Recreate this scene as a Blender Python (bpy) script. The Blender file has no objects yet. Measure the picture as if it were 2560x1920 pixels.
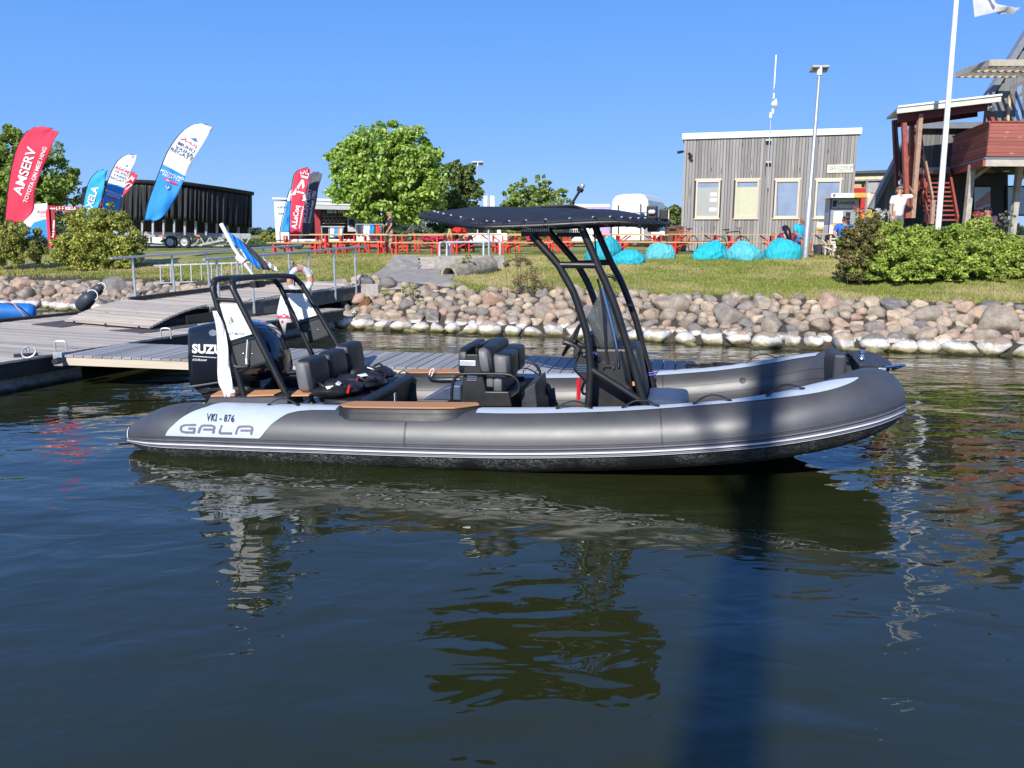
import bpy, bmesh, math, random
import numpy as np
from mathutils import Vector, Matrix, Euler, noise

R = math.radians
random.seed(7)
rng = np.random.default_rng(7)
scene = bpy.context.scene
COL = scene.collection

# ------------------------------------------------------------------ camera, sky, sun, exposure
FPX = 2000.0            # focal length in photograph pixels (2560 wide)
PITCH = R(10.6)
CAMZ = 2.2
cam_d = bpy.data.cameras.new('camera')
cam_d.sensor_width = 36.0
cam_d.lens = FPX / 2560.0 * 36.0
cam_d.clip_start = 0.05
cam_d.clip_end = 6000.0
cam = bpy.data.objects.new('camera', cam_d)
COL.objects.link(cam)
cam.location = (0, 0, CAMZ)
cam.rotation_euler = (R(90) - PITCH, 0, 0)
scene.camera = cam

SUN_EL, SUN_AZ = R(33), R(19.0)          # light travels away from the camera and to the right
world = bpy.data.worlds.new('World')
scene.world = world
world.use_nodes = True
wn = world.node_tree
bg = wn.nodes['Background']
sky = wn.nodes.new('ShaderNodeTexSky')
sky.sky_type = 'NISHITA'
sky.sun_disc = False
sky.sun_elevation = SUN_EL
sky.sun_rotation = math.pi + SUN_AZ
sky.altitude = 0
sky.air_density = 1.0
sky.dust_density = 0.25
sky.ozone_density = 3.2
# the clear deep blue of the photograph: the same hue all the way round, only paling towards the horizon
wtc = wn.nodes.new('ShaderNodeTexCoord'); wsep = wn.nodes.new('ShaderNodeSeparateXYZ')
wn.links.new(wtc.outputs['Generated'], wsep.inputs[0])
wr = wn.nodes.new('ShaderNodeValToRGB')
for e, (p, c) in zip([wr.color_ramp.elements[0], wr.color_ramp.elements[1]] + [wr.color_ramp.elements.new(0.5) for _ in range(3)],
                     [(0.0, (1.5, 3.0, 6.0)), (1.0, (0.34, 1.4, 4.8)), (0.10, (0.98, 2.5, 5.9)), (0.32, (0.47, 1.82, 5.6)), (0.6, (0.42, 1.75, 5.6))]):
    e.position = p; e.color = (*c, 1)
wn.links.new(wsep.outputs['Z'], wr.inputs[0])
wmx = wn.nodes.new('ShaderNodeMix'); wmx.data_type = 'RGBA'; wmx.inputs[0].default_value = 0.85
wn.links.new(sky.outputs[0], wmx.inputs[6]); wn.links.new(wr.outputs[0], wmx.inputs[7])
wn.links.new(wmx.outputs[2], bg.inputs[0])
bg.inputs[1].default_value = 0.13

sun_d = bpy.data.lights.new('sun', 'SUN')
sun_d.energy = 4.6
sun_d.angle = R(0.53)
sun_d.color = (1.0, 0.95, 0.87)
sun_o = bpy.data.objects.new('sun', sun_d)
COL.objects.link(sun_o)
sun_dir = Vector((math.sin(SUN_AZ) * math.cos(SUN_EL), math.cos(SUN_AZ) * math.cos(SUN_EL), -math.sin(SUN_EL)))
sun_o.rotation_euler = sun_dir.to_track_quat('-Z', 'Y').to_euler()
sun_o.location = (-8, -20, 30)

scene.view_settings.view_transform = 'Standard'
scene.view_settings.look = 'None'
scene.view_settings.gamma = 1.0
scene.view_settings.exposure = 0.38
scene.view_settings.use_curve_mapping = False

# ------------------------------------------------------------------ measuring the photograph
def ray(px, py):
    v = -(py - 960.0) / FPX
    return Vector(((px - 1280.0) / FPX, math.cos(PITCH) + v * math.sin(PITCH), -math.sin(PITCH) + v * math.cos(PITCH)))

CAM = Vector((0, 0, CAMZ))

def at(px, py, Y):                        # the point seen at a pixel, at forward distance Y
    d = ray(px, py)
    return CAM + d * (Y / d.y)

def on(px, py, z):                        # the point seen at a pixel, at height z
    d = ray(px, py)
    return CAM + d * ((z - CAMZ) / d.z)

BTH = R(-11.0)                            # heading of the boat
BN = Vector((-math.sin(BTH), math.cos(BTH), 0))
BD = Vector((math.cos(BTH), math.sin(BTH), 0))
BO = Vector((0.08, 7.35, 0)) + BN * 0.95

def bl(px, py, yl):                       # boat-local point on the lengthwise plane y = yl
    d = ray(px, py)
    t = (yl - (CAM - BO).dot(BN)) / d.dot(BN)
    p = CAM + d * t - BO
    return Vector((p.dot(BD), yl, p.z))

def bx(px, py, xl):                       # boat-local point on the crosswise plane x = xl
    d = ray(px, py)
    t = (xl - (CAM - BO).dot(BD)) / d.dot(BD)
    p = CAM + d * t - BO
    return Vector((xl, p.dot(BN), p.z))

# ------------------------------------------------------------------ object helpers
WM = {}

def tag(o, label=None, cat=None, group=None, kind=None):
    if label: o['label'] = label
    if cat: o['category'] = cat
    if group: o['group'] = group
    if kind: o['kind'] = kind
    return o

def thing(name, label, cat, loc=(0, 0, 0), rz=0.0, group=None):
    o = bpy.data.objects.new(name, None)
    o.empty_display_size = 0.2
    COL.objects.link(o)
    o.location = loc
    o.rotation_euler = (0, 0, rz)
    WM[o.name] = Matrix.Translation(Vector(loc)) @ Matrix.Rotation(rz, 4, 'Z')
    return tag(o, label, cat, group)

def dup(root, loc, rz=0.0, label=None, group=None):
    r = root.copy(); COL.objects.link(r)
    r.location = loc; r.rotation_euler = (0, 0, rz)
    WM[r.name] = Matrix.Translation(Vector(loc)) @ Matrix.Rotation(rz, 4, 'Z')
    if label: r['label'] = label
    if group: r['group'] = group
    for ch in list(root.children):
        c = ch.copy(); COL.objects.link(c); c.parent = r
        for g in ch.children:
            d = g.copy(); COL.objects.link(d); d.parent = c
    return r

def link_mesh(name, me, parent=None, loc=None, rot=None, scale=None):
    o = bpy.data.objects.new(name, me)
    COL.objects.link(o)
    if parent is not None:
        o.parent = parent
        WM[o.name] = WM.get(parent.name, Matrix())
    if loc is not None: o.location = loc
    if rot is not None: o.rotation_euler = rot
    if scale is not None: o.scale = scale
    return o

class MB:
    """collects shapes and links them as one mesh object"""
    def __init__(s):
        s.v = []; s.f = []; s.m = []; s.cur = 0
    def add(s, vs, fs):
        o = len(s.v)
        s.v += [tuple(v) for v in vs]
        s.f += [tuple(i + o for i in f) for f in fs]
        s.m += [s.cur] * len(fs)
        return s
    def box(s, c, d, rz=0.0, M=None):
        hx, hy, hz = d[0] / 2, d[1] / 2, d[2] / 2
        vs = [Vector((x, y, z)) for x in (-hx, hx) for y in (-hy, hy) for z in (-hz, hz)]
        if M is None: M = Matrix.Rotation(rz, 3, 'Z')
        c = Vector(c)
        return s.add([M @ v + c for v in vs], [(0, 1, 3, 2), (4, 6, 7, 5), (0, 4, 5, 1), (2, 3, 7, 6), (0, 2, 6, 4), (1, 5, 7, 3)])
    def span(s, a, b):                    # axis-aligned box by two corners
        a = Vector(a); b = Vector(b)
        return s.box((a + b) / 2, [abs(b[i] - a[i]) for i in range(3)])
    def beam(s, a, b, w, h, up=(0, 0, 1), w2=None, h2=None):
        a = Vector(a); b = Vector(b)
        t = (b - a).normalized(); u = Vector(up)
        side = t.cross(u)
        if side.length < 1e-4: side = t.cross(Vector((1, 0, 0)))
        side.normalize(); u = side.cross(t).normalized()
        w2 = w2 or w; h2 = h2 or h
        vs = []
        for p, ww, hh in ((a, w, h), (b, w2, h2)):
            for i, j in ((-1, -1), (1, -1), (1, 1), (-1, 1)):
                vs.append(p + side * (i * ww / 2) + u * (j * hh / 2))
        return s.add(vs, [(3, 2, 1, 0), (4, 5, 6, 7), (0, 1, 5, 4), (1, 2, 6, 5), (2, 3, 7, 6), (3, 0, 4, 7)])
    def tube(s, pts, r, n=8, closed=False, caps=True):
        pts = [Vector(p) for p in pts]; N = len(pts)
        rs = [r] * N if isinstance(r, (int, float)) else list(r)
        vs = []; side = None
        for i, p in enumerate(pts):
            if closed: t = (pts[(i + 1) % N] - pts[i - 1])
            else: t = pts[min(i + 1, N - 1)] - pts[max(i - 1, 0)]
            t = t.normalized() if t.length > 1e-9 else Vector((0, 0, 1))
            if side is None:
                side = t.cross(Vector((0, 0, 1)))
                if side.length < 0.05: side = t.cross(Vector((0, 1, 0)))
            side = side - t * side.dot(t)
            side.normalize()
            u = side.cross(t)
            for k in range(n):
                a = 2 * math.pi * k / n
                vs.append(p + (side * math.cos(a) + u * math.sin(a)) * rs[i])
        fs = []
        for i in range(N if closed else N - 1):
            j = (i + 1) % N
            for k in range(n):
                l = (k + 1) % n
                fs.append((i * n + k, i * n + l, j * n + l, j * n + k))
        if caps and not closed:
            fs.append(tuple(range(n - 1, -1, -1)))
            fs.append(tuple((N - 1) * n + k for k in range(n)))
        return s.add(vs, fs)
    def lathe(s, prof, c=(0, 0, 0), n=16, M=None):      # prof: (radius, height) list round local z
        c = Vector(c); M = M or Matrix.Identity(3)
        vs = []; fs = []
        for r_, h in prof:
            for k in range(n):
                a = 2 * math.pi * k / n
                vs.append(M @ Vector((r_ * math.cos(a), r_ * math.sin(a), h)) + c)
        for i in range(len(prof) - 1):
            for k in range(n):
                l = (k + 1) % n
                fs.append((i * n + k, i * n + l, (i + 1) * n + l, (i + 1) * n + k))
        fs.append(tuple(range(n - 1, -1, -1)))
        fs.append(tuple((len(prof) - 1) * n + k for k in range(n)))
        return s.add(vs, fs)
    def prism(s, poly, vec):
        poly = [Vector(p) for p in poly]; vec = Vector(vec); n = len(poly)
        vs = poly + [p + vec for p in poly]
        fs = [tuple(range(n - 1, -1, -1)), tuple(range(n, 2 * n))]
        for k in range(n):
            l = (k + 1) % n
            fs.append((k, l, n + l, n + k))
        return s.add(vs, fs)
    def face(s, pts):
        return s.add(pts, [tuple(range(len(pts)))])
    def grid(s, rows):                    # rows of points -> sheet
        nr = len(rows); nc = len(rows[0])
        return s.add([p for r_ in rows for p in r_],
                     [(i * nc + j, i * nc + j + 1, (i + 1) * nc + j + 1, (i + 1) * nc + j) for i in range(nr - 1) for j in range(nc - 1)])
    def mesh(s, name, mats, M=None, smooth=40, fix=True):
        me = bpy.data.meshes.new(name)
        vs = s.v if M is None else [tuple(M @ Vector(v)) for v in s.v]
        me.from_pydata(vs, [], s.f)
        if not isinstance(mats, (list, tuple)): mats = [mats]
        for m in mats: me.materials.append(m)
        if len(mats) > 1: me.polygons.foreach_set('material_index', s.m)
        if fix:
            bm = bmesh.new(); bm.from_mesh(me)
            bmesh.ops.recalc_face_normals(bm, faces=bm.faces)
            bm.to_mesh(me); bm.free()
        if smooth:
            me.polygons.foreach_set('use_smooth', [True] * len(me.polygons))
            me.set_sharp_from_angle(angle=R(smooth))
        me.update()
        return me
    def build(s, name, mats, parent=None, local=False, smooth=40, bevel=0.0, seg=2, fix=True, solid=0.0, sub=0):
        M = None
        if parent is not None and not local:
            M = WM.get(parent.name, Matrix()).inverted()
        o = link_mesh(name, s.mesh(name, mats, M, smooth, fix), parent)
        if solid:
            md = o.modifiers.new('solid', 'SOLIDIFY'); md.thickness = solid; md.offset = 0
        if sub:
            md = o.modifiers.new('sub', 'SUBSURF'); md.levels = sub; md.render_levels = sub
        if bevel:
            md = o.modifiers.new('bevel', 'BEVEL'); md.width = bevel; md.segments = seg
            md.limit_method = 'ANGLE'; md.angle_limit = R(40)
        return o

def spline(pts, n=8, closed=False):       # Catmull-Rom
    P = [Vector(p) for p in pts]; N = len(P); out = []
    for i in range(N if closed else N - 1):
        p0 = P[(i - 1) % N] if closed or i > 0 else P[0] * 2 - P[1]
        p1 = P[i]; p2 = P[(i + 1) % N]
        p3 = P[(i + 2) % N] if closed or i + 2 < N else P[-1] * 2 - P[-2]
        for k in range(n):
            t = k / n
            out.append(0.5 * ((2 * p1) + (p2 - p0) * t + (2 * p0 - 5 * p1 + 4 * p2 - p3) * t * t + (3 * p1 - p0 - 3 * p2 + p3) * t ** 3))
    if not closed: out.append(P[-1])
    return out

def text2d(body, size=1.0, bold=0.0, sx=1.0, shear=0.0, align='CENTER', space=1.0):
    cu = bpy.data.curves.new('txt', 'FONT')
    cu.body = body; cu.size = size; cu.offset = bold; cu.shear = shear
    cu.align_x = align; cu.align_y = 'CENTER'; cu.resolution_u = 3; cu.space_character = space
    ob = bpy.data.objects.new('txt', cu)
    COL.objects.link(ob)
    dg = bpy.context.evaluated_depsgraph_get()
    me = bpy.data.meshes.new_from_object(ob.evaluated_get(dg))
    vs = [(v.co.x * sx, v.co.y) for v in me.vertices]
    fs = [tuple(p.vertices) for p in me.polygons]
    bpy.data.objects.remove(ob); bpy.data.curves.remove(cu); bpy.data.meshes.remove(me)
    return vs, fs

def put_text(mb, body, fn, **kw):         # fn maps text (x, y) to a 3-D point
    vs, fs = text2d(body, **kw)
    return mb.add([fn(x, y) for x, y in vs], fs)

# ------------------------------------------------------------------ materials
def new_mat(name):
    m = bpy.data.materials.new(name); m.use_nodes = True
    nt = m.node_tree
    return m, nt, nt.nodes['Principled BSDF']

def nd(nt, t, **kw):
    n = nt.nodes.new(t)
    for k, v in kw.items(): setattr(n, k, v)
    return n

def mapping(nt, coord='Position', scale=(1, 1, 1), rot=(0, 0, 0)):
    if coord == 'Position':
        src = nd(nt, 'ShaderNodeNewGeometry').outputs['Position']
    else:
        src = nd(nt, 'ShaderNodeTexCoord').outputs[coord]
    mp = nd(nt, 'ShaderNodeMapping')
    mp.inputs['Scale'].default_value = scale
    mp.inputs['Rotation'].default_value = rot
    nt.links.new(src, mp.inputs['Vector'])
    return mp.outputs[0]

def noise_tex(nt, vec, scale, detail=4, rough=0.55, dist=0.0):
    n = nd(nt, 'ShaderNodeTexNoise')
    n.inputs['Scale'].default_value = scale; n.inputs['Detail'].default_value = detail
    n.inputs['Roughness'].default_value = rough; n.inputs['Distortion'].default_value = dist
    nt.links.new(vec, n.inputs['Vector'])
    return n.outputs['Fac']

def ramp(nt, fac, stops, interp='LINEAR'):
    r_ = nd(nt, 'ShaderNodeValToRGB'); cr = r_.color_ramp; cr.interpolation = interp
    while len(cr.elements) < len(stops): cr.elements.new(0.5)
    for e, (p, c) in zip(cr.elements, stops):
        e.position = p
        e.color = (c[0], c[1], c[2], 1) if isinstance(c, (tuple, list)) else (c, c, c, 1)
    nt.links.new(fac, r_.inputs[0])
    return r_.outputs[0]

def mixc(nt, fac, a, b, mode='MIX'):
    n = nd(nt, 'ShaderNodeMix', data_type='RGBA', blend_type=mode)
    for sock, v in ((n.inputs[0], fac), (n.inputs[6], a), (n.inputs[7], b)):
        if isinstance(v, (int, float)): sock.default_value = v
        elif isinstance(v, (tuple, list)): sock.default_value = (v[0], v[1], v[2], 1)
        else: nt.links.new(v, sock)
    return n.outputs[2]

def math_n(nt, op, a, b=None, clamp=False):
    n = nd(nt, 'ShaderNodeMath', operation=op); n.use_clamp = clamp
    for i, v in enumerate((a, b)):
        if v is None: continue
        if isinstance(v, (int, float)): n.inputs[i].default_value = v
        else: nt.links.new(v, n.inputs[i])
    return n.outputs[0]

def bump(nt, bsdf, h, strength=0.3, dist=0.02):
    b = nd(nt, 'ShaderNodeBump')
    b.inputs['Strength'].default_value = strength; b.inputs['Distance'].default_value = dist
    nt.links.new(h, b.inputs['Height']); nt.links.new(b.outputs[0], bsdf.inputs['Normal'])

def mat(name, col, rough=0.5, metal=0.0, vary=0.15, vscale=6.0, bmp=0.0, bscale=60.0, spec=0.5, aniso=(1, 1, 1), coat=0.0, coord='Position', alpha=1.0, trans=0.0):
    """plain surface with slight blotches, wear and optional fine relief"""
    m, nt, b = new_mat(name)
    vec = mapping(nt, coord, aniso)
    n = noise_tex(nt, vec, vscale, 5, 0.6)
    lo = tuple(max(0, c * (1 - vary)) for c in col); hi = tuple(min(1, c * (1 + vary)) for c in col)
    c = ramp(nt, n, [(0.3, lo), (0.7, hi)])
    nt.links.new(c, b.inputs['Base Color'])
    b.inputs['Roughness'].default_value = rough
    if rough > 0.1:
        rr = ramp(nt, n, [(0.3, max(0, rough - 0.06)), (0.7, min(1, rough + 0.06))])
        nt.links.new(rr, b.inputs['Roughness'])
    b.inputs['Metallic'].default_value = metal
    b.inputs['Specular IOR Level'].default_value = spec
    b.inputs['Coat Weight'].default_value = coat
    if alpha < 1: b.inputs['Alpha'].default_value = alpha
    if trans: b.inputs['Transmission Weight'].default_value = trans
    if bmp: bump(nt, b, noise_tex(nt, vec, bscale, 4, 0.6), bmp, 0.01)
    return m

def wood_mat(name, lo, hi, knot=None, rough=0.75, along='x', contrast=0.35, length=0.6):
    """boards: grain runs along the object's own axis, each board has its own tone"""
    m, nt, b = new_mat(name)
    s = {'x': (length, 14, 14), 'y': (14, length, 14), 'z': (14, 14, length)}[along]
    oi = nd(nt, 'ShaderNodeObjectInfo')
    tc = nd(nt, 'ShaderNodeTexCoord')
    add = nd(nt, 'ShaderNodeVectorMath', operation='ADD')
    sc = nd(nt, 'ShaderNodeVectorMath', operation='SCALE'); sc.inputs[0].default_value = (37, 53, 71)
    nt.links.new(oi.outputs['Random'], sc.inputs['Scale'])
    nt.links.new(tc.outputs['Object'], add.inputs[0]); nt.links.new(sc.outputs[0], add.inputs[1])
    mp = nd(nt, 'ShaderNodeMapping'); mp.inputs['Scale'].default_value = s
    nt.links.new(add.outputs[0], mp.inputs['Vector'])
    g = noise_tex(nt, mp.outputs[0], 3.0, 6, 0.65, 0.6)
    c = ramp(nt, g, [(0.5 - contrast * 0.5, lo), (0.5 + contrast * 0.5, hi)])
    tone = ramp(nt, oi.outputs['Random'], [(0, 0.72), (1, 1.12)])
    c = mixc(nt, 1.0, c, tone, 'MULTIPLY')
    if knot:
        mk = nd(nt, 'ShaderNodeMapping')
        mk.inputs['Scale'].default_value = {'x': (1.6, 5, 5), 'y': (5, 1.6, 5), 'z': (5, 5, 1.6)}[along]
        nt.links.new(add.outputs[0], mk.inputs['Vector'])
        vo = nd(nt, 'ShaderNodeTexVoronoi'); vo.inputs['Scale'].default_value = 1.3
        nt.links.new(mk.outputs[0], vo.inputs['Vector'])
        k = ramp(nt, vo.outputs['Distance'], [(0.06, 1.0), (0.17, 0.0)])
        c = mixc(nt, k, c, knot)
    nt.links.new(c, b.inputs['Base Color'])
    b.inputs['Roughness'].default_value = rough
    bump(nt, b, g, 0.35, 0.006)
    return m

MT = {}
def M_(key, *a, **k):
    if key not in MT: MT[key] = mat(key, *a, **k)
    return MT[key]

black_paint = M_('black powder coat', (0.012, 0.012, 0.013), 0.42, vary=0.2, bmp=0.03, bscale=300)
black_gloss = M_('black gloss', (0.008, 0.009, 0.014), 0.12, vary=0.1, coat=0.5)
black_plastic = M_('black plastic', (0.014, 0.014, 0.015), 0.5, vary=0.25, bmp=0.05, bscale=120)
vinyl = M_('dark vinyl upholstery', (0.014, 0.016, 0.022), 0.5, vary=0.2, bmp=0.05, bscale=220)
vinyl_grey = M_('grey vinyl upholstery', (0.13, 0.13, 0.14), 0.5, vary=0.12, bmp=0.06, bscale=260)
white_paint = M_('white paint', (0.78, 0.78, 0.77), 0.4, vary=0.05)
white_cloth = M_('white cloth', (0.8, 0.8, 0.8), 0.75, vary=0.05)
steel = M_('polished steel', (0.62, 0.63, 0.65), 0.14, metal=1.0, vary=0.06)
galv = M_('galvanised steel', (0.46, 0.49, 0.52), 0.45, metal=0.55, vary=0.15, vscale=14)
concrete = M_('concrete', (0.36, 0.33, 0.29), 0.85, vary=0.28, vscale=9, bmp=0.4, bscale=40)
dark_timber = M_('dark wet timber', (0.022, 0.021, 0.02), 0.6, vary=0.4, vscale=7, bmp=0.3, bscale=25)
rubber = M_('rubber', (0.018, 0.018, 0.018), 0.7, vary=0.3)
red_paint = M_('red paint', (0.68, 0.03, 0.018), 0.45, vary=0.12)
glass_dark = M_('window glass', (0.06, 0.09, 0.14), 0.04, vary=0.2, spec=0.8)
# ------------------------------------------------------------------ ground, water, stone banks, grass
SHX = np.array([-400, -60, -20, -13, -6.5, -3.9, 1.9, 5.3, 9.4, 14, 30, 400.0])
SHY = np.array([150, 44, 26.5, 23.6, 20.8, 19.0, 17.15, 15.7, 14.6, 13.2, 8.5, -60.0])

def sstep(a, b, x):
    t = np.clip((x - a) / (b - a), 0, 1)
    return t * t * (3 - 2 * t)

def terrain(X, Y):
    X = np.asarray(X, float); Y = np.asarray(Y, float)
    d = (Y - np.interp(X, SHX, SHY)) * 0.95
    z = np.where(d < 0, np.maximum(0.35 * d, -1.4), np.minimum(d, 1.9) * 0.44)
    z = z + np.where(d > 1.9, 0.60 * sstep(1.6, 10.0, d), 0) + 0.06 * sstep(10, 40, d)
    # path corridor from the footbridge up to the steps
    zc = 0.97 + 0.2 * np.clip((Y - 20.3) / 3.7, 0, 1)
    k = (1 - sstep(1.2, 2.3, np.abs(X + 2.75))) * sstep(20.0, 20.6, Y) * (1 - sstep(24.35, 24.45, Y))
    z = z * (1 - k) + zc * k
    # terrace in front of the clubhouse
    z = z + 0.36 * sstep(10.9, 12.0, X - (Y - 24) * 0.2) * sstep(18.5, 21.5, Y) * (1 - sstep(60, 90, Y))
    z = z + 0.02 * np.sin(X * 1.3 + Y * 0.7) * sstep(2.5, 5, d)
    return z

def tz(x, y): return float(terrain(x, y))

def grass_material(name, blade=False):
    m, nt, b = new_mat(name)
    pos = mapping(nt)
    n1 = noise_tex(nt, pos, 0.45, 4, 0.6)
    n2 = noise_tex(nt, pos, 7.0, 5, 0.7)
    n3 = noise_tex(nt, pos, 55.0, 3, 0.7)
    c = ramp(nt, n2, [(0.3, (0.14, 0.17, 0.032)), (0.55, (0.235, 0.265, 0.058)), (0.75, (0.35, 0.335, 0.11))])
    dry = ramp(nt, n1, [(0.44, 0.0), (0.62, 0.85)])
    c = mixc(nt, dry, c, (0.43, 0.36, 0.165))
    c = mixc(nt, 1.0, c, ramp(nt, n3, [(0.25, 0.6), (0.75, 1.3)]), 'MULTIPLY')
    nt.links.new(c, b.inputs['Base Color'])
    b.inputs['Roughness'].default_value = 0.8
    b.inputs['Specular IOR Level'].default_value = 0.2
    if not blade: bump(nt, b, n3, 0.6, 0.03)
    return m

xs = np.unique(np.concatenate([np.array([-2600, -1500, -800, -400, -200, -120, -80, -60, -45, -36]), np.arange(-30, 30.01, 0.35), np.array([36, 45, 60, 80, 120, 200, 400, 800, 1500, 2600])]))
ys = np.unique(np.concatenate([np.array([-200, -60, -20, 0, 4, 8]), np.arange(9.5, 34, 0.28), np.array([35, 37, 40, 45, 52, 60, 75, 100, 150, 250, 500, 1000, 2000, 3500])]))
XX, YY = np.meshgrid(xs, ys)
ZZ = terrain(XX, YY)
g = MB()
nc = len(xs)
g.v = list(zip(XX.ravel().tolist(), YY.ravel().tolist(), ZZ.ravel().tolist()))
g.f = [(i * nc + j, i * nc + j + 1, (i + 1) * nc + j + 1, (i + 1) * nc + j) for i in range(len(ys) - 1) for j in range(nc - 1)]
g.m = [0] * len(g.f)
lawn_mat = grass_material('lawn')
tag(g.build('ground', lawn_mat, smooth=180, fix=False), kind='structure')

# grass blades on the part of the lawn near enough to show them
def blades(n, xr, yr, h, name, material):
    x = rng.uniform(*xr, n * 3); y = rng.uniform(*yr, n * 3)
    d = (y - np.interp(x, SHX, SHY)) * 0.95
    keep = (d > 1.75) & (np.abs(x) < 0.70 * y + 1.5)
    inpath = (np.abs(x + 2.75) < 1.25) & (y > 20.2) & (y < 24.5)
    keep &= ~inpath
    keep &= rng.uniform(0, 1, len(x)) < np.clip(22.0 / y, 0.3, 1) ** 2
    x = x[keep][:n]; y = y[keep][:n]; n = len(x)
    z = terrain(x, y)
    hh = h * rng.uniform(0.5, 1.25, n) * (1 + 1.0 * ((y - np.interp(x, SHX, SHY)) * 0.95 < 2.1))
    a = rng.uniform(0, 2 * np.pi, n); w = 0.011 * rng.uniform(0.7, 1.4, n) * (y / 18)
    lx = rng.normal(0, 0.5, n) * hh; ly = rng.normal(0, 0.5, n) * hh
    v = np.empty((n, 3, 3))
    v[:, 0] = np.stack([x - np.cos(a) * w, y - np.sin(a) * w, z - 0.01], 1)
    v[:, 1] = np.stack([x + np.cos(a) * w, y + np.sin(a) * w, z - 0.01], 1)
    v[:, 2] = np.stack([x + lx, y + ly, z + hh], 1)
    return tri_mesh(name, v.reshape(-1, 3), 3, material)

def tri_mesh(name, v, k, material, smooth=False):
    n = len(v) // k
    me = bpy.data.meshes.new(name)
    me.vertices.add(len(v)); me.vertices.foreach_set('co', np.ascontiguousarray(v, dtype=np.float32).ravel())
    me.loops.add(n * k); me.loops.foreach_set('vertex_index', np.arange(n * k, dtype=np.int32))
    me.polygons.add(n)
    me.polygons.foreach_set('loop_start', np.arange(0, n * k, k, dtype=np.int32))
    me.polygons.foreach_set('loop_total', np.full(n, k, dtype=np.int32))
    me.materials.append(material)
    me.update(calc_edges=True)
    return me

bl_me = blades(150000, (-24, 24), (15.5, 30), 0.055, 'grass', grass_material('grass blades', True))
tag(link_mesh('grass', bl_me), kind='stuff')

# ---- water
def water_material():
    m, nt, b = new_mat('harbour water')
    b.inputs['Base Color'].default_value = (0.020, 0.024, 0.0075, 1)
    b.inputs['Roughness'].default_value = 0.015
    b.inputs['IOR'].default_value = 1.42
    pos = mapping(nt, 'Position', (0.75, 1.35, 1), (0, 0, R(12)))
    pos2 = mapping(nt, 'Position', (0.8, 1.5, 1), (0, 0, R(-20)))
    big = noise_tex(nt, pos, 0.85, 2, 0.45, 0.3)
    mid = noise_tex(nt, pos2, 2.6, 2, 0.5, 0.5)
    fine = noise_tex(nt, pos, 9.0, 2, 0.5, 0.4)
    # the water is rougher over towards the stones than in the lee of the boat
    sep = nd(nt, 'ShaderNodeSeparateXYZ'); nt.links.new(nd(nt, 'ShaderNodeNewGeometry').outputs['Position'], sep.inputs[0])
    patch = ramp(nt, noise_tex(nt, pos, 0.22, 2, 0.5), [(0.35, 0.25), (0.65, 1.0)])
    far = nd(nt, 'ShaderNodeMapRange'); far.inputs['From Min'].default_value = 6.5; far.inputs['From Max'].default_value = 13
    far.inputs['To Min'].default_value = 0.35; far.inputs['To Max'].default_value = 1.0
    nt.links.new(sep.outputs['Y'], far.inputs['Value'])
    h = math_n(nt, 'MULTIPLY', big, 0.052)
    h = math_n(nt, 'ADD', h, math_n(nt, 'MULTIPLY', mid, 0.012))
    f = math_n(nt, 'MULTIPLY', math_n(nt, 'MULTIPLY', fine, 0.0022), math_n(nt, 'MULTIPLY', patch, far.outputs[0]))
    h = math_n(nt, 'ADD', h, f)
    bp = nd(nt, 'ShaderNodeBump'); bp.inputs['Strength'].default_value = 1.0; bp.inputs['Distance'].default_value = 1.0
    nt.links.new(h, bp.inputs['Height']); nt.links.new(bp.outputs[0], b.inputs['Normal'])
    return m

w = MB()
w.face([(-900, -300, 0), (900, -300, 0), (900, 300, 0), (-900, 300, 0)])
tag(w.build('water', water_material(), smooth=0, fix=False), kind='structure')

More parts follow.
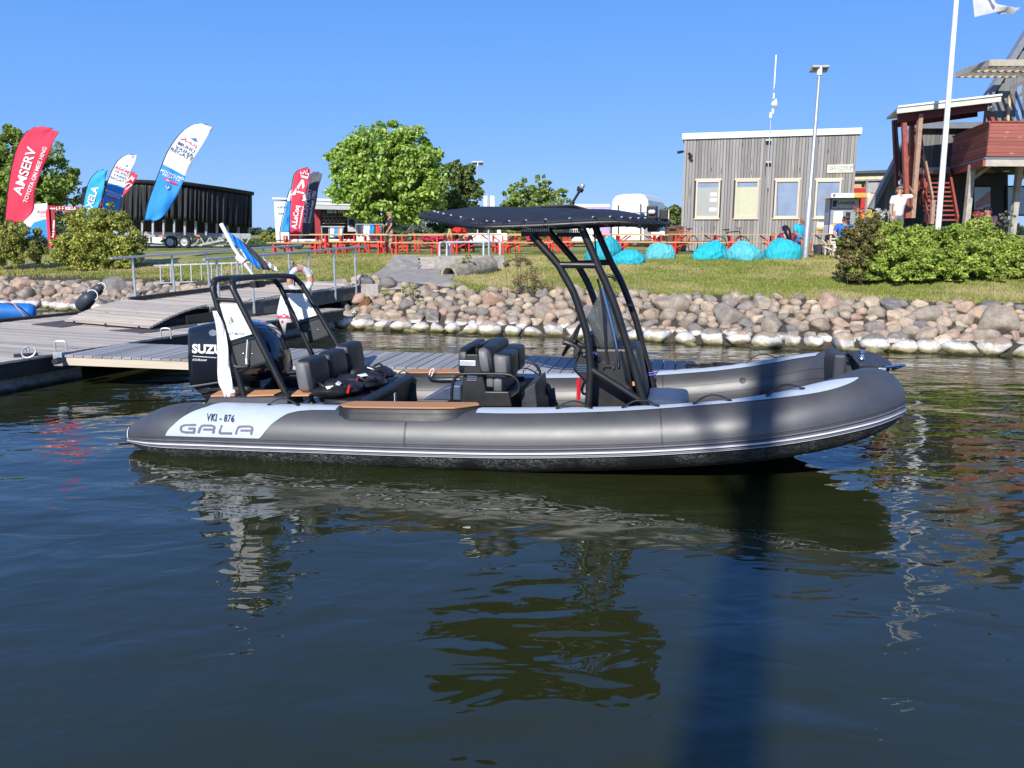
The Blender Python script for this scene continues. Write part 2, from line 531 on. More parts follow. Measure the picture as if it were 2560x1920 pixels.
# ---- stones
def stone_material():
    m, nt, b = new_mat('granite boulders')
    pos = mapping(nt)
    oi = nd(nt, 'ShaderNodeObjectInfo')
    base = ramp(nt, oi.outputs['Random'], [(0.0, (0.31, 0.26, 0.205)), (0.14, (0.38, 0.30, 0.225)), (0.28, (0.25, 0.22, 0.19)), (0.40, (0.41, 0.285, 0.21)), (0.52, (0.34, 0.285, 0.22)),
                                            (0.64, (0.20, 0.185, 0.17)), (0.74, (0.46, 0.365, 0.265)), (0.88, (0.32, 0.245, 0.185)), (1.0, (0.42, 0.375, 0.315))], 'CONSTANT')
    speck = noise_tex(nt, pos, 90, 3, 0.7)
    c = mixc(nt, 1.0, base, ramp(nt, speck, [(0.3, 0.6), (0.7, 1.35)]), 'MULTIPLY')
    blot = noise_tex(nt, pos, 6, 5, 0.65)
    c = mixc(nt, 1.0, c, ramp(nt, blot, [(0.3, 0.62), (0.7, 1.25)]), 'MULTIPLY')
    # orange and grey lichen
    sep = nd(nt, 'ShaderNodeSeparateXYZ'); nt.links.new(pos, sep.inputs[0])
    li = noise_tex(nt, pos, 3.1, 6, 0.72)
    hi = nd(nt, 'ShaderNodeMapRange'); hi.inputs['From Min'].default_value = 0.35; hi.inputs['From Max'].default_value = 0.75
    nt.links.new(sep.outputs['Z'], hi.inputs['Value'])
    lm = math_n(nt, 'MULTIPLY', ramp(nt, li, [(0.60, 0.0), (0.66, 0.8)]), hi.outputs[0])
    c = mixc(nt, lm, c, (0.56, 0.27, 0.06))
    # dried white line above the water, green-yellow weed at the water
    wob = math_n(nt, 'ADD', sep.outputs['Z'], math_n(nt, 'MULTIPLY', math_n(nt, 'SUBTRACT', noise_tex(nt, pos, 5, 4, 0.6), 0.5), 0.16))
    white = ramp(nt, wob, [(0.0, 1.0), (0.20, 1.0), (0.235, 0.0)])
    wfac = math_n(nt, 'MULTIPLY', white, ramp(nt, noise_tex(nt, pos, 9, 5, 0.65), [(0.32, 0.35), (0.56, 0.95)]))
    c = mixc(nt, wfac, c, (0.66, 0.64, 0.60))
    weed = ramp(nt, wob, [(0.07, 1.0), (0.12, 0.0)])
    c = mixc(nt, weed, c, (0.26, 0.225, 0.10))
    wet = ramp(nt, wob, [(0.02, 1.0), (0.055, 0.0)])
    c = mixc(nt, wet, c, (0.05, 0.045, 0.02))
    nt.links.new(c, b.inputs['Base Color'])
    b.inputs['Roughness'].default_value = 0.8
    bump(nt, b, noise_tex(nt, pos, 22, 5, 0.65), 0.35, 0.03)
    return m

STONE = stone_material()

def stone_mesh(seed):
    rnd = random.Random(seed)
    bm = bmesh.new()
    bmesh.ops.create_icosphere(bm, subdivisions=3, radius=1.0)
    off = Vector((seed * 3.1, seed * 1.7, seed * 0.9))
    planes = []
    for _ in range(rnd.randint(8, 14)):
        n = Vector((rnd.gauss(0, 1), rnd.gauss(0, 1), rnd.gauss(0, 1))).normalized()
        planes.append((n, rnd.uniform(0.55, 0.86)))
    for v in bm.verts:
        p = v.co.copy()
        for n, dd in planes:
            k = p.dot(n)
            if k > dd: p -= n * (k - dd) * 0.93
        p *= 1.05 + 0.11 * noise.noise(p * 1.1 + off) + 0.05 * noise.noise(p * 3.2 + off)
        v.co = p
    me = bpy.data.meshes.new('stone')
    bm.to_mesh(me); bm.free()
    me.polygons.foreach_set('use_smooth', [True] * len(me.polygons))
    me.materials.append(STONE)
    return me

STONES = [stone_mesh(k) for k in range(16)]
LOW = []
for _k in range(6):
    _bm = bmesh.new(); bmesh.ops.create_icosphere(_bm, subdivisions=2, radius=1.0)
    for _v in _bm.verts: _v.co *= 1.0 + 0.28 * noise.noise(_v.co * 1.2 + Vector((_k * 5.0, 1, 2)))
    _bm.verts.ensure_lookup_table()
    LOW.append(([_v.co.copy() for _v in _bm.verts], [tuple(q.index for q in f.verts) for f in _bm.faces])); _bm.free()
FILLM = STONE.copy(); FILLM.name = 'granite fill'
for _n in FILLM.node_tree.nodes:
    if _n.bl_idname == 'ShaderNodeObjectInfo':
        _g = FILLM.node_tree.nodes.new('ShaderNodeNewGeometry')
        for _l in list(FILLM.node_tree.links):
            if _l.from_node == _n: FILLM.node_tree.links.new(_g.outputs['Random Per Island'], _l.to_socket)
earth = M_('bank earth', (0.055, 0.045, 0.034), 0.9, vary=0.4, bmp=0.5, bscale=20)

def shore_pt(x, d):                       # point d metres inland of the waterline, measured from shore abscissa x
    y0 = float(np.interp(x, SHX, SHY))
    return x + 0.31 * d, y0 + 0.95 * d

def stone_bank(x0, x1, name, label, seed, dmax=1.75, zoff=0.0):
    rnd = random.Random(seed)
    b = MB()
    n = int((x1 - x0) / 0.5) + 1
    rows = []
    for d in (-1.2, -0.1, 0.9, 1.85, 2.3):
        row = []
        for i in range(n):
            x = x0 + (x1 - x0) * i / (n - 1)
            X, Y = shore_pt(x, d)
            row.append((X, Y, tz(X, Y) + (0.02 if d < 2 else -0.05)))
        rows.append(row)
    b.grid(rows)
    bank = b.build(name, earth, smooth=180, fix=False)
    tag(bank, label, kind='structure')
    placed = []; todo = []
    def put(s, d, a, flat, sink):
        X, Y = shore_pt(s, d)
        zt = max(tz(X, Y), -0.12)
        asp = rnd.uniform(0.72, 1.0)
        rot = (rnd.uniform(-0.45, 0.45), rnd.uniform(-0.45, 0.45), rnd.gauss(R(-17), 0.6))
        todo.append((a, rnd.randrange(len(STONES)), Vector((X, Y, zt + a * flat * sink)), rot, Vector((a, a * asp, a * flat))))
    # big stones set along the water
    s = x0
    while s < x1:
        a = rnd.uniform(0.2, 0.36)
        s += a * 0.95
        put(s, rnd.uniform(-0.05, 0.12), a, rnd.uniform(0.62, 0.85), 0.35)
        placed.append((s, 0.02, a))
        if rnd.random() < 0.75:
            put(s + rnd.uniform(-0.2, 0.2), rnd.uniform(-0.42, -0.30), rnd.uniform(0.18, 0.30), 0.6, 0.1)
        s += a * 0.85
    tries = 0
    while tries < 22000:
        tries += 1
        a = max(0.13, min(0.42, rnd.lognormvariate(math.log(0.215), 0.34)))
        if tries > 8000: a = rnd.uniform(0.10, 0.18)
        s = rnd.uniform(x0, x1); d = rnd.uniform(0.32, dmax)
        ok = True
        for (ps, pd, pa) in placed:
            if abs(ps - s) < 1.0 and (ps - s) ** 2 + ((pd - d) * 1.12) ** 2 < ((a + pa) * 0.70) ** 2:
                ok = False; break
        if not ok: continue
        placed.append((s, d, a))
        put(s, d, a, rnd.uniform(0.62, 0.9), rnd.uniform(0.15, 0.38) if d < 1.3 else 0.08)
    # a loose upper edge running into the grass
    for i in range(int((x1 - x0) * 1.6)):
        put(rnd.uniform(x0, x1), dmax + rnd.uniform(0.0, 0.22), rnd.uniform(0.11, 0.22), 0.6, 0.0)
    # the three hundred that show largest are stones of their own, the small ones between them one part
    todo.sort(key=lambda q: -q[0] / q[2].y)
    for a, k, loc, rot, sc in todo[:300]:
        o = link_mesh('stone', STONES[k], bank, loc, rot, sc)
    fill = MB()
    for a, k, loc, rot, sc in todo[300:]:
        M = Matrix.LocRotScale(loc, Euler(rot), sc)
        fill.add([M @ v for v in LOW[k % 6][0]], LOW[k % 6][1])
    if fill.v: tag(fill.build('small_stones', FILLM, bank, smooth=180, fix=False), kind='stuff')
    return bank, len(todo)

bank_r, nr_ = stone_bank(-4.35, 12.2, 'stone_bank', 'bank of pinkish and grey boulders with a white waterline below the lawn', 11, 1.75)
bank_l, nl_ = stone_bank(-17.5, -4.3, 'stone_bank', 'bank of tan and orange boulders behind the wooden footbridge', 23, 1.45)
print('stones', nr_, nl_)
# ------------------------------------------------------------------ the grey inflatable boat
def zoom(x0, y0, k): return lambda x, y: (x0 + x / k, y0 + y / k)
zA = zoom(440, 560, 6.9125); zB = zoom(440, 780, 6.9125); zC = zoom(700, 820, 6.1444); zD = zoom(1040, 820, 6.1444)
zE = zoom(1380, 780, 6.1444); zF = zoom(1300, 540, 5.53); zG = zoom(1900, 860, 5.53); zH = zoom(320, 960, 5.53)
zI = zoom(1200, 440, 6.9125); zJ = zoom(1480, 440, 6.9125); zM = zoom(640, 660, 3.456); zN = zoom(1280, 660, 3.456)

def L(p, y): return bl(p[0], p[1], y)

boat = thing('inflatable_boat', 'dark grey rigid inflatable boat with black T-top canopy moored alongside the finger pier', 'boat', BO, BTH)

def fabric_mat():
    m, nt, b = new_mat('grey coated tube fabric')
    pos = mapping(nt)
    n = noise_tex(nt, pos, 4, 5, 0.6)
    c = ramp(nt, n, [(0.3, (0.042, 0.043, 0.048)), (0.7, (0.055, 0.056, 0.062))])
    nt.links.new(c, b.inputs['Base Color'])
    d = noise_tex(nt, pos, 160, 2, 0.6)
    nt.links.new(ramp(nt, n, [(0.3, 0.46), (0.7, 0.52)]), b.inputs['Roughness'])
    b.inputs['Specular IOR Level'].default_value = 1.0
    bump(nt, b, d, 0.06, 0.004)
    return m

def scuff_mat():
    m, nt, b = new_mat('scuffed black fabric')
    pos = mapping(nt)
    pos2 = mapping(nt, 'Position', (1.0, 1.0, 2.4))
    n = noise_tex(nt, pos2, 26, 8, 0.78, 1.6)
    patch = noise_tex(nt, pos, 1.5, 3, 0.6)
    s = math_n(nt, 'MULTIPLY', ramp(nt, n, [(0.50, 0.0), (0.60, 1.0)]), ramp(nt, patch, [(0.42, 0.0), (0.60, 1.0)]))
    c = mixc(nt, s, (0.012, 0.012, 0.013), (0.27, 0.265, 0.26))
    nt.links.new(c, b.inputs['Base Color'])
    b.inputs['Roughness'].default_value = 0.55
    bump(nt, b, n, 0.1, 0.004)
    return m

TUBE = fabric_mat(); SCUFF = scuff_mat()
PANEL = M_('pale grey tube panel', (0.42, 0.48, 0.56), 0.5, vary=0.04)
STRIPE = M_('white rail stripe', (0.74, 0.76, 0.80), 0.45, vary=0.06)
RAILG = M_('grey rub rail', (0.10, 0.10, 0.125), 0.45, vary=0.15)
TEAK = wood_mat('orange synthetic teak', (0.52, 0.245, 0.10), (0.60, 0.30, 0.13), rough=0.6, contrast=0.9)

# centre line of the tube, stern to bow on the near side, then back on the far side
near = [(-4.13, -0.95, 0.13, 0.095), (-3.98, -0.95, 0.155, 0.17), (-3.78, -0.95, 0.18, 0.245), (-3.55, -0.95, 0.20, 0.29), (-3.2, -0.95, 0.212, 0.30), (-2.6, -0.95, 0.222, 0.30), (-2.0, -0.95, 0.235, 0.30),
        (-1.0, -0.95, 0.255, 0.30), (0.0, -0.95, 0.29, 0.30), (1.0, -0.95, 0.355, 0.288), (1.7, -0.945, 0.428, 0.284), (2.2, -0.92, 0.50, 0.286),
        (2.6, -0.85, 0.58, 0.292), (2.92, -0.72, 0.655, 0.30), (3.15, -0.50, 0.70, 0.30), (3.24, -0.25, 0.66, 0.29), (3.24, 0.0, 0.58, 0.27)]
ctrl = near + [(x, -y, z, r_) for x, y, z, r_ in near[-2::-1]]
xyz = spline([c[:3] for c in ctrl], 6)
rad = [p.x for p in spline([(c[3], 0, 0) for c in ctrl], 6)]
NP = len(xyz); HALF = NP // 2
fr = []
for i in range(NP):
    t = (xyz[min(i + 1, NP - 1)] - xyz[max(i - 1, 0)]).normalized()
    o = t.cross(Vector((0, 0, 1))).normalized()
    fr.append((o, o.cross(t).normalized()))

def tp(s, ang, off=0.0):                  # point on the tube skin: s along the path, ang from outward (0) to up (90)
    i = min(max(int(s), 0), NP - 2); k = min(max(s - i, 0), 1)
    c = xyz[i].lerp(xyz[i + 1], k)
    o = fr[i][0].lerp(fr[i + 1][0], k); u = fr[i][1].lerp(fr[i + 1][1], k)
    r_ = rad[i] * (1 - k) + rad[i + 1] * k + off
    a = R(ang)
    return c + o * (math.cos(a) * r_) + u * (math.sin(a) * r_)

def sx(x, far=False):                     # path position of a station x
    rg = range(0, HALF) if not far else range(NP - 2, HALF - 1, -1)
    for i in rg:
        a, b_ = xyz[i].x, xyz[i + 1].x
        if min(a, b_) <= x <= max(a, b_): return i + (x - a) / (b_ - a) if a != b_ else i
    return HALF

BM = (Matrix.Translation(BO) @ Matrix.Rotation(BTH, 4, 'Z'))
BMI = BM.inverted()

def tube_hit(px, py):                     # where a sight line meets the near tube
    o = BMI @ CAM; d = BMI.to_3x3() @ ray(px, py)
    def gap(t):
        p = o + d * t
        best = min(range(0, HALF + 1), key=lambda i: (xyz[i] - p).length_squared)
        t_ = (xyz[min(best + 1, NP - 1)] - xyz[max(best - 1, 0)]).normalized()
        q = p - xyz[best]; q = q - t_ * q.dot(t_)
        return q.length - rad[best], best, q, (p - xyz[best]).dot(t_)
    t = 5.5; best = None
    while t < 9.5:
        g = gap(t)
        if best is None or g[0] < best[0]: best = g
        if g[0] < 0.0: best = g; break
        t += 0.01
    _, i, q, along = best
    st = (xyz[min(i + 1, NP - 1)] - xyz[i]).length or 1
    return i + along / st, math.degrees(math.atan2(q.dot(fr[i][1]), q.dot(fr[i][0])))

def skin(mb, s0, s1, lo, hi, off, nseg, na=6):   # patch on the tube; lo / hi may be functions of s
    rows = []
    for i in range(nseg + 1):
        s = s0 + (s1 - s0) * i / nseg
        a0 = lo(s) if callable(lo) else lo; a1 = hi(s) if callable(hi) else hi
        rows.append([tp(s, a0 + (a1 - a0) * j / na, off) for j in range(na + 1)])
    return mb.grid(rows)

b = MB()
rows = [[tp(i, 360 * k / 40) for k in range(41)] for i in range(NP)]
b.grid(rows)
for e in (0, NP - 1): b.add([tp(e, 360 * k / 40) for k in range(40)], [tuple(range(40))])
tube = b.build('tube', TUBE, boat, True, smooth=50)
# welded seams round the tube and along it
b = MB()
for x in (-3.35, -1.05, 1.32):
    for far in (False, True):
        s = sx(x, far); skin(b, s - 0.06, s + 0.06, -100, 200, 0.0035, 1, 24)
for a0 in (2.0,):
    skin(b, 2, NP - 3, a0, a0 + 1.2, 0.003, 150, 1)
    skin(b, 2, NP - 3, 150, 151.0, 0.003, 150, 1); skin(b, 2, NP - 3, 170, 171.0, 0.003, 150, 1)
b.build('seam', M_('tube seam tape', (0.036, 0.036, 0.039), 0.45), tube, True, smooth=180)
# underside
b = MB(); skin(b, 4, NP - 5, -100, -21, 0.003, 160, 10)
b.build('chafe_strip', SCUFF, boat, True, smooth=180)
b = MB(); skin(b, 6, NP - 7, -63, -61.8, 0.006, 160, 1)
b.build('seam', M_('light seam', (0.22, 0.21, 0.20), 0.6), boat, True, smooth=180)
# rub rail: two ridges with a white stripe in the upper one
def ridge(mb, a0, a1, h, s0=0.6, s1=NP - 1.6, n=220):
    rows = []
    for i in range(n + 1):
        s = s0 + (s1 - s0) * i / n
        rows.append([tp(s, a0 + (a1 - a0) * j / 6, 0.002 + h * math.sin(math.pi * j / 6) ** 0.5) for j in range(7)])
    mb.grid(rows)
b = MB(); ridge(b, -13.2, -7.0, 0.020); ridge(b, -20.5, -14.0, 0.016); ridge(b, -5.6, -2.0, 0.008)
rail = b.build('rub_rail', RAILG, boat, True, smooth=50)
b = MB(); skin(b, 0.8, NP - 1.8, -11.4, -8.6, 0.0245, 220, 2); skin(b, 0.8, NP - 1.8, -18.0, -17.1, 0.020, 220, 1)
b.build('stripe', STRIPE, rail, True, smooth=180)
b = MB()
for e, sg in ((1.2, 1), (NP - 2.2, 1)): skin(b, e - 0.35, e + 0.25, -8, 60, 0.006, 2, 8)
b.build('stripe', STRIPE, rail, True, smooth=180)

# pale panel with the lettering, running into the strip along the top of the tube
lowp = [tube_hit(*zH(*p)) for p in ((530, 712), (900, 726), (1400, 740), (1828, 752), (1880, 680), (1990, 560), (2212, 412))] + [tube_hit(*zC(*p)) for p in ((120, 1318), (300, 1280), (500, 1268), (850, 1266))]
topp = [tube_hit(*zH(*p)) for p in ((528, 705), (560, 640), (640, 560), (760, 470), (900, 385), (1080, 325))]
def interp(pl):
    pl = sorted(pl); X = [p[0] for p in pl]; A = [p[1] for p in pl]
    return lambda s: float(np.interp(s, X, A))
s0, s1 = topp[0][0], lowp[-1][0]
flo = interp(lowp); ftop0 = interp(topp); sl = topp[-1][0]
fhi = lambda s: ftop0(s) if s < sl else float(np.interp(s, [sl, sl + 2.2], [topp[-1][1], 112]))
b = MB(); skin(b, s0 + 0.01, s1, flo, fhi, 0.005, 70, 8)
panel = b.build('side_panel', PANEL, boat, True, smooth=180)

def tube_stroke(mb, pts, w, off=0.0085):  # a drawn stroke (photo pixels) laid on the tube
    P = [Vector((p[0], p[1], 0)) for p in pts]
    for i in range(len(P) - 1):
        d = (P[i + 1] - P[i]); n = Vector((-d.y, d.x, 0)).normalized() * w / 2; e = d.normalized() * (w / 2 * 0.55)
        q = [P[i] - e + n, P[i + 1] + e + n, P[i + 1] + e - n, P[i] - e - n]
        mb.add([tp(*tube_hit(c.x, c.y), off + 0.0004 * i) for c in q], [(0, 1, 2, 3)])
gala = [[(945, 570), (790, 572), (745, 590), (738, 625), (748, 655), (800, 668), (915, 670), (925, 645), (930, 618), (850, 617)],
        [(985, 672), (1003, 610), (1020, 585), (1060, 577), (1165, 578), (1195, 588), (1203, 612), (1188, 675)], [(1055, 630), (1190, 632)],
        [(1302, 577), (1282, 640), (1270, 672), (1290, 680), (1440, 682)],
        [(1500, 688), (1520, 625), (1540, 598), (1580, 590), (1690, 591), (1722, 602), (1728, 630), (1712, 692)], [(1570, 644), (1712, 646)]]
b = MB()
for st in gala: tube_stroke(b, [zH(*p) for p in st], 5.2)
b.build('lettering', M_('grey lettering', (0.105, 0.11, 0.15), 0.5), panel, True, smooth=0)
b = MB()
def vki(x, y):
    p = zH(1280 + x, 482 + x * 0.055 - y)
    return tp(*tube_hit(*p), 0.009)
put_text(b, 'VKI - 876', vki, size=132, bold=4.5, sx=0.66, shear=0.22, space=1.12)
b.build('lettering', M_('navy lettering', (0.02, 0.025, 0.06), 0.5), panel, True, smooth=0)

# pale strip along the rest of the top
lo2 = [tube_hit(*p) for p in ((1190, 1033), (1280, 1036), (1450, 1033), (1569, 1027), (1760, 1014), (1900, 1002), (2000, 990), (2081, 975), (2148, 946))]
s0, s1 = lo2[0][0], lo2[-1][0]
_lf = np.polyfit([p[0] for p in lo2], [p[1] for p in lo2], 4)
flo2 = lambda s: float(np.polyval(_lf, s))
b = MB(); skin(b, s0, s1, flo2, lambda s: min(flo2(s) + 52, 116) if s < s1 - 8 else float(np.interp(s, [s1 - 8, s1], [112, flo2(s1) + 2])), 0.005, 90, 5)
b.build('top_strip', PANEL, boat, True, smooth=180)
b = MB()
skin(b, NP - 1 - s1, NP - 1 - s0, lambda s: flo2(NP - 1 - s), lambda s: min(flo2(NP - 1 - s) + 50, 114), 0.005, 90, 5)
skin(b, sx(-1.9, True), sx(-3.0, True), 70, 112, 0.005, 30, 5)
b.build('top_strip', PANEL, boat, True, smooth=180)

# carrying handles: webbing loops on the tubes
def handle(x, far=False, ang=84, ln=0.34, h=0.065):
    s = sx(x, far); sg = 1 if not far else -1
    c = tp(s, ang, 0.006)
    t = (tp(s + 0.5, ang) - tp(s - 0.5, ang)).normalized() * ln / 2
    n = (tp(s, ang, 1) - tp(s, ang, 0)).normalized()
    w = t.normalized().cross(n) * 0.017
    b = MB()
    prof = [(-1, 0), (-0.82, 0.12), (-0.6, 0.55), (-0.3, 0.9), (0, 1), (0.3, 0.9), (0.6, 0.55), (0.82, 0.12), (1, 0)]
    up = [c + t * a + n * (h * k + 0.004) for a, k in prof]
    b.grid([[p - w, p + w] for p in up])
    b.build('handle', black_plastic, boat, True, smooth=60, solid=0.008)
for x in (-2.38, 0.53, 1.14, 1.78, 2.42): handle(x)
for x in (-2.05, -0.3, 1.62, 2.42): handle(x, True, 88)

# boarding steps let into the tubes, with synthetic teak
def side_step(sgn):
    if sgn < 0:
        out = [zC(1020, 1180), zC(1060, 1235), zC(1300, 1245), zC(2212, 1240), zD(420, 1222), zD(700, 1215), zD(1012, 1130), zD(0, 1122), zC(1100, 1125)]
    zt = 0.556
    x0, x1 = -1.74, -0.40
    pts = [(x0, 0.92), (x0 - 0.03, 1.02), (x0 + 0.03, 1.10), (x0 + 0.16, 1.125), (x1 - 0.42, 1.125), (x1 - 0.2, 1.105), (x1, 0.94), (x1 - 0.04, 0.86), (x0 + 0.06, 0.86)]
    b = MB(); n = len(pts)
    top = [Vector((x, sgn * y, zt + 0.03 * (x - x0))) for x, y in pts]
    cx, cy = (x0 + x1) / 2, 1.0
    def grow(k, dz): return [Vector((cx + (x - cx) * (1 + 0.05 * k), sgn * (cy + (y - cy) * (1 + 0.20 * k)), zt + 0.03 * (x - x0) - dz)) for x, y in pts]
    rings = [grow(0.15, -0.002), grow(0.4, 0.004), grow(0.75, 0.04), grow(1.25, 0.085), grow(1.7, 0.098), grow(1.5, 0.16)]
    vs = [p for r_ in rings for p in r_]
    fs = [(i * n + k, i * n + (k + 1) % n, (i + 1) * n + (k + 1) % n, (i + 1) * n + k) for i in range(len(rings) - 1) for k in range(n)]
    fs.append(tuple(range(n)))
    b.add(vs, fs)
    st = b.build('side_step', black_plastic, boat, True, smooth=50)
    b = MB(); b.prism([p + Vector((0, 0, 0.004)) for p in top], (0, 0, 0.016))
    b.build('tread', TEAK, st, True, smooth=0, bevel=0.004)
side_step(-1); side_step(1)

# hull, floor, transom
b = MB()
sec = []
for x, keel, chz, chy in ((-3.15, -0.30, 0.02, 0.80), (-1.5, -0.32, 0.03, 0.82), (0.0, -0.32, 0.05, 0.82), (1.2, -0.27, 0.14, 0.80), (2.0, -0.16, 0.26, 0.74), (2.5, -0.05, 0.36, 0.62), (2.85, 0.11, 0.46, 0.46), (3.1, 0.27, 0.56, 0.28), (3.3, 0.46, 0.66, 0.10)):
    sec.append([Vector((x, -chy, chz + 0.22)), Vector((x, -chy, chz)), Vector((x, -chy * 0.55, chz * 0.6 + keel * 0.4)), Vector((x, 0, keel)), Vector((x, chy * 0.55, chz * 0.6 + keel * 0.4)), Vector((x, chy, chz)), Vector((x, chy, chz + 0.22))])
b.grid(sec); b.add(sec[0], [tuple(range(7))])
b.build('hull', SCUFF, boat, True, smooth=35)
b = MB(); b.prism([(-3.1, -0.78, 0.21), (2.0, -0.76, 0.21), (2.6, -0.55, 0.3), (3.0, -0.2, 0.4), (3.0, 0.2, 0.4), (2.6, 0.55, 0.3), (2.0, 0.76, 0.21), (-3.1, 0.78, 0.21)], (0, 0, 0.03))
b.build('deck', M_('charcoal deck', (0.03, 0.032, 0.036), 0.7, vary=0.3, bmp=0.3, bscale=120), boat, True, smooth=0)
# raised bow locker floor
b = MB(); b.prism([(1.9, -0.6, 0.24), (2.55, -0.5, 0.3), (2.95, -0.2, 0.42), (2.95, 0.2, 0.42), (2.55, 0.5, 0.3), (1.9, 0.6, 0.24)], (0, 0, 0.12))
b.build('bow_locker', black_plastic, boat, True, smooth=0, bevel=0.02)
# stern mouldings each side of the engine well
DECKG = M_('grey moulding', (0.035, 0.038, 0.046), 0.5, vary=0.25, bmp=0.12, bscale=150)
for sg in (-1, 1):
    b = MB()
    b.prism([(-3.36, sg * 0.50, 0.3), (-2.42, sg * 0.50, 0.3), (-2.42, sg * 0.88, 0.3), (-3.36, sg * 0.88, 0.3)], (0, 0, 0.05))
    b.add([(-3.40, sg * 0.48, 0.35), (-2.38, sg * 0.48, 0.35), (-2.38, sg * 0.90, 0.35), (-3.40, sg * 0.90, 0.35), (-3.28, sg * 0.50, 0.545), (-2.42, sg * 0.50, 0.585), (-2.42, sg * 0.84, 0.585), (-3.28, sg * 0.84, 0.545)],
          [(0, 1, 2, 3), (4, 5, 6, 7), (0, 1, 5, 4), (1, 2, 6, 5), (2, 3, 7, 6), (3, 0, 4, 7)])
    md = b.build('stern_moulding', DECKG, boat, True, smooth=0, bevel=0.015)
    for xa, xb, za, zb_ in ((-3.34, -3.02, 0.548, 0.562), (-2.93, -2.58, 0.567, 0.584), (-2.44, -2.2, 0.588, 0.595)):
        b = MB(); b.prism([(xa, sg * 0.55, za), (xb, sg * 0.52, zb_), (xb, sg * 0.80, zb_), (xa + 0.06, sg * 0.82, za)], (0, 0, 0.014))
        b.build('tread', TEAK, md, True, smooth=0)
b = MB(); b.span((-3.22, -0.55, -0.1), (-3.1, 0.55, 0.5)); b.span((-3.1, -0.5, 0.22), (-2.5, 0.5, 0.42))
b.build('transom', black_plastic, boat, True, smooth=0, bevel=0.015)
b = MB()
b.tube(spline([L(zB(180, 1605), -0.95), L(zB(320, 1575), -0.95), L(zB(460, 1575), -0.95), L(zB(500, 1600), -0.95)], 4), 0.008, 6)
b.build('handle', steel, boat, True)

# stern roll bar: two raked hoops joined by short bars
TR = 0.031
def hoop(nb, nt_, ft, fb, r_=TR):
    nb, nt_, ft, fb = (Vector(p) for p in (nb, nt_, ft, fb))
    def corner(a, c, d_):
        return [c + (a - c).normalized() * 0.20, c + (a - c).normalized() * 0.11 + (d_ - c).normalized() * 0.018, c + (a - c).normalized() * 0.045 + (d_ - c).normalized() * 0.06, c + (d_ - c).normalized() * 0.16]
    path = [nb] + corner(nb, nt_, ft) + [nt_.lerp(ft, 0.5) + Vector((0, 0, 0.012))] + corner(fb, ft, nt_)[::-1] + [fb]
    out = []
    P = spline(path, 7)
    b = MB(); b.tube(P, r_, 12)
    return b
y0 = 0.74
R_nb, R_nt, R_ft, R_fb = L(zB(1185, 1490), -y0), L(zA(585, 960), -y0), L((690, 693), y0), L((789, 905), y0)
F_nb, F_nt, F_ft, F_fb = L(zB(1925, 1460), -y0), L(zA(895, 955), -y0), L((742, 690), y0), L((866, 900), y0)
def leg_kink(p0, p1, k, dx): return p0.lerp(p1, k) + Vector((dx, 0, 0))
rb = hoop(R_nb, R_nt, R_ft, R_fb).build('roll_bar', black_paint, boat, True, smooth=60)
rb2 = hoop(F_nb, F_nt, F_ft, F_fb).build('roll_bar', black_paint, boat, True, smooth=60)
def on_leg(a, b_, k): return a.lerp(b_, k)
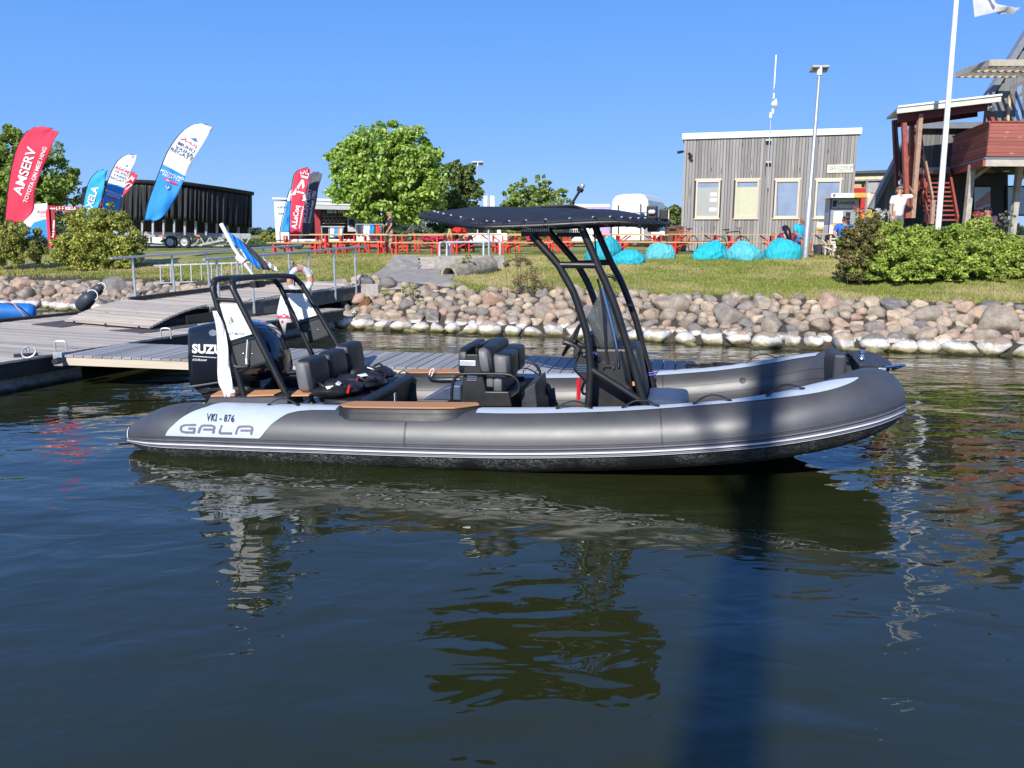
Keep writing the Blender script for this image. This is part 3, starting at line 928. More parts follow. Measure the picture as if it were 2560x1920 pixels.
for sg, (rn, rt, fn, ft_) in ((-1, (R_nb, R_nt, F_nb, F_nt)), (1, (R_fb, R_ft, F_fb, F_ft))):
    for k1, k2, r_ in ((0.165, 0.18, 0.023), (0.775, 0.695, 0.014), (0.55, 0.49, 0.016)):
        b = MB(); b.tube([on_leg(rt, rn, k1), on_leg(ft_, fn, k2)], r_, 10); b.build('crossbar', black_paint, rb, True, smooth=60)
    # welded base plates
    b = MB()
    for p in (rn, fn): b = MB(); b.lathe([(0.055, 0.0), (0.055, 0.012), (0.034, 0.02), (0.034, 0.05)], p - Vector((0, 0, 0.01)), 14); b.build('base_plate', black_paint, rb, True)
    d = 0.02 * -sg
    # white board above, grey board below
    q = [on_leg(rt, rn, 0.20), on_leg(ft_, fn, 0.205), on_leg(ft_, fn, 0.455), on_leg(rt, rn, 0.515)]
    q = [Vector((p.x, sg * 0.738, p.z)) for p in q]
    b = MB(); b.prism([p + Vector((0, -0.004, 0)) for p in q], (0, 0.008, 0))
    wb = b.build('arch_board', white_paint, boat, True, smooth=0)
    if sg < 0:
        f = -0.744
        def wp(x, y): p = L(zB(x, y), f); return Vector((p.x, f, p.z))
        for col, poly in (('leaf green', ((915, 200), (925, 130), (945, 60), (948, 120), (940, 180))), ('leaf green', ((905, 190), (918, 150), (930, 120), (928, 185))),
                          ('slate blue', ((950, 65), (975, 110), (1003, 183), (955, 180))), ('slate blue', ((900, 205), (950, 192), (1010, 196), (945, 204)))):
            c_ = {'leaf green': (0.35, 0.62, 0.06), 'slate blue': (0.06, 0.16, 0.27)}[col]
            b = MB(); b.add([wp(*p) for p in poly], [tuple(range(len(poly)))])
            b.build('emblem', M_(col, c_, 0.5), wb, True, smooth=0)
        b = MB()
        dia = [(950, 42), (1052, 160), (955, 292), (858, 170), (950, 42)]
        for i in range(4):
            a_, c_ = wp(*dia[i]), wp(*dia[i + 1]); b.beam(a_, c_, 0.003, 0.002)
        b.build('emblem', M_('pale green line', (0.5, 0.6, 0.45), 0.5), wb, True, smooth=0)
        b = MB(); put_text(b, 'BST Marine', lambda x, y: wp(1035 + x, 378 - y - x * 0.03), size=68, bold=1.0, sx=0.82, space=1.1)
        b.build('lettering', M_('dark grey print', (0.10, 0.12, 0.15), 0.5), wb, True, smooth=0)
    q = [on_leg(rt, rn, 0.555), on_leg(ft_, fn, 0.495), on_leg(ft_, fn, 0.685), on_leg(rt, rn, 0.765)]
    q = [Vector((p.x, sg * 0.738, p.z)) for p in q]
    b = MB(); b.prism([p + Vector((0, -0.006, 0)) for p in q], (0, 0.012, 0))
    gb = b.build('arch_board', M_('grey board', (0.042, 0.044, 0.048), 0.55, vary=0.15), boat, True, smooth=0)
    b = MB()
    c = (q[0] + q[1] + q[2] + q[3]) / 4
    for dx in (-0.05, 0.05): b.lathe([(0.009, 0), (0.009, 0.006), (0.004, 0.009)], c + Vector((dx, -0.006, 0)), 10, Matrix.Rotation(R(90), 3, 'X'))
    b.build('bolt', steel, gb, True)
b = MB(); b.box(L(zA(1410, 1040), -0.1), (0.10, 0.16, 0.07)); b.build('light', black_plastic, rb, True, bevel=0.01)
# short coach whip hanging on the near board
b = MB(); b.tube([L(zB(1235, 480), -0.79), L(zB(1215, 800), -0.79)], 0.006, 6); b.tube([L(zB(1215, 800), -0.79), L(zB(1220, 900), -0.79)], 0.011, 8)
b.build('antenna', white_paint, rb, True)
b = MB(); b.tube([L(zB(1010, 930), -0.76), L(zB(1060, 955), -0.76), L(zB(1250, 945), -0.76)], 0.018, 6); b.build('light', black_plastic, rb, True)

# outboard engine
def cowl(mb, prof, half, yc=0.0):
    """prof: side outline (x, z) going round; cross-section bulges to +-half"""
    n = len(prof); cx = sum(p[0] for p in prof) / n; cz = sum(p[1] for p in prof) / n
    rows = []
    for k, (sc, y) in enumerate(((0.80, -half), (0.93, -half * 0.93), (1.0, -half * 0.7), (1.02, 0), (1.0, half * 0.7), (0.93, half * 0.93), (0.80, half))):
        rows.append([Vector((cx + (x - cx) * sc, yc + y, cz + (z - cz) * sc)) for x, z in prof])
    vs = [p for r_ in rows for p in r_]
    fs = [(i * n + k, i * n + (k + 1) % n, (i + 1) * n + (k + 1) % n, (i + 1) * n + k) for i in range(6) for k in range(n)]
    fs += [tuple(range(n)), tuple(6 * n + k for k in range(n))]
    mb.add(vs, fs)
def Q(z, pts, y): return [(L(z(*p), y).x, L(z(*p), y).z) for p in pts]
prof = Q(zB, [(203, 330), (212, 275), (300, 255), (460, 215), (640, 182), (900, 172), (1150, 200), (1330, 260), (1490, 360), (1600, 520), (1690, 760), (1740, 980), (1745, 1100), (1500, 1180), (1100, 1230), (700, 1240), (235, 1290), (215, 1100), (205, 700)], -0.2)
b = MB(); cowl(b, prof, 0.27)
eng = b.build('outboard_motor', black_gloss, boat, True, smooth=50)
b = MB()
prof2 = Q(zB, [(240, 1290), (700, 1225), (1300, 1200), (1300, 1450), (1000, 1560), (560, 1600), (420, 1420), (300, 1330)], -0.12)
cowl(b, prof2, 0.13); b.span((-3.55, -0.09, -0.65), (-3.3, 0.09, 0.45)); b.prism([(-4.05, -0.2, -0.25), (-3.2, -0.2, -0.25), (-3.2, 0.2, -0.25), (-4.05, 0.2, -0.25)], (0, 0, 0.02))
b.build('leg', black_plastic, eng, True, smooth=40, bevel=0.01)
b = MB(); b.tube([L(zB(240, 1292), -0.3), L(zB(760, 1212), -0.3)], 0.011, 6); b.tube([L(zB(70, 1392), -0.2), L(zB(290, 1360), -0.2)], [0.004, 0.016], 6)
b.build('trim_line', M_('grey trim', (0.12, 0.12, 0.13), 0.4), eng, True)
b = MB(); b.tube(spline([L(zB(440, 1340), -0.28), L(zB(560, 1318), -0.28), L(zB(592, 1345), -0.28), L(zB(540, 1385), -0.28), L(zB(440, 1390), -0.28)], 4), 0.006, 6)
b.build('handle', black_plastic, eng, True)
fy = -0.272
def ew(x, y): p = L(zB(x, y), fy); return Vector((p.x, fy, p.z))
b = MB(); put_text(b, 'SUZUKI', lambda x, y: ew(278 + x, 640 + x * 0.03 - y), size=205, bold=9, sx=1.0, align='LEFT', space=1.02)
b.build('lettering', white_paint, eng, True, smooth=0)
b = MB(); put_text(b, 'FOUR', lambda x, y: ew(280 + x, 828 - y), size=50, bold=1.5, sx=1.0, shear=0.3, align='LEFT'); put_text(b, 'STROKE', lambda x, y: ew(410 + x, 835 - y), size=34, bold=1.5, sx=0.95, shear=0.3, align='LEFT')
b.build('lettering', M_('silver print', (0.55, 0.56, 0.58), 0.4), eng, True, smooth=0)
b = MB(); b.beam(ew(290, 762), ew(700, 790), 0.004, 0.008); b.build('stripe', M_('silver print', (0.55, 0.56, 0.58), 0.4), eng, True, smooth=0)
b = MB(); pts = [ew(640 + 70 * math.cos(a), 360 + 55 * math.sin(a)) + Vector((0, -0.004, 0)) for a in np.linspace(0, 2 * math.pi, 20)[:-1]]
b.add(pts, [tuple(range(19))]); b.build('emblem', M_('silver badge', (0.30, 0.31, 0.34), 0.3, metal=0.5), eng, True, smooth=0)
for k in range(3):
    b = MB(); b.tube(spline([(-3.05, 0.1 * k - 0.1, 0.52), (-2.9, 0.12 * k - 0.1, 0.62), (-2.7, 0.1 * k, 0.6), (-2.55, 0.08 * k - 0.1, 0.45)], 5), 0.02, 7)
    b.build('hose', rubber, eng, True)

# rear bench: three backrests on stalks, box and front bolster
def pad(mb, c, sx_, sy, sz, rake=0.0, rnd=0.06):
    """soft upholstered block: rounded rectangle section, puffed"""
    c = Vector(c); n = 7
    def sup(t, e): return math.copysign(abs(t) ** e, t)
    vs = []; fs = []; nu, nv = 20, 11
    for j in range(nv):
        ph = -math.pi / 2 + math.pi * j / (nv - 1)
        for i in range(nu):
            th = 2 * math.pi * i / nu
            x = sup(math.cos(ph), 0.32) * sup(math.cos(th), 0.32) * sx_ / 2
            y = sup(math.cos(ph), 0.32) * sup(math.sin(th), 0.32) * sy / 2
            z = sup(math.sin(ph), 0.32) * sz / 2
            vs.append(c + Vector((x + rake * z, y, z)))
    for j in range(nv - 1):
        for i in range(nu):
            k = (i + 1) % nu
            fs.append((j * nu + i, j * nu + k, (j + 1) * nu + k, (j + 1) * nu + i))
    mb.add(vs, fs)
for yc in (-0.50, 0.0, 0.50):
    c = L(((740 + 820) / 2 + 0, 940), -0.50) if yc < -0.4 else None
    cz = 0.775 + (0.02 if yc > 0 else 0)
    b = MB(); pad(b, (-2.27, yc, cz), 0.17, 0.455, 0.35, -0.12)
    bk = b.build('backrest', vinyl, boat, True, smooth=50)
    b = MB(); pad(b, (-2.30, yc - 0.012, cz - 0.004), 0.135, 0.462, 0.33, -0.12)
    b.build('side_panel', vinyl_grey, bk, True, smooth=50)
    b = MB()
    for dy in (-0.13, 0.13):
        b.tube([(-2.25, yc + dy, 0.47), (-2.26, yc + dy, 0.66)], 0.022, 8); b.lathe([(0.045, 0), (0.04, 0.02), (0.024, 0.05)], (-2.25, yc + dy, 0.47), 10)
    b.build('stalk', black_plastic, bk, True)
b = MB(); b.span((-2.5, -0.74, 0.24), (-1.72, 0.74, 0.44)); b.build('bench_base', DECKG, boat, True, smooth=0, bevel=0.03)
b = MB(); b.span((-2.38, -0.74, 0.44), (-2.12, 0.74, 0.485)); b.build('bench_rail', M_('satin blue grey', (0.16, 0.19, 0.25), 0.3), boat, True, smooth=0, bevel=0.01)
b = MB(); pad(b, (-1.92, 0, 0.50), 0.42, 1.46, 0.12); b.build('seat_cushion', vinyl, boat, True, smooth=50)
b = MB(); b.tube([(-1.64, -0.74, 0.515), (-1.64, -0.70, 0.52), (-1.64, 0.70, 0.53), (-1.64, 0.74, 0.525)], [0.05, 0.062, 0.062, 0.05], 12); b.prism([(-1.70, -0.74, 0.24), (-1.62, -0.74, 0.24), (-1.60, -0.74, 0.50), (-1.70, -0.74, 0.50)], (0, 1.48, 0))
b.build('bolster', vinyl, boat, True, smooth=50)
b = MB(); b.box(L(zC(1770, 1070), -0.5), (0.004, 0.05, 0.1)); b.build('decal', white_paint, boat, True, smooth=0)

# helm seat module: side plate, twin bolsters, grab rails
NY = -0.46
plate = [zD(*p) for p in ((765, 405), (955, 405), (985, 560), (1075, 975), (1425, 980), (1475, 1215), (670, 1215), (700, 960), (730, 640))]
def plate_at(y, src=NY): return [Vector((L(p, src).x, y, L(p, src).z)) for p in plate]
b = MB()
b.prism(plate_at(NY), (0, 0.04, 0)); b.prism(plate_at(-NY - 0.04), (0, 0.04, 0))
P = plate_at(0)
b.span((P[6].x, NY + 0.05, 0.23), (P[6].x + 0.42, -NY - 0.05, 0.62)); b.span((P[4].x - 0.22, NY + 0.05, 0.23), (P[4].x + 0.02, -NY - 0.05, 0.60))
helm = b.build('helm_seat', black_plastic, boat, True, smooth=0, bevel=0.012)
def xz(z, x, y, yl): p = L(z(x, y), yl); return p.x, p.z
x_, z_ = xz(zD, 705, 520, NY); b = MB(); pad(b, (x_, 0, z_), 0.10, 0.92, 0.27, 0.03); b.build('cushion', vinyl, helm, True, smooth=50)
x_, z_ = xz(zD, 1045, 515, NY); b = MB(); pad(b, (x_ + 0.02, 0.02, z_), 0.15, 0.92, 0.29, -0.12); b.build('backrest', vinyl, helm, True, smooth=50)
b = MB(); pad(b, (x_ - 0.005, -0.0, z_), 0.12, 0.93, 0.275, -0.12); b.build('side_panel', vinyl_grey, helm, True, smooth=50)
x_, z_ = xz(zD, 1280, 585, -0.38)
for yy in (-0.17, 0.25):
    b = MB(); pad(b, (x_ + 0.035, yy, z_), 0.19, 0.41, 0.255, -0.04); bk = b.build('backrest', vinyl, helm, True, smooth=50)
    b = MB(); pad(b, (x_ + 0.005, yy - 0.012, z_ - 0.004), 0.16, 0.412, 0.245, -0.04); b.build('side_panel', vinyl_grey, bk, True, smooth=50)
x_, z_ = xz(zD, 1120, 835, NY); b = MB(); pad(b, (x_, 0, z_), 0.09, 0.86, 0.15); b.build('cushion', vinyl_grey, helm, True, smooth=50)
x_, z_ = xz(zD, 1240, 870, NY); b = MB(); pad(b, (x_, 0, z_), 0.11, 0.86, 0.22); b.build('cushion', vinyl_grey, helm, True, smooth=50)
x_, z_ = xz(zD, 1690, 880, -0.2); b = MB(); b.add([(x_ - 0.02, -0.36, 0.63), (x_ + 0.12, -0.36, 0.73), (x_ + 0.12, 0.36, 0.73), (x_ - 0.02, 0.36, 0.63), (x_ + 0.17, -0.36, 0.24), (x_ + 0.17, 0.36, 0.24), (x_ - 0.02, -0.36, 0.24), (x_ - 0.02, 0.36, 0.24)],
    [(0, 1, 2, 3), (1, 4, 5, 2), (0, 6, 4, 1), (3, 2, 5, 7), (0, 3, 7, 6)]); b.build('footrest', DECKG, helm, True, smooth=0, bevel=0.015)
def rail_of(z, pts, y, r_, name='grab_rail', m=black_paint, par=helm):
    b = MB(); b.tube(spline([L(z(*p), y) for p in pts], 6), r_, 9); b.build(name, m, par, True, smooth=60)
rail_of(zD, [(550, 1115), (552, 950), (585, 800), (660, 720), (780, 705), (1100, 705), (1400, 715), (1510, 760), (1580, 860), (1570, 970), (1470, 1050)], NY - 0.03, 0.0165)
rail_of(zD, [(1690, 530), (1760, 525), (1850, 580), (1905, 680), (1890, 760), (1810, 820)], 0.30, 0.0165)
rail_of(zD, [(1820, 860), (1900, 850), (1990, 890), (2030, 960), (2010, 1020), (1940, 1055)], 0.30, 0.0165)
b = MB(); b.tube(spline([L(zD(935, 385), -0.4), L(zD(940, 300), -0.4), L(zD(975, 262), -0.38), L(zD(1160, 185), 0.3), L(zD(1200, 195), 0.36), L(zD(1213, 270), 0.36)], 5), 0.018, 9); b.build('grab_rail', black_paint, helm, True, smooth=60)
b = MB(); c = L(zD(795, 540), NY - 0.008); b.box(c, (0.165, 0.014, 0.055)); b.build('nameplate', M_('silver plate', (0.5, 0.52, 0.55), 0.35, metal=0.4), helm, True, smooth=0, bevel=0.003)
b = MB()
for k in range(4): b.box(L(zD(862, 710 + 30 * k), NY - 0.006), (0.10, 0.012, 0.012))
for dx, dy in ((810, 695), (915, 695), (810, 805), (920, 805)): b.box(L(zD(dx, dy), NY - 0.008), (0.012, 0.014, 0.012))
b.build('vent', steel, helm, True, smooth=0)
b = MB(); b.prism([L(zD(90, 1110), 0.1), L(zD(430, 920), 0.1), L(zD(560, 880), 0.1), L(zD(690, 880), 0.1), L(zD(690, 1120), 0.1)], (0, 0.3, 0)); b.build('storage_box', M_('blue grey vinyl', (0.05, 0.07, 0.12), 0.45), boat, True, smooth=0, bevel=0.02)

# steering console with windscreen, wheel and instruments
CY = -0.38
cons = [zE(*p) for p in ((430, 560), (345, 800), (320, 900), (520, 1110), (560, 1500), (1320, 1500), (1240, 1200), (1160, 560))]
Pc = [L(p, CY) for p in cons]
b = MB(); b.prism(Pc, (0, -2 * CY, 0))
con = b.build('console', M_('black console moulding', (0.014, 0.014, 0.015), 0.5, vary=0.3, bmp=0.15, bscale=200), boat, True, smooth=0, bevel=0.03)
b = MB(); b.prism([L(zE(*p), CY - 0.01) for p in ((1040, 600), (1075, 600), (1225, 1180), (1150, 1180))], (0, 0.012, 0)); b.build('trim', black_gloss, con, True, smooth=0)
b = MB(); b.prism([L(zE(*p), CY + 0.05) for p in ((440, 560), (520, 380), (640, 350), (720, 470), (830, 560))], (0, 0.62, 0)); b.build('dashboard', black_plastic, con, True, smooth=0, bevel=0.02)
b = MB(); c = L(zE(590, 430), CY + 0.2); b.box(c, (0.02, 0.24, 0.15), M=Matrix.Rotation(R(-20), 3, 'Y')); b.build('screen', M_('blue screen', (0.08, 0.16, 0.42), 0.2), con, True, smooth=0)
# wheel
c = L(zE(300, 430), -0.12)
b = MB()
Mw = Matrix.Rotation(R(-62), 3, 'Y')
ring = [c + Mw @ Vector((0.175 * math.cos(a), 0.175 * math.sin(a), 0)) for a in np.linspace(0, 2 * math.pi, 33)[:-1]]
b.tube(ring, 0.016, 8, True)
for a in (0.3, 2.4, 4.5): b.beam(c + Mw @ Vector((0, 0, -0.04)), c + Mw @ Vector((0.17 * math.cos(a), 0.17 * math.sin(a), 0)), 0.028, 0.008)
b.tube([c + Mw @ Vector((0, 0, -0.03)), c + Mw @ Vector((0, 0, -0.16))], 0.03, 10)
b.build('steering_wheel', black_plastic, con, True)
b = MB(); b.tube([L(zE(160, 480), CY), L(zE(210, 465), CY), L(zE(330, 510), CY)], [0.02, 0.028, 0.018], 8); b.tube([L(zE(330, 510), CY), L(zE(400, 560), CY)], 0.02, 8); b.build('throttle', black_plastic, con, True)
b = MB(); b.prism([L(zE(*p), CY - 0.06) for p in ((330, 570), (420, 540), (440, 580), (350, 730), (320, 700))], (0, 0.05, 0)); b.build('throttle_base', black_plastic, con, True, bevel=0.01)
# windscreen: smoked sheet curving round the front
b = MB()
rows = []
for k in range(13):
    a = R(-90 + 180 * k / 12)
    yy = 0.37 * math.sin(a); fx = math.cos(a) ** 0.6 if abs(math.cos(a)) > 1e-6 else 0
    base = Vector((0.70 + 0.20 * fx, yy, 1.10)); top_ = Vector((0.60 + 0.17 * fx - 0.06, yy * 0.86, 1.38 + 0.34 * fx))
    rows.append([base.lerp(top_, j / 4) for j in range(5)])
b.grid(rows)
ws = M_('smoked windscreen', (0.10, 0.11, 0.10), 0.02, vary=0.05, spec=1.0)
ws.node_tree.nodes['Principled BSDF'].inputs['Alpha'].default_value = 0.62
b.build('windscreen', ws, con, True, smooth=180, solid=0.006)
rail_of(zF, [(1170, 860), (1210, 830), (1270, 835), (1310, 870), (1325, 900)], -0.1, 0.016, 'grab_rail', black_paint, con)
# fittings on the side of the console
fy2 = CY - 0.012
b = MB()
for p in ((495, 650), (655, 650)): b.lathe([(0.028, 0), (0.028, 0.008), (0.012, 0.022)], L(zE(*p), fy2), 12, Matrix.Rotation(R(90), 3, 'X'))
b.build('hinge', steel, con, True)
b = MB()
b.lathe([(0.03, 0), (0.03, 0.012)], L(zE(700, 720), fy2), 14, Matrix.Rotation(R(90), 3, 'X')); b.build('socket', black_gloss, con, True)
b = MB()
for k in range(4): b.box(L(zE(480, 820 + 32 * k), fy2), (0.11, 0.014, 0.012))
b.build('vent', steel, con, True, smooth=0)
b = MB(); b.tube([L(zF(1070, 870), fy2 - 0.02), L(zF(1110, 1000), fy2 - 0.02), L(zE(790, 0), fy2 - 0.02), L(zE(830, 600), fy2 - 0.02), L(zE(865, 790), fy2 - 0.02)], 0.011, 8)
b.box(L(zE(865, 815), fy2), (0.13, 0.03, 0.04)); b.build('antenna', black_plastic, con, True)
b = MB()
for p in ((800, 780), (940, 775), (790, 860), (940, 858), (835, 635), (1125, 0)): b.lathe([(0.012, 0), (0.008, 0.014)], L(zE(*p), fy2 - 0.012), 8, Matrix.Rotation(R(90), 3, 'X'))
b.build('bolt', steel, con, True)
b = MB(); b.tube([L(zF(1125, 985), fy2 - 0.03), L(zF(1160, 1100), fy2 - 0.03), L(zE(930, 280), fy2 - 0.03), L(zE(1015, 700), fy2 - 0.03), L(zE(1022, 850), fy2 - 0.01)], 0.0135, 9); b.build('grab_rail', steel, con, True, smooth=60)
# console front backrest and seat
p = L(zE(1300, 800), -0.1); b = MB(); pad(b, (p.x + 0.02, -0.02, 0.86), 0.12, 0.62, 0.52, -0.22); b.build('backrest', vinyl, con, True, smooth=50)
b = MB(); pad(b, (1.36, 0.0, 0.545), 0.42, 0.66, 0.13); b.build('seat_cushion', M_('blue grey vinyl', (0.05, 0.07, 0.12), 0.45), con, True, smooth=50)
b = MB(); b.span((1.16, -0.32, 0.24), (1.54, 0.32, 0.485)); b.build('seat_base', DECKG, con, True, smooth=0, bevel=0.02)
b = MB(); b.lathe([(0.022, 0), (0.022, 0.02)], L(zE(1255, 1095), -0.3), 10, Matrix.Rotation(R(90), 3, 'X')); b.build('lamp', M_('amber lens', (0.7, 0.3, 0.12), 0.2), con, True)
# red kill cord
b = MB(); c0 = L(zE(415, 1020), CY - 0.03); c1 = L(zE(405, 1340), CY - 0.03)
co = [c0.lerp(c1, k / 150) + Vector((0.018 * math.cos(k * 0.9), 0.018 * math.sin(k * 0.9), 0)) for k in range(151)]
b.tube(co, 0.005, 4); b.tube([c1, L(zE(390, 1440), CY - 0.03)], 0.005, 5)
b.build('kill_cord', M_('red plastic', (0.6, 0.012, 0.02), 0.4), con, True)

# T-top frame
TT = 0.036
def ttube(z, pts, y, r_=TT, par=None, name='canopy_frame', ytop=None):
    P = []
    for i, p in enumerate(pts): P.append(L(z(*p), y))
    b = MB(); b.tube(spline(P, 6), r_, 12)
    return b.build(name, black_paint, par or boat, True, smooth=60)
ny, fy_ = -0.62, 0.62
f1 = ttube(lambda x, y: (x, y), [zF(165, 270), zF(500, 640), zF(600, 800), zF(740, 1060), zF(830, 1320), zF(905, 1560), zE(555, 450), zE(575, 700), zE(590, 900), zE(575, 1200), zE(555, 1470)], ny)
for pts, y in (([zF(380, 190), zF(740, 600), zF(850, 770), zF(950, 960), zF(1050, 1230), zF(1130, 1500), (1520, 850), (1532, 925), (1530, 985)], fy_),
               ([zF(845, 150), zF(1030, 570), zF(1075, 690), zF(1200, 960), zF(1330, 1290), zE(1080, 260), zE(1240, 780), zE(1420, 1430)], ny),
               ([zF(1040, 150), zF(1240, 600), zF(1390, 890), zF(1500, 1160), zF(1620, 1500), zE(1380, 500), zE(1480, 850), zE(1560, 1160)], fy_)):
    ttube(lambda x, y: (x, y), pts, y, par=boat)
b = MB(); b.tube([L(zF(505, 675), ny), L(zF(1060, 680), ny)], 0.031, 12); b.build('crossbar', black_paint, f1, True, smooth=60)
b = MB(); b.tube([L(zF(770, 655), fy_), L(zF(1260, 640), fy_)], 0.031, 12); b.build('crossbar', black_paint, f1, True, smooth=60)
b = MB(); b.tube([L(zE(600, 880), ny), L(zE(1000, 1130), ny), L(zE(1400, 1390), ny)], 0.033, 12); b.build('brace', black_paint, f1, True, smooth=60)
b = MB(); b.tube([L(zE(600, 880), ny) + Vector((0, 1.24, 0)), L(zE(1400, 1390), ny) + Vector((0, 1.24, 0))], 0.033, 12); b.build('brace', black_paint, f1, True, smooth=60)
# canopy: pipe outline with a laced cloth
out = [L((1194, 567), -0.78), L((1330, 565), -0.80), L((1520, 556), -0.78), L((1610, 560), -0.70)]
out += [Vector((1.26, -0.45, 2.30)), Vector((1.30, 0.0, 2.31)), Vector((1.26, 0.45, 2.30))]
out += [Vector((p.x, -p.y, p.z)) for p in reversed(out[:4])]
out += [Vector((-0.92, 0.42, 2.36)), Vector((-1.2, 0.08, 2.385)), Vector((-1.2, -0.08, 2.385)), Vector((-0.92, -0.42, 2.335))]
PO = spline(out, 6, True)
b = MB(); b.tube(PO, 0.026, 10, True); b.build('canopy_frame', black_paint, boat, True, smooth=60)
for x in (-0.2, 0.55, 1.05):
    b = MB(); b.tube(spline([(x, -0.78, 2.27), (x, -0.4, 2.36), (x, 0, 2.39), (x, 0.4, 2.36), (x, 0.78, 2.27)], 4), 0.02, 8); b.build('crossbar', black_paint, f1, True)
cloth = M_('navy black canvas', (0.012, 0.016, 0.028), 0.7, vary=0.2, bmp=0.15, bscale=300)
b = MB()
cen = Vector((0.25, 0, 2.2)); NO = len(PO); rings = 9
def canopy_z(p, k): 
    base = p.z
    crown = 0.155 * (1 - k ** 2.2)
    bars = 0.012 * math.cos((p.x - 0.1) * 8.5) * (1 - k)
    return base * 1.0 + crown + bars
rowsR = []
for j in range(rings + 1):
    k = 1.0 - j / rings
    row = []
    for p in PO:
        q = Vector((0.2 + (p.x - 0.2) * k * 0.97, p.y * k * 0.94, 0)); q.z = canopy_z(Vector((q.x, q.y, 2.30 * (1 - k) + (p.z + 0.02) * k)), k)
        row.append(q)
    rowsR.append(row + [row[0]])
b.grid(rowsR)
cano = b.build('canopy', cloth, boat, True, smooth=180, solid=0.006)
b = MB(); lac = MB()
step = NO / 46
for k in range(46):
    i = int(k * step) % NO; p = PO[i]; p2 = PO[int((k + 0.45) * step) % NO]
    q = rowsR[1][i].lerp(rowsR[0][i], 0.35) + Vector((0, 0, 0.012))
    b.lathe([(0.013, -0.006), (0.013, 0.004), (0.006, 0.008)], q, 8)
    outw = Vector((p.x - 0.2, p.y, 0)).normalized()
    lac.tube([q, p.lerp(q, 0.3) + Vector((0, 0, 0.03)), p + outw * 0.03, p2 + outw * 0.012 - Vector((0, 0, 0.03))], 0.005, 5)
b.build('eyelet', M_('nickel eyelet', (0.75, 0.72, 0.70), 0.3, metal=0.6), cano, True)
lac.build('lacing', black_plastic, cano, True)
# things on and under the canopy
b = MB(); c = L(zI(1420, 545), 0.0)
b.prism([(c.x - 0.19, -0.14, c.z), (c.x + 0.12, -0.14, c.z + 0.01), (c.x + 0.28, -0.10, c.z - 0.04), (c.x + 0.28, 0.10, c.z - 0.04), (c.x + 0.12, 0.14, c.z + 0.01), (c.x - 0.19, 0.14, c.z)], (0, 0, 0.02))
for dx in (-0.12, 0.1):
    for dy in (-0.08, 0.08): b.tube([(c.x + dx, dy, c.z), (c.x + dx, dy, c.z - 0.16)], 0.009, 6)
mp = b.build('mast_plate', black_plastic, boat, True, smooth=0, bevel=0.006)
b = MB(); b.tube([L(zI(1575, 505), 0), L(zI(1610, 440), 0)], 0.024, 9); b.tube([L(zI(1610, 440), 0), L(zI(1720, 265), 0)], 0.013, 8); b.tube([L(zI(1715, 275), 0), L(zI(1735, 225), 0), L(zI(1748, 205), 0)], [0.03, 0.036, 0.036], 10)
b.build('light_mast', black_plastic, mp, True)
b = MB(); b.tube([L(zI(1748, 205), 0), L(zI(1775, 155), 0), L(zI(1790, 128), 0)], [0.026, 0.026, 0.016], 10); b.build('lamp', M_('smoky lens', (0.25, 0.29, 0.36), 0.1, spec=0.8), mp, True)
def floodlight(c, name='deck_light'):
    b = MB(); b.box(c, (0.28, 0.05, 0.045)); o = b.build(name, black_plastic, f1, True, smooth=0, bevel=0.006)
    b = MB()
    for k in range(14): b.box(c + Vector((-0.125 + 0.0192 * k, 0, 0.03)), (0.009, 0.044, 0.05))
    b.build('cooling_fin', M_('silver plate', (0.5, 0.52, 0.55), 0.35, metal=0.4), o, True, smooth=0)
floodlight(L(zI(965, 1000), -0.55)); floodlight(L(zI(1555, 1015), 0.4))
b = MB(); c = L(zJ(1040, 650), -0.35)
b.box(c, (0.10, 0.22, 0.14)); b.box(c + Vector((0.11, 0, -0.01)), (0.08, 0.2, 0.10)); b.box(c + Vector((0.02, 0, -0.11)), (0.12, 0.1, 0.12))
sl = b.build('search_light', black_plastic, boat, True, smooth=0, bevel=0.012)
b = MB()
for p in ((1010, 620), (1055, 620)): b.lathe([(0.02, 0), (0.02, 0.02), (0.008, 0.03)], L(zJ(*p), -0.47), 10, Matrix.Rotation(R(90), 3, 'X'))
b.build('lens', M_('clear lens', (0.75, 0.78, 0.82), 0.1, spec=0.8), sl, True)
b = MB(); b.box(c + Vector((0.152, 0, -0.01)), (0.012, 0.18, 0.085)); b.build('lens', M_('pale lens', (0.6, 0.58, 0.5), 0.15), sl, True, smooth=0)
b = MB(); b.tube(spline([L(zI(1180, 915), -0.5), L(zI(1500, 905), -0.5), L(zI(1900, 880), -0.5), L(zJ(100, 862), -0.5), L(zJ(500, 862), -0.5), L(zJ(850, 835), -0.5)], 4), 0.008, 5); b.build('cable', black_plastic, f1, True)
b = MB(); b.tube([L(zF(1022, 170), -0.5), L(zF(1045, 420), -0.5), L(zF(1060, 560), -0.5)], 0.008, 6); b.build('cable', black_plastic, f1, True)

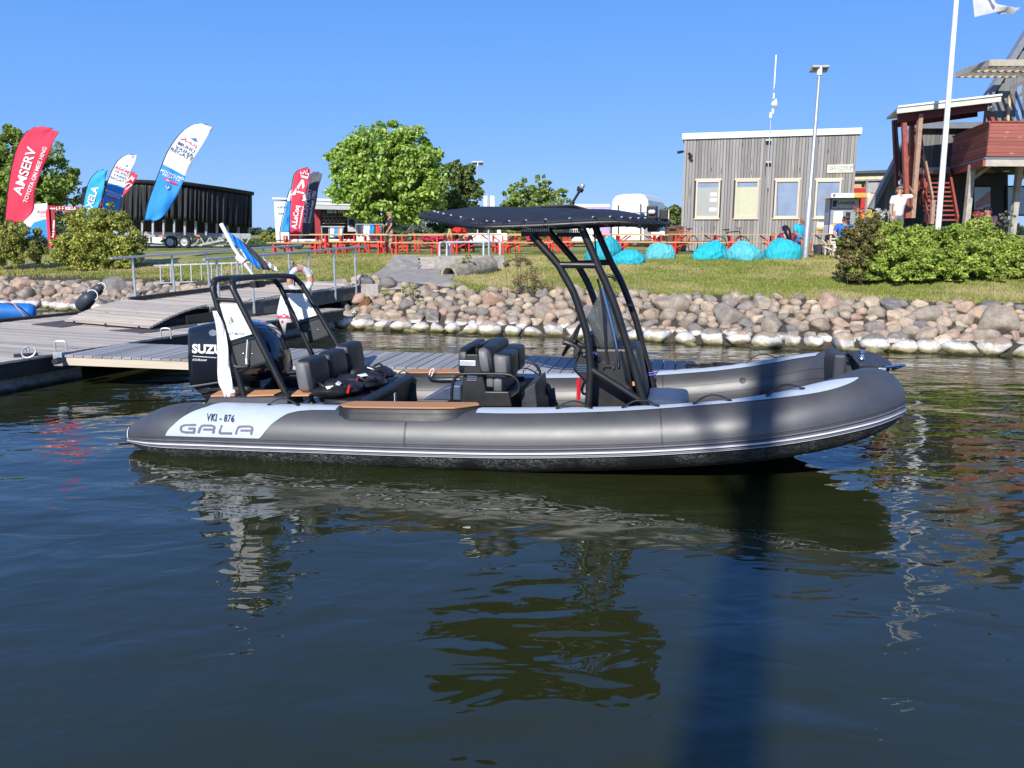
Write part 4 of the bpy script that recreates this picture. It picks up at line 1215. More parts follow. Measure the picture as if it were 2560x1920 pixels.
# bow: anchor platform, cleat, navigation light
pl = [L(zG(*p), 0) for p in ((1275, 165), (1730, 165), (1870, 235), (1940, 350), (1870, 440), (1430, 330))]
b = MB()
zt = pl[0].z + 0.03
def bowp(x, y, z): return Vector((x, y, z))
x0, x1 = pl[0].x, L(zG(1950, 300), 0).x - 0.10
b.add([bowp(x0, -0.30, zt - 0.07), bowp(x1 - 0.12, -0.24, zt - 0.075), bowp(x1, -0.10, zt - 0.085), bowp(x1, 0.10, zt - 0.06), bowp(x1 - 0.12, 0.26, zt - 0.02), bowp(x0, 0.32, zt - 0.01),
       bowp(x0 + 0.05, -0.24, zt - 0.22), bowp(x1 - 0.16, -0.20, zt - 0.20), bowp(x1 - 0.05, -0.08, zt - 0.23), bowp(x1 - 0.05, 0.08, zt - 0.21), bowp(x1 - 0.16, 0.22, zt - 0.16), bowp(x0 + 0.05, 0.28, zt - 0.16)],
      [(0, 1, 2, 3, 4, 5), (6, 7, 8, 9, 10, 11)] + [(k, (k + 1) % 6, 6 + (k + 1) % 6, 6 + k) for k in range(6)])
bp_ = b.build('bow_platform', DECKG, boat, True, smooth=0, bevel=0.012)
b = MB(); c = Vector((x0 + 0.06, -0.12, zt - 0.04)); b.lathe([(0.03, 0), (0.02, 0.02), (0.02, 0.05), (0.034, 0.06), (0.034, 0.085)], c, 12); b.build('cleat', steel, bp_, True)
b = MB(); b.box((x1 - 0.13, -0.235, zt - 0.115), (0.08, 0.02, 0.03)); b.build('navigation_light', M_('smoky lens', (0.25, 0.29, 0.36), 0.1, spec=0.8), bp_, True, bevel=0.01)
b = MB(); b.tube(spline([(x1 - 0.1, -0.2, zt - 0.1), (x1 + 0.06, -0.16, zt - 0.085), (x1 + 0.11, -0.05, zt - 0.10), (x1 + 0.02, 0.0, zt - 0.15)], 5), 0.014, 8); b.build('bow_roller', steel, bp_, True)
b = MB(); b.tube(spline([L(zG(1120, 205), 0.2), L(zG(1180, 160), 0.15), L(zG(1270, 140), 0.0)], 4), 0.022, 7); b.build('strap', black_plastic, bp_, True)
# bow step inside the tubes and valve on the far tube
b = MB(); b.box(L(zG(1090, 330), 0.15) + Vector((-0.04, 0, 0)), (0.12, 0.5, 0.34)); b.build('bow_block', DECKG, boat, True, smooth=0, bevel=0.03)
b = MB(); s = sx(2.2, True); c = tp(s, 150, 0.0); n = (tp(s, 150, 1) - c).normalized()
b.lathe([(0.035, 0), (0.035, 0.006), (0.02, 0.009)], c, 14, n.to_track_quat('Z', 'Y').to_matrix()); b.build('valve', black_plastic, boat, True)
# short blue mooring line on the far leg, black rope heap on the far tube
b = MB(); c = L(zE(1490, 985), fy_)
b.tube([c + Vector((0.05 * math.cos(a) * 1.1, 0.05 * math.sin(a), 0.004 * a)) for a in np.linspace(0, 12.5, 40)], 0.007, 5); b.tube(spline([c + Vector((0.05, 0, 0.03)), L(zE(1545, 950), 0.7), L(zE(1600, 925), 0.85), L(zE(1700, 885), 1.1)], 4), 0.007, 5)
b.build('mooring_line', M_('violet rope', (0.16, 0.12, 0.5), 0.7), boat, True)
b = MB()
for j in range(3):
    c = L((1745 + 35 * j, 922 - 3 * j), 0.98)
    b.tube([c + Vector((0.14 * math.cos(a), 0.05 * math.sin(a), 0.012 * math.sin(a * 0.5) + 0.02)) for a in np.linspace(0, 9, 30)], 0.009, 5)
b.build('rope_coil', black_plastic, boat, True)
b = MB(); b.tube(spline([L(zC(1820, 700), 0.95), L(zC(1900, 655), 0.95), L(zC(2020, 700), 0.95)], 5), 0.008, 5); b.build('handle', black_plastic, boat, True)
b = MB(); b.tube(spline([L(zD(205, 745), 0.8), L(zD(260, 790), 0.72), L(zD(680, 790), 0.72)], 3), 0.02, 7); b.build('grab_rail', black_paint, boat, True)
b = MB(); b.tube(spline([L(zD(195, 755), 0.8), L(zD(225, 650), 0.8), L(zD(275, 635), 0.8), L(zD(235, 740), 0.8)], 4), 0.006, 5); b.build('rope_loop', white_cloth, boat, True)

# life jackets thrown on the rear bench
def jacket(name, label, c, rot, seed, red):
    rnd = random.Random(seed)
    c = BM @ Vector(c)
    t = thing(name, label, 'life jacket', c, BTH + rot, 'life jackets on the rear bench')
    def lump(cx, cy, cz, sx_, sy, sz, m, nm):
        b = MB(); vs = []; nu, nv = 14, 8
        for j in range(nv):
            ph = -math.pi / 2 + math.pi * j / (nv - 1)
            for i in range(nu):
                th = 2 * math.pi * i / nu
                k = 1 + 0.22 * noise.noise(Vector((math.cos(th) * 1.6 + seed, math.sin(th) * 1.6 + cx * 9, math.sin(ph) * 1.8)))
                vs.append((cx + math.cos(ph) * math.cos(th) * sx_ * k, cy + math.cos(ph) * math.sin(th) * sy * k, cz + math.sin(ph) * sz * k))
        b.add(vs, [(j * nu + i, j * nu + (i + 1) % nu, (j + 1) * nu + (i + 1) % nu, (j + 1) * nu + i) for j in range(nv - 1) for i in range(nu)])
        return b.build(nm, m, t, True, smooth=35)
    shell = M_('black jacket nylon', (0.012, 0.012, 0.014), 0.42, vary=0.3, bmp=0.3, bscale=45)
    for cx, cy, sx_, sy in ((-0.12, -0.13, 0.20, 0.10), (-0.10, 0.13, 0.20, 0.10), (0.10, 0.0, 0.10, 0.19)): lump(cx, cy, 0.05 + rnd.uniform(0, 0.03), sx_, sy, 0.065, shell, 'panel')
    b = MB()
    for k in range(3):
        a = rnd.uniform(0, 6.28); b.tube(spline([(0.2 * math.cos(a), 0.16 * math.sin(a), 0.06), (0.25 * math.cos(a + .5), 0.2 * math.sin(a + .5), 0.13), (0.2 * math.cos(a + 1), 0.2 * math.sin(a + 1), 0.05)], 5), 0.012, 5)
    b.build('strap', black_plastic, t, True)
    for k in range(2):
        b = MB(); b.box((-0.1 + 0.05 * k, -0.17 + 0.17 * k, 0.105 + 0.01 * k), (0.12, 0.045, 0.012), M=Matrix.Rotation(0.5 + k, 3, 'Z') @ Matrix.Rotation(0.5, 3, 'X'))
        b.build('reflective_tape', white_cloth, t, True, smooth=0)
    if red:
        b = MB(); b.tube([(0.06, -0.2, 0.05), (0.08, -0.21, 0.13)], [0.016, 0.012], 7); b.build('pull_tab', M_('red plastic', (0.6, 0.012, 0.02), 0.4), t, True)
jacket('life_jacket', 'crumpled black life jacket with white tape lying nearest the boarding step', (-1.95, -0.50, 0.565), 0.3, 1, True)
jacket('life_jacket', 'black life jacket with a red tab in the middle of the rear bench', (-1.86, -0.10, 0.575), -0.4, 2, True)
jacket('life_jacket', 'black life jacket propped up at the far end of the rear bench', (-1.92, 0.34, 0.585), 0.9, 3, False)
# ------------------------------------------------------------------ pontoon, finger pier, footbridge, path
PLANK = wood_mat('weathered deck board', (0.35, 0.30, 0.255), (0.60, 0.53, 0.45), (0.24, 0.195, 0.155), 0.8, 'x', 0.5, 0.5)
PLANKG = wood_mat('grey deck board', (0.20, 0.20, 0.205), (0.37, 0.37, 0.375), None, 0.8, 'x', 0.5, 0.5)
PALE = wood_mat('pale timber', (0.50, 0.42, 0.32), (0.66, 0.58, 0.46), (0.30, 0.22, 0.15), 0.75, 'x', 0.6, 0.5)

def plank_mesh(name, l, w, t, m):
    b = MB(); b.box((0, 0, 0), (l, w, t)); me = b.mesh(name, m, smooth=0)
    return me

def lay(me, parent, c, ax, roll=0.0, name='plank', bev=0.0, jit=0.003):
    ax = Vector(ax).normalized()
    side = Vector((0, 0, 1)).cross(ax).normalized(); up = ax.cross(side)
    M = Matrix((ax, side, up)).transposed().to_4x4()
    M = Matrix.Translation(Vector(c) + up * random.uniform(-jit, jit)) @ M @ Matrix.Rotation(random.uniform(-0.012, 0.012) + roll, 4, 'X') @ Matrix.Rotation(random.uniform(-0.002, 0.002), 4, 'Z')
    o = link_mesh(name, me, parent)
    W = WM.get(parent.name, Matrix())
    o.matrix_local = W.inverted() @ M
    return o

# --- main pontoon
PA = Vector((-7.03, 10.86, 0.47)); py_ = Vector((0.357, 0.934, 0)); px_ = Vector((-0.934, 0.357, 0))
pont = thing('pontoon', 'weathered grey plank pontoon with a concrete float reaching in from the left edge', 'pontoon', PA)
PW = 4.75
me = plank_mesh('plank', PW, 0.118, 0.034, PLANK)
k = 0
s = -2.4
while s < 8.6:
    lay(me, pont, PA + py_ * s + px_ * PW / 2 - Vector((0, 0, 0.017)), px_)
    s += 0.126
b = MB()
b.beam(PA + py_ * -2.4 + px_ * 0.06 - Vector((0, 0, 0.145)), PA + py_ * 8.6 + px_ * 0.06 - Vector((0, 0, 0.145)), 0.07, 0.215)
b.beam(PA + py_ * -2.4 + px_ * (PW - 0.06) - Vector((0, 0, 0.145)), PA + py_ * 8.6 + px_ * (PW - 0.06) - Vector((0, 0, 0.145)), 0.07, 0.215)
b.beam(PA + py_ * 8.55 + px_ * 0.1 - Vector((0, 0, 0.15)), PA + py_ * 8.55 + px_ * (PW - 0.1) - Vector((0, 0, 0.15)), 0.07, 0.2)
b.build('side_beam', dark_timber, pont, smooth=0, bevel=0.008)
fm, nt, bs = new_mat('wet concrete float')
pos = mapping(nt); sp = nd(nt, 'ShaderNodeSeparateXYZ'); nt.links.new(pos, sp.inputs[0])
wz = math_n(nt, 'ADD', sp.outputs['Z'], math_n(nt, 'MULTIPLY', noise_tex(nt, pos, 4, 5, 0.6), 0.14))
c = ramp(nt, noise_tex(nt, pos, 9, 6, 0.65), [(0.3, (0.16, 0.165, 0.16)), (0.7, (0.34, 0.345, 0.33))])
c = mixc(nt, ramp(nt, wz, [(0.09, 1.0), (0.16, 0.0)]), c, (0.012, 0.014, 0.008))
nt.links.new(c, bs.inputs['Base Color']); bs.inputs['Roughness'].default_value = 0.7
b = MB()
for s0, s1 in ((-2.4, 1.42), (4.6, 8.4)):
    q = [PA + py_ * s0 + px_ * 0.16, PA + py_ * s1 + px_ * 0.16, PA + py_ * s1 + px_ * (PW - 0.2), PA + py_ * s0 + px_ * (PW - 0.2)]
    b.prism([Vector((p.x, p.y, -0.35)) for p in q], (0, 0, 0.555))
fl = b.build('float', fm, pont, smooth=0, bevel=0.02)
b = MB(); b.beam(on(-100, 812, 0.49), on(222, 781, 0.49), 0.10, 0.08); b.build('kerb', dark_timber, pont, smooth=0, bevel=0.01)
def mat_on(pix, z, nm, m, par):
    b = MB(); b.prism([on(x, y, z) for x, y in pix], (0, 0, 0.008)); return b.build(nm, m, par, smooth=0)
z5 = zoom(0, 660, 3.456)
RUB = M_('brown rubber mat', (0.075, 0.062, 0.066), 0.85, vary=0.2, bmp=0.3, bscale=60)
mt = tag(mat_on([z5(*p) for p in ((270, 523), (545, 490), (745, 505), (700, 525), (530, 548))], 0.474, 'rubber_mat', RUB, None), 'small brown rubber mat under the corner of the sloping ramp', 'mat', 'rubber mats on the pontoon')
mt = tag(mat_on([z5(*p) for p in ((940, 577), (1330, 548), (1700, 495), (1700, 540), (1230, 600))], 0.474, 'rubber_mat', RUB, None), 'long brown rubber mat lying at the foot of the ramp by the engine', 'mat', 'rubber mats on the pontoon')
# mooring ring on a timber block
c = on(68, 884, 0.49)
mr = thing('mooring_ring', 'steel mooring ring on a dark timber block at the pontoon edge', 'mooring ring', c)
b = MB(); b.beam(on(34, 890, 0.49), on(95, 886, 0.49), 0.09, 0.05); b.build('block', dark_timber, mr, smooth=0, bevel=0.008)
b = MB()
cc = on(72, 880, 0.56); b.tube([cc + Vector((0.095 * math.cos(a), 0.05 * math.sin(a), 0.075 * math.sin(a))) for a in np.linspace(0, 2 * math.pi, 25)[:-1]], 0.012, 7, True)
b.build('ring', galv, mr)
b = MB(); cc = on(64, 870, 0.56); b.tube([cc + Vector((0, 0, -0.06)), cc, cc + Vector((0.02, 0, 0.04)), cc + Vector((0.04, 0, 0)), cc + Vector((0.04, 0, -0.06))], 0.014, 7); b.build('eye', galv, mr)

# --- finger pier
FA = Vector((-6.42, 11.36, 0.5)); fx = Vector((0.9785, -0.206, 0)); fy = Vector((0.206, 0.9785, 0))
fing = thing('finger_pier', 'narrow grey slatted finger pier with pale side beams running behind the boat', 'pier', FA)
FL, FW = 8.95, 1.27
me = plank_mesh('plank', FW + 0.02, 0.142, 0.032, PLANKG)
s = 0.08
while s < FL:
    lay(me, fing, FA + fx * s + fy * FW / 2 - Vector((0, 0, 0.016)), fy); s += 0.156
me = plank_mesh('beam', FL, 0.055, 0.115, PALE)
for off in (0.03, FW - 0.03):
    lay(me, fing, FA + fx * (FL / 2 + 0.02) + fy * off - Vector((0, 0, 0.092)), fx, name='side_beam', jit=0)
b = MB()
for s in (0.3, 3.3, 6.2, 8.6): b.beam(FA + fx * s + fy * 0.06 - Vector((0, 0, 0.10)), FA + fx * s + fy * (FW - 0.06) - Vector((0, 0, 0.10)), 0.06, 0.1)
b.build('joist', dark_timber, fing, smooth=0)
b = MB(); q = [FA + fx * 6.4 + fy * 0.2, FA + fx * 8.7 + fy * 0.2, FA + fx * 8.7 + fy * (FW - 0.2), FA + fx * 6.4 + fy * (FW - 0.2)]
b.prism([Vector((p.x, p.y, -0.25)) for p in q], (0, 0, 0.58)); b.build('float', fm, fing, smooth=0, bevel=0.03)
b = MB(); c = on(150, 897, 0.42)
b.box(c, (0.15, 0.1, 0.20), rz=-0.2); b.build('hinge_bracket', galv, fing, smooth=0, bevel=0.008)
b = MB(); b.tube([on(146, 902, 0.43) + Vector((0, -0.09, 0)), on(146, 902, 0.43) + Vector((0, 0.05, 0))], 0.045, 10); b.build('hinge_pin', black_plastic, fing)
for p in ((150, 872), (413, 838)):
    c = on(*p, 0.5); b = MB()
    b.tube(spline([c + Vector((-0.07, 0, -0.06)), c + Vector((-0.07, 0, 0.08)), c + Vector((-0.04, 0, 0.115)), c + Vector((0.06, 0.01, 0.115)), c + Vector((0.09, 0.01, 0.08)), c + Vector((0.09, 0.01, -0.06))], 3), 0.014, 7)
    b.build('hinge_loop', galv, fing)

# --- footbridge with its hinged ramp
BA = Vector((-6.06, 16.06, 0.77)); BB = Vector((-3.8, 20.3, 0.95))
bd = (BB - BA); BLn = bd.length; bd.normalize(); bp2 = Vector((-bd.y, bd.x, 0)).normalized()
BW = 2.5
br = thing('footbridge', 'wooden footbridge with grey girders and pipe railings leading to the lawn', 'footbridge', BA)
me = plank_mesh('plank', BW, 0.12, 0.035, PLANK)
s = 0.06
while s < BLn: lay(me, br, BA + bd * s + bp2 * BW / 2 - Vector((0, 0, 0.018)), bp2); s += 0.127
b = MB(); b.beam(BA + bd * 0.0 + bp2 * (BW - 0.08) + Vector((0, 0, 0.06)), BB + bp2 * (BW - 0.08) + Vector((0, 0, 0.06)), 0.1, 0.09); b.build('kerb', dark_timber, br, smooth=0, bevel=0.01)
GM = M_('weathered girder', (0.085, 0.087, 0.08), 0.8, vary=0.4, vscale=5, bmp=0.3, bscale=20)
for off in (0.03, BW - 0.03):
    b = MB(); b.beam(BA + bp2 * off - Vector((0, 0, 0.19)), BB + bp2 * off - Vector((0, 0, 0.19)), 0.08, 0.29); b.build('girder', GM, br, smooth=0, bevel=0.006)
    b = MB(); b.beam(BA + bp2 * (off - 0.012 if off < 1 else off + 0.012) - Vector((0, 0, 0.042)), BB + bp2 * (off - 0.012 if off < 1 else off + 0.012) - Vector((0, 0, 0.042)), 0.11, 0.03); b.build('top_flange', GM, br, smooth=0)
# ramp
lo_n, lo_f = Vector((-6.62, 14.57, 0.50)), Vector((-8.82, 15.73, 0.50))
hi_n, hi_f = BA + Vector((-0.03, -0.05, 0.02)), BA + bp2 * BW + Vector((-0.03, -0.05, 0.02))
wm_ = (lo_f - lo_n).length
me = plank_mesh('plank', wm_, 0.076, 0.035, PLANK)
N = 19
for i in range(N):
    k = (i + 0.5) / N
    a_, c_ = lo_n.lerp(hi_n, k), lo_f.lerp(hi_f, k)
    bow = 0.05 * math.sin(math.pi * k)
    o = lay(me, br, (a_ + c_) / 2 + Vector((0, 0, 0.02 + bow)), c_ - a_, roll=-0.15)
b = MB()
for k in (0.12, 0.5, 0.88): b.beam(lo_n.lerp(lo_f, k) - Vector((0, 0, 0.0)), hi_n.lerp(hi_f, k) - Vector((0, 0, 0.05)), 0.06, 0.07)
b.beam(lo_n.lerp(hi_n, 0.6) - Vector((0, 0, 0.10)), BA + bd * 0.5 - Vector((0, 0, 0.2)), 0.05, 0.16)
b.build('ramp_frame', dark_timber, br, smooth=0)

def plan_t(p0, p1, px):                   # where on a plan line a picture column falls
    lo_, hi_ = -0.5, 1.5
    for _ in range(40):
        m_ = (lo_ + hi_) / 2; q = p0.lerp(p1, m_)
        x = 1280 + FPX * q.x / (q.y * math.cos(PITCH) - (q.z - CAMZ) * math.sin(PITCH))
        if x < px: lo_ = m_
        else: hi_ = m_
    return (lo_ + hi_) / 2
def railing(p0, p1, cols, h, drop, name='post'):
    tops = []
    for x in cols:
        q = p0.lerp(p1, plan_t(p0, p1, x)); b = MB()
        b.tube([q - Vector((0, 0, drop)), q + Vector((0, 0, h))], 0.028, 8); b.build(name, galv, br)
        tops.append(q + Vector((0, 0, h)))
    return tops
n0, n1 = BA - bp2 * 0.03, BB - bp2 * 0.03
tp_ = railing(n0, n1, (549, 634, 776, 838, 890), 0.92, 0.27)
b = MB(); e0 = n0.lerp(n1, plan_t(n0, n1, 517)); e1 = n0.lerp(n1, plan_t(n0, n1, 917)); b.beam(e0 + Vector((0, 0, 0.94)), e1 + Vector((0, 0, 0.94)), 0.085, 0.045); b.build('handrail', galv, br, smooth=0, bevel=0.008)
f0, f1_ = BA + bp2 * (BW + 0.03), BB + bp2 * (BW + 0.03)
railing(f0, f1_, (340, 437, 524, 597, 663, 725), 0.92, 0.1)
b = MB(); e0 = f0.lerp(f1_, plan_t(f0, f1_, 287)); e1 = f0.lerp(f1_, plan_t(f0, f1_, 757)); b.beam(e0 + Vector((0, 0, 0.94)), e1 + Vector((0, 0, 0.94)), 0.085, 0.045); b.build('handrail', galv, br, smooth=0, bevel=0.008)
# low barred guard on the far bank
gr = thing('guard_rail', 'low galvanised guard rail with upright bars on the grass behind the footbridge', 'railing', at(480, 705, 24))
b = MB(); b.beam(at(385, 664, 24), at(640, 655, 24), 0.05, 0.04); b.build('top_rail', galv, gr, smooth=0)
b = MB(); b.beam(at(388, 708, 24), at(640, 697, 24), 0.04, 0.03); b.build('bottom_rail', galv, gr, smooth=0)
for i in range(10):
    b = MB(); x = 401 + 25.5 * i; b.beam(at(x, 664 - 0.035 * (x - 385), 24), at(x + 2, 708 - 0.044 * (x - 388), 24), 0.045, 0.03); b.build('bar', galv, gr, smooth=0)

# lifebuoy on the rail
c = at(750, 700, 18.3)
lb = thing('lifebuoy', 'white and faded red lifebuoy hung on the footbridge railing', 'lifebuoy', c, R(38))
b = MB(); b2 = MB()
for k in range(4):
    a0 = math.pi / 4 * (2 * k) + 0.35
    for mb_, s0, s1 in ((b, 0, 0.62), (b2, 0.62, 1.0)):
        pts = [Vector((0.25 * math.cos(a0 + math.pi / 2 * q), 0, 0.25 * math.sin(a0 + math.pi / 2 * q))) for q in np.linspace(s0, s1, 9)]
        mb_.tube(pts, 0.072, 12, caps=False)
b.build('ring', M_('white lifebuoy cover', (0.72, 0.72, 0.70), 0.6), lb, True, smooth=60)
b2.build('band', M_('faded red band', (0.55, 0.25, 0.19), 0.6), lb, True, smooth=60)
b = MB(); b.tube([Vector((0.34 * math.cos(a), 0.02, 0.34 * math.sin(a) + 0.02 * math.sin(4 * a))) for a in np.linspace(0.4, 2.8, 16)], 0.009, 5); b.build('grab_line', white_cloth, lb, True)
b = MB(); b.tube([(-0.12, 0.03, -0.7), (-0.12, 0.03, 0.4)], 0.016, 7); b.build('hanger', black_plastic, lb, True)

# abutment, wing wall and chain
b = MB()
a0 = Vector((BB.x - 0.03, BB.y + 0.05, 0)); X0, Y0 = a0.x, a0.y
b.prism([(X0 - 0.05, Y0 - 0.1, -0.2), (X0 + 0.46, Y0 - 0.15, -0.2), (X0 + 1.05, Y0 + 1.15, -0.2), (X0 + 0.7, Y0 + 1.3, -0.2), (X0 + 0.2, Y0 + 0.5, -0.2), (X0 - 2.6, Y0 + 1.85, -0.2), (X0 - 2.75, Y0 + 1.4, -0.2)], (0, 0, 1.17))
tag(b.build('abutment', concrete, smooth=0, bevel=0.02), 'pale concrete abutment block at the landward end of the footbridge', 'abutment')
rust = M_('rust', (0.17, 0.075, 0.035), 0.85, vary=0.5, vscale=12, bmp=0.5, bscale=30)
ch = thing('chain', 'galvanised chain with a rusty shackle running down from the concrete block into the water', 'chain', at(905, 762, 19.6))
p0, p1 = at(888, 775, 19.5), at(828, 820, 18.9)
b = MB()
for p in ((868, 770), (900, 748), (925, 770)): pass
b.prism([at(x, y, 19.75) for x, y in ((890, 770), (905, 750), (918, 742), (926, 752), (918, 772), (928, 786), (918, 782), (905, 768), (896, 782))], (0, 0.2, 0)); b.build('shackle', rust, ch, smooth=0, bevel=0.01)
lm = MB(); lm.tube([Vector((0.07 * math.cos(a), 0.045 * math.sin(a), 0)) for a in np.linspace(0, 2 * math.pi, 13)[:-1]], 0.013, 6, True); lme = lm.mesh('link', galv)
d = (p1 - p0); nL = 9
for i in range(nL):
    q = p0.lerp(p1, (i + 0.5) / nL) - Vector((0, 0, 0.09 * math.sin(math.pi * (i + 0.5) / nL)))
    o = link_mesh('link', lme, ch)
    M = d.to_track_quat('X', 'Z').to_matrix().to_4x4() @ Matrix.Rotation(R(90) * (i % 2) + 0.3, 4, 'X')
    o.matrix_local = WM[ch.name].inverted() @ (Matrix.Translation(q) @ M)

# paved path up to the steps
PAVE = M_('worn concrete path', (0.30, 0.265, 0.235), 0.9, vary=0.25, vscale=4, bmp=0.3, bscale=50)
b = MB(); rows = []
for i in range(26):
    y = 20.3 + 4.05 * i / 25
    rows.append([(-2.75 + (q - 0.5) * (2.3 + (0.9 if i < 4 else 0) * (1 - i / 4)), y, tz(-2.75 + (q - 0.5) * 2.3, y) + 0.012) for q in np.linspace(0, 1, 12)])
b.grid(rows)
tag(b.build('path', PAVE, smooth=180), kind='structure')
SETT = wood_mat('grey paving slab', (0.24, 0.215, 0.195), (0.36, 0.33, 0.30), None, 0.9, 'x', 0.6, 6)
sl_ = MB(); sl_.box((0, 0, 0), (0.42, 0.24, 0.05)); sme = sl_.mesh('slab', SETT, smooth=0)
ramp_ = thing('paved_ramp', 'slope of grey paving slabs left of the concrete steps', 'ramp', (-3.55, 24.4, 1.2))
a_ = on(985, 672, 1.17); c_ = on(1035, 640, 1.5); e_ = on(1075, 640, 1.5)
q00, q10, q01, q11 = at(955, 676, 23.9), at(1055, 676, 23.9), at(990, 641, 25.4), at(1045, 641, 25.4)
b = MB(); b.prism([q00, q10, q11, q01], (0, 0, -0.3)); b.build('slab', SETT, ramp_, smooth=0)
for i in range(7):
    for j in range(5):
        u, v = (j + 0.5 + (0.25 if i % 2 else 0)) / 5.5, (i + 0.5) / 7
        q = q00.lerp(q10, u).lerp(q01.lerp(q11, u), v)
        o = link_mesh('slab', sme, ramp_); o.location = q - Vector((-3.55, 24.4, 1.2)) + Vector((0, 0, 0.02 + random.uniform(-0.006, 0.006))); o.scale = (0.5, 0.85, 1)
        o.rotation_euler = (math.atan2(q01.z - q00.z, q01.y - q00.y), 0, random.uniform(-0.02, 0.02))
stp = thing('steps', 'four low concrete steps up from the path to the tables', 'steps', at(1045, 675, 24.2))
for i in range(4):
    Yi = 24.15 + 0.36 * i; yb = 676 - 11.5 * i
    p0, p1 = at(1012 + 3 * i, yb, Yi), at(1088 + 1 * i, yb, Yi)
    b = MB(); b.span((p0.x, Yi, 1.16 + 0.085 * i - 0.1), (p1.x, Yi + 0.42, 1.16 + 0.085 * (i + 1))); b.build('step', concrete, stp, smooth=0, bevel=0.01)
b = MB(); p0, p1 = at(1089, 676, 24.0), at(1262, 676, 24.6)
b.prism([(p0.x, 24.0, 0.9), (p1.x, 24.55, 0.9), (p1.x, 25.0, 0.9), (p0.x, 25.6, 0.9)], (0, 0, 0.66))
tag(b.build('retaining_wall', concrete, smooth=0, bevel=0.015), 'low concrete wall to the right of the steps', 'wall')
# hoop rails by the steps
WP = M_('galvanised white pipe', (0.62, 0.64, 0.66), 0.4, metal=0.2)
def hoop_rail(xs_, ytop, ybot, Y, label):
    c = at(xs_[0], ybot, Y)
    t = thing('handrail', label, 'handrail', c, 0, 'pipe handrails by the steps')
    b = MB(); b.tube(spline([at(xs_[0], ybot, Y), at(xs_[0], ytop + 6, Y), at(xs_[0] + 4, ytop, Y), at(xs_[1] - 4, ytop, Y + 0.5), at(xs_[1], ytop + 6, Y + 0.5), at(xs_[1], ybot, Y + 0.5)], 4), 0.03, 8)
    b.build('pipe', WP, t)
hoop_rail((1099, 1124), 606, 640, 24.4, 'short pipe handrail at the left side of the steps')
hoop_rail((1117, 1209), 606, 642, 24.7, 'long pipe handrail over the concrete wall')
hoop_rail((1209, 1250), 606, 640, 25.0, 'pipe handrail beside the pole of the white signs')
# old concrete culvert
cu = thing('culvert_pipe', 'lichen covered concrete drain pipe lying half buried in the lawn', 'pipe', at(1120, 688, 22.3))
a_, c_ = at(1122, 688, 22.2), at(1225, 664, 23.9)
ax = (c_ - a_).normalized(); sd = ax.cross(Vector((0, 0, 1))).normalized(); u_ = sd.cross(ax)
b = MB(); rows = []
for t_, r_ in ((0.06, 0.20), (0.0, 0.205), (0.0, 0.275), (0.03, 0.285), (1, 0.285)):
    rows.append([a_ + (c_ - a_) * t_ + (sd * math.cos(q) + u_ * math.sin(q)) * r_ for q in np.linspace(0, 2 * math.pi, 29)])
rows.insert(0, [a_ + (c_ - a_) * 0.6 + (sd * math.cos(q) + u_ * math.sin(q)) * 0.2 for q in np.linspace(0, 2 * math.pi, 29)])
b.grid(rows); b.build('shell', M_('mossy concrete', (0.29, 0.25, 0.19), 0.95, vary=0.45, vscale=8, bmp=0.6, bscale=22), cu, smooth=50)

# blue boat and fenders by the left bank
bb = thing('blue_dinghy', 'blue inflatable dinghy tube with an orange rope at the left edge', 'dinghy', at(20, 780, 17.6))
b = MB(); c = at(-160, 778, 17.2); e = at(92, 782, 17.9)
ax = (e - c); L_ = ax.length
pr = [c + ax * t for t in (0, 0.3, 0.6, 0.85, 0.93, 0.98, 1.0)]
b.tube(spline(pr, 4), [0.21] * 17 + [0.20, 0.19, 0.18, 0.165, 0.14, 0.11, 0.07, 0.02], 16)
b.build('tube', M_('blue tarpaulin', (0.015, 0.16, 0.50), 0.5, vary=0.12), bb, smooth=60)
b = MB(); b.tube([p - Vector((0, 0.02, 0.17)) for p in pr[:6]], 0.12, 10); b.build('hull', white_paint, bb, smooth=60)
b = MB(); q = at(30, 780, 17.5); b.tube(spline([at(12, 756, 17.62), at(32, 758, 17.52), at(48, 775, 17.42), at(62, 792, 17.45)], 5), 0.013, 6); b.build('rope', M_('orange rope', (0.65, 0.25, 0.12), 0.8), bb)
def fender(a, c, r_, Y, label):
    a, c = at(*a, Y), at(*c, Y - 0.15)
    t = thing('fender', label, 'fender', a, 0, 'dark fenders on the left bank')
    b = MB(); pts = [a.lerp(c, k) for k in (0, 0.06, 0.16, 0.3, 0.6, 0.84, 0.94, 1.0)]
    b.tube(pts, [r_ * q for q in (0.2, 0.62, 0.9, 1, 1, 0.9, 0.62, 0.2)], 16); b.build('body', M_('dark blue fender skin', (0.04, 0.05, 0.066), 0.5), t, smooth=60)
    b = MB(); q = a.lerp(c, 0.96); b.tube([q + Vector((r_ * 0.75 * math.cos(w), 0.02, r_ * 0.75 * math.sin(w))) for w in np.linspace(0, 2 * math.pi, 14)[:-1]], 0.012, 5, True); b.build('rope', white_cloth, t)
fender((197, 770), (231, 737), 0.17, 19.0, 'lower dark blue fender tied with white rope against the boulders')
fender((228, 738), (254, 716), 0.125, 19.6, 'upper dark blue fender resting on the boulders')
# tall mast behind the photographer: its shadow lies across the bow
ms = thing('light_mast', 'tall grey mast on the quay whose shadow falls across the bow', 'mast', (-4.3, -12.0, -1.0))
b = MB(); b.tube([(-4.3, -12.0, -1.0), (-4.3, -12.0, 19.0)], [0.19, 0.17], 14); b.build('pole', galv, ms)
b = MB(); b.tube([(-4.3, -12.0, 12.1), (-5.1, -12.0, 14.35)], 0.055, 8); b.build('arm', galv, ms)
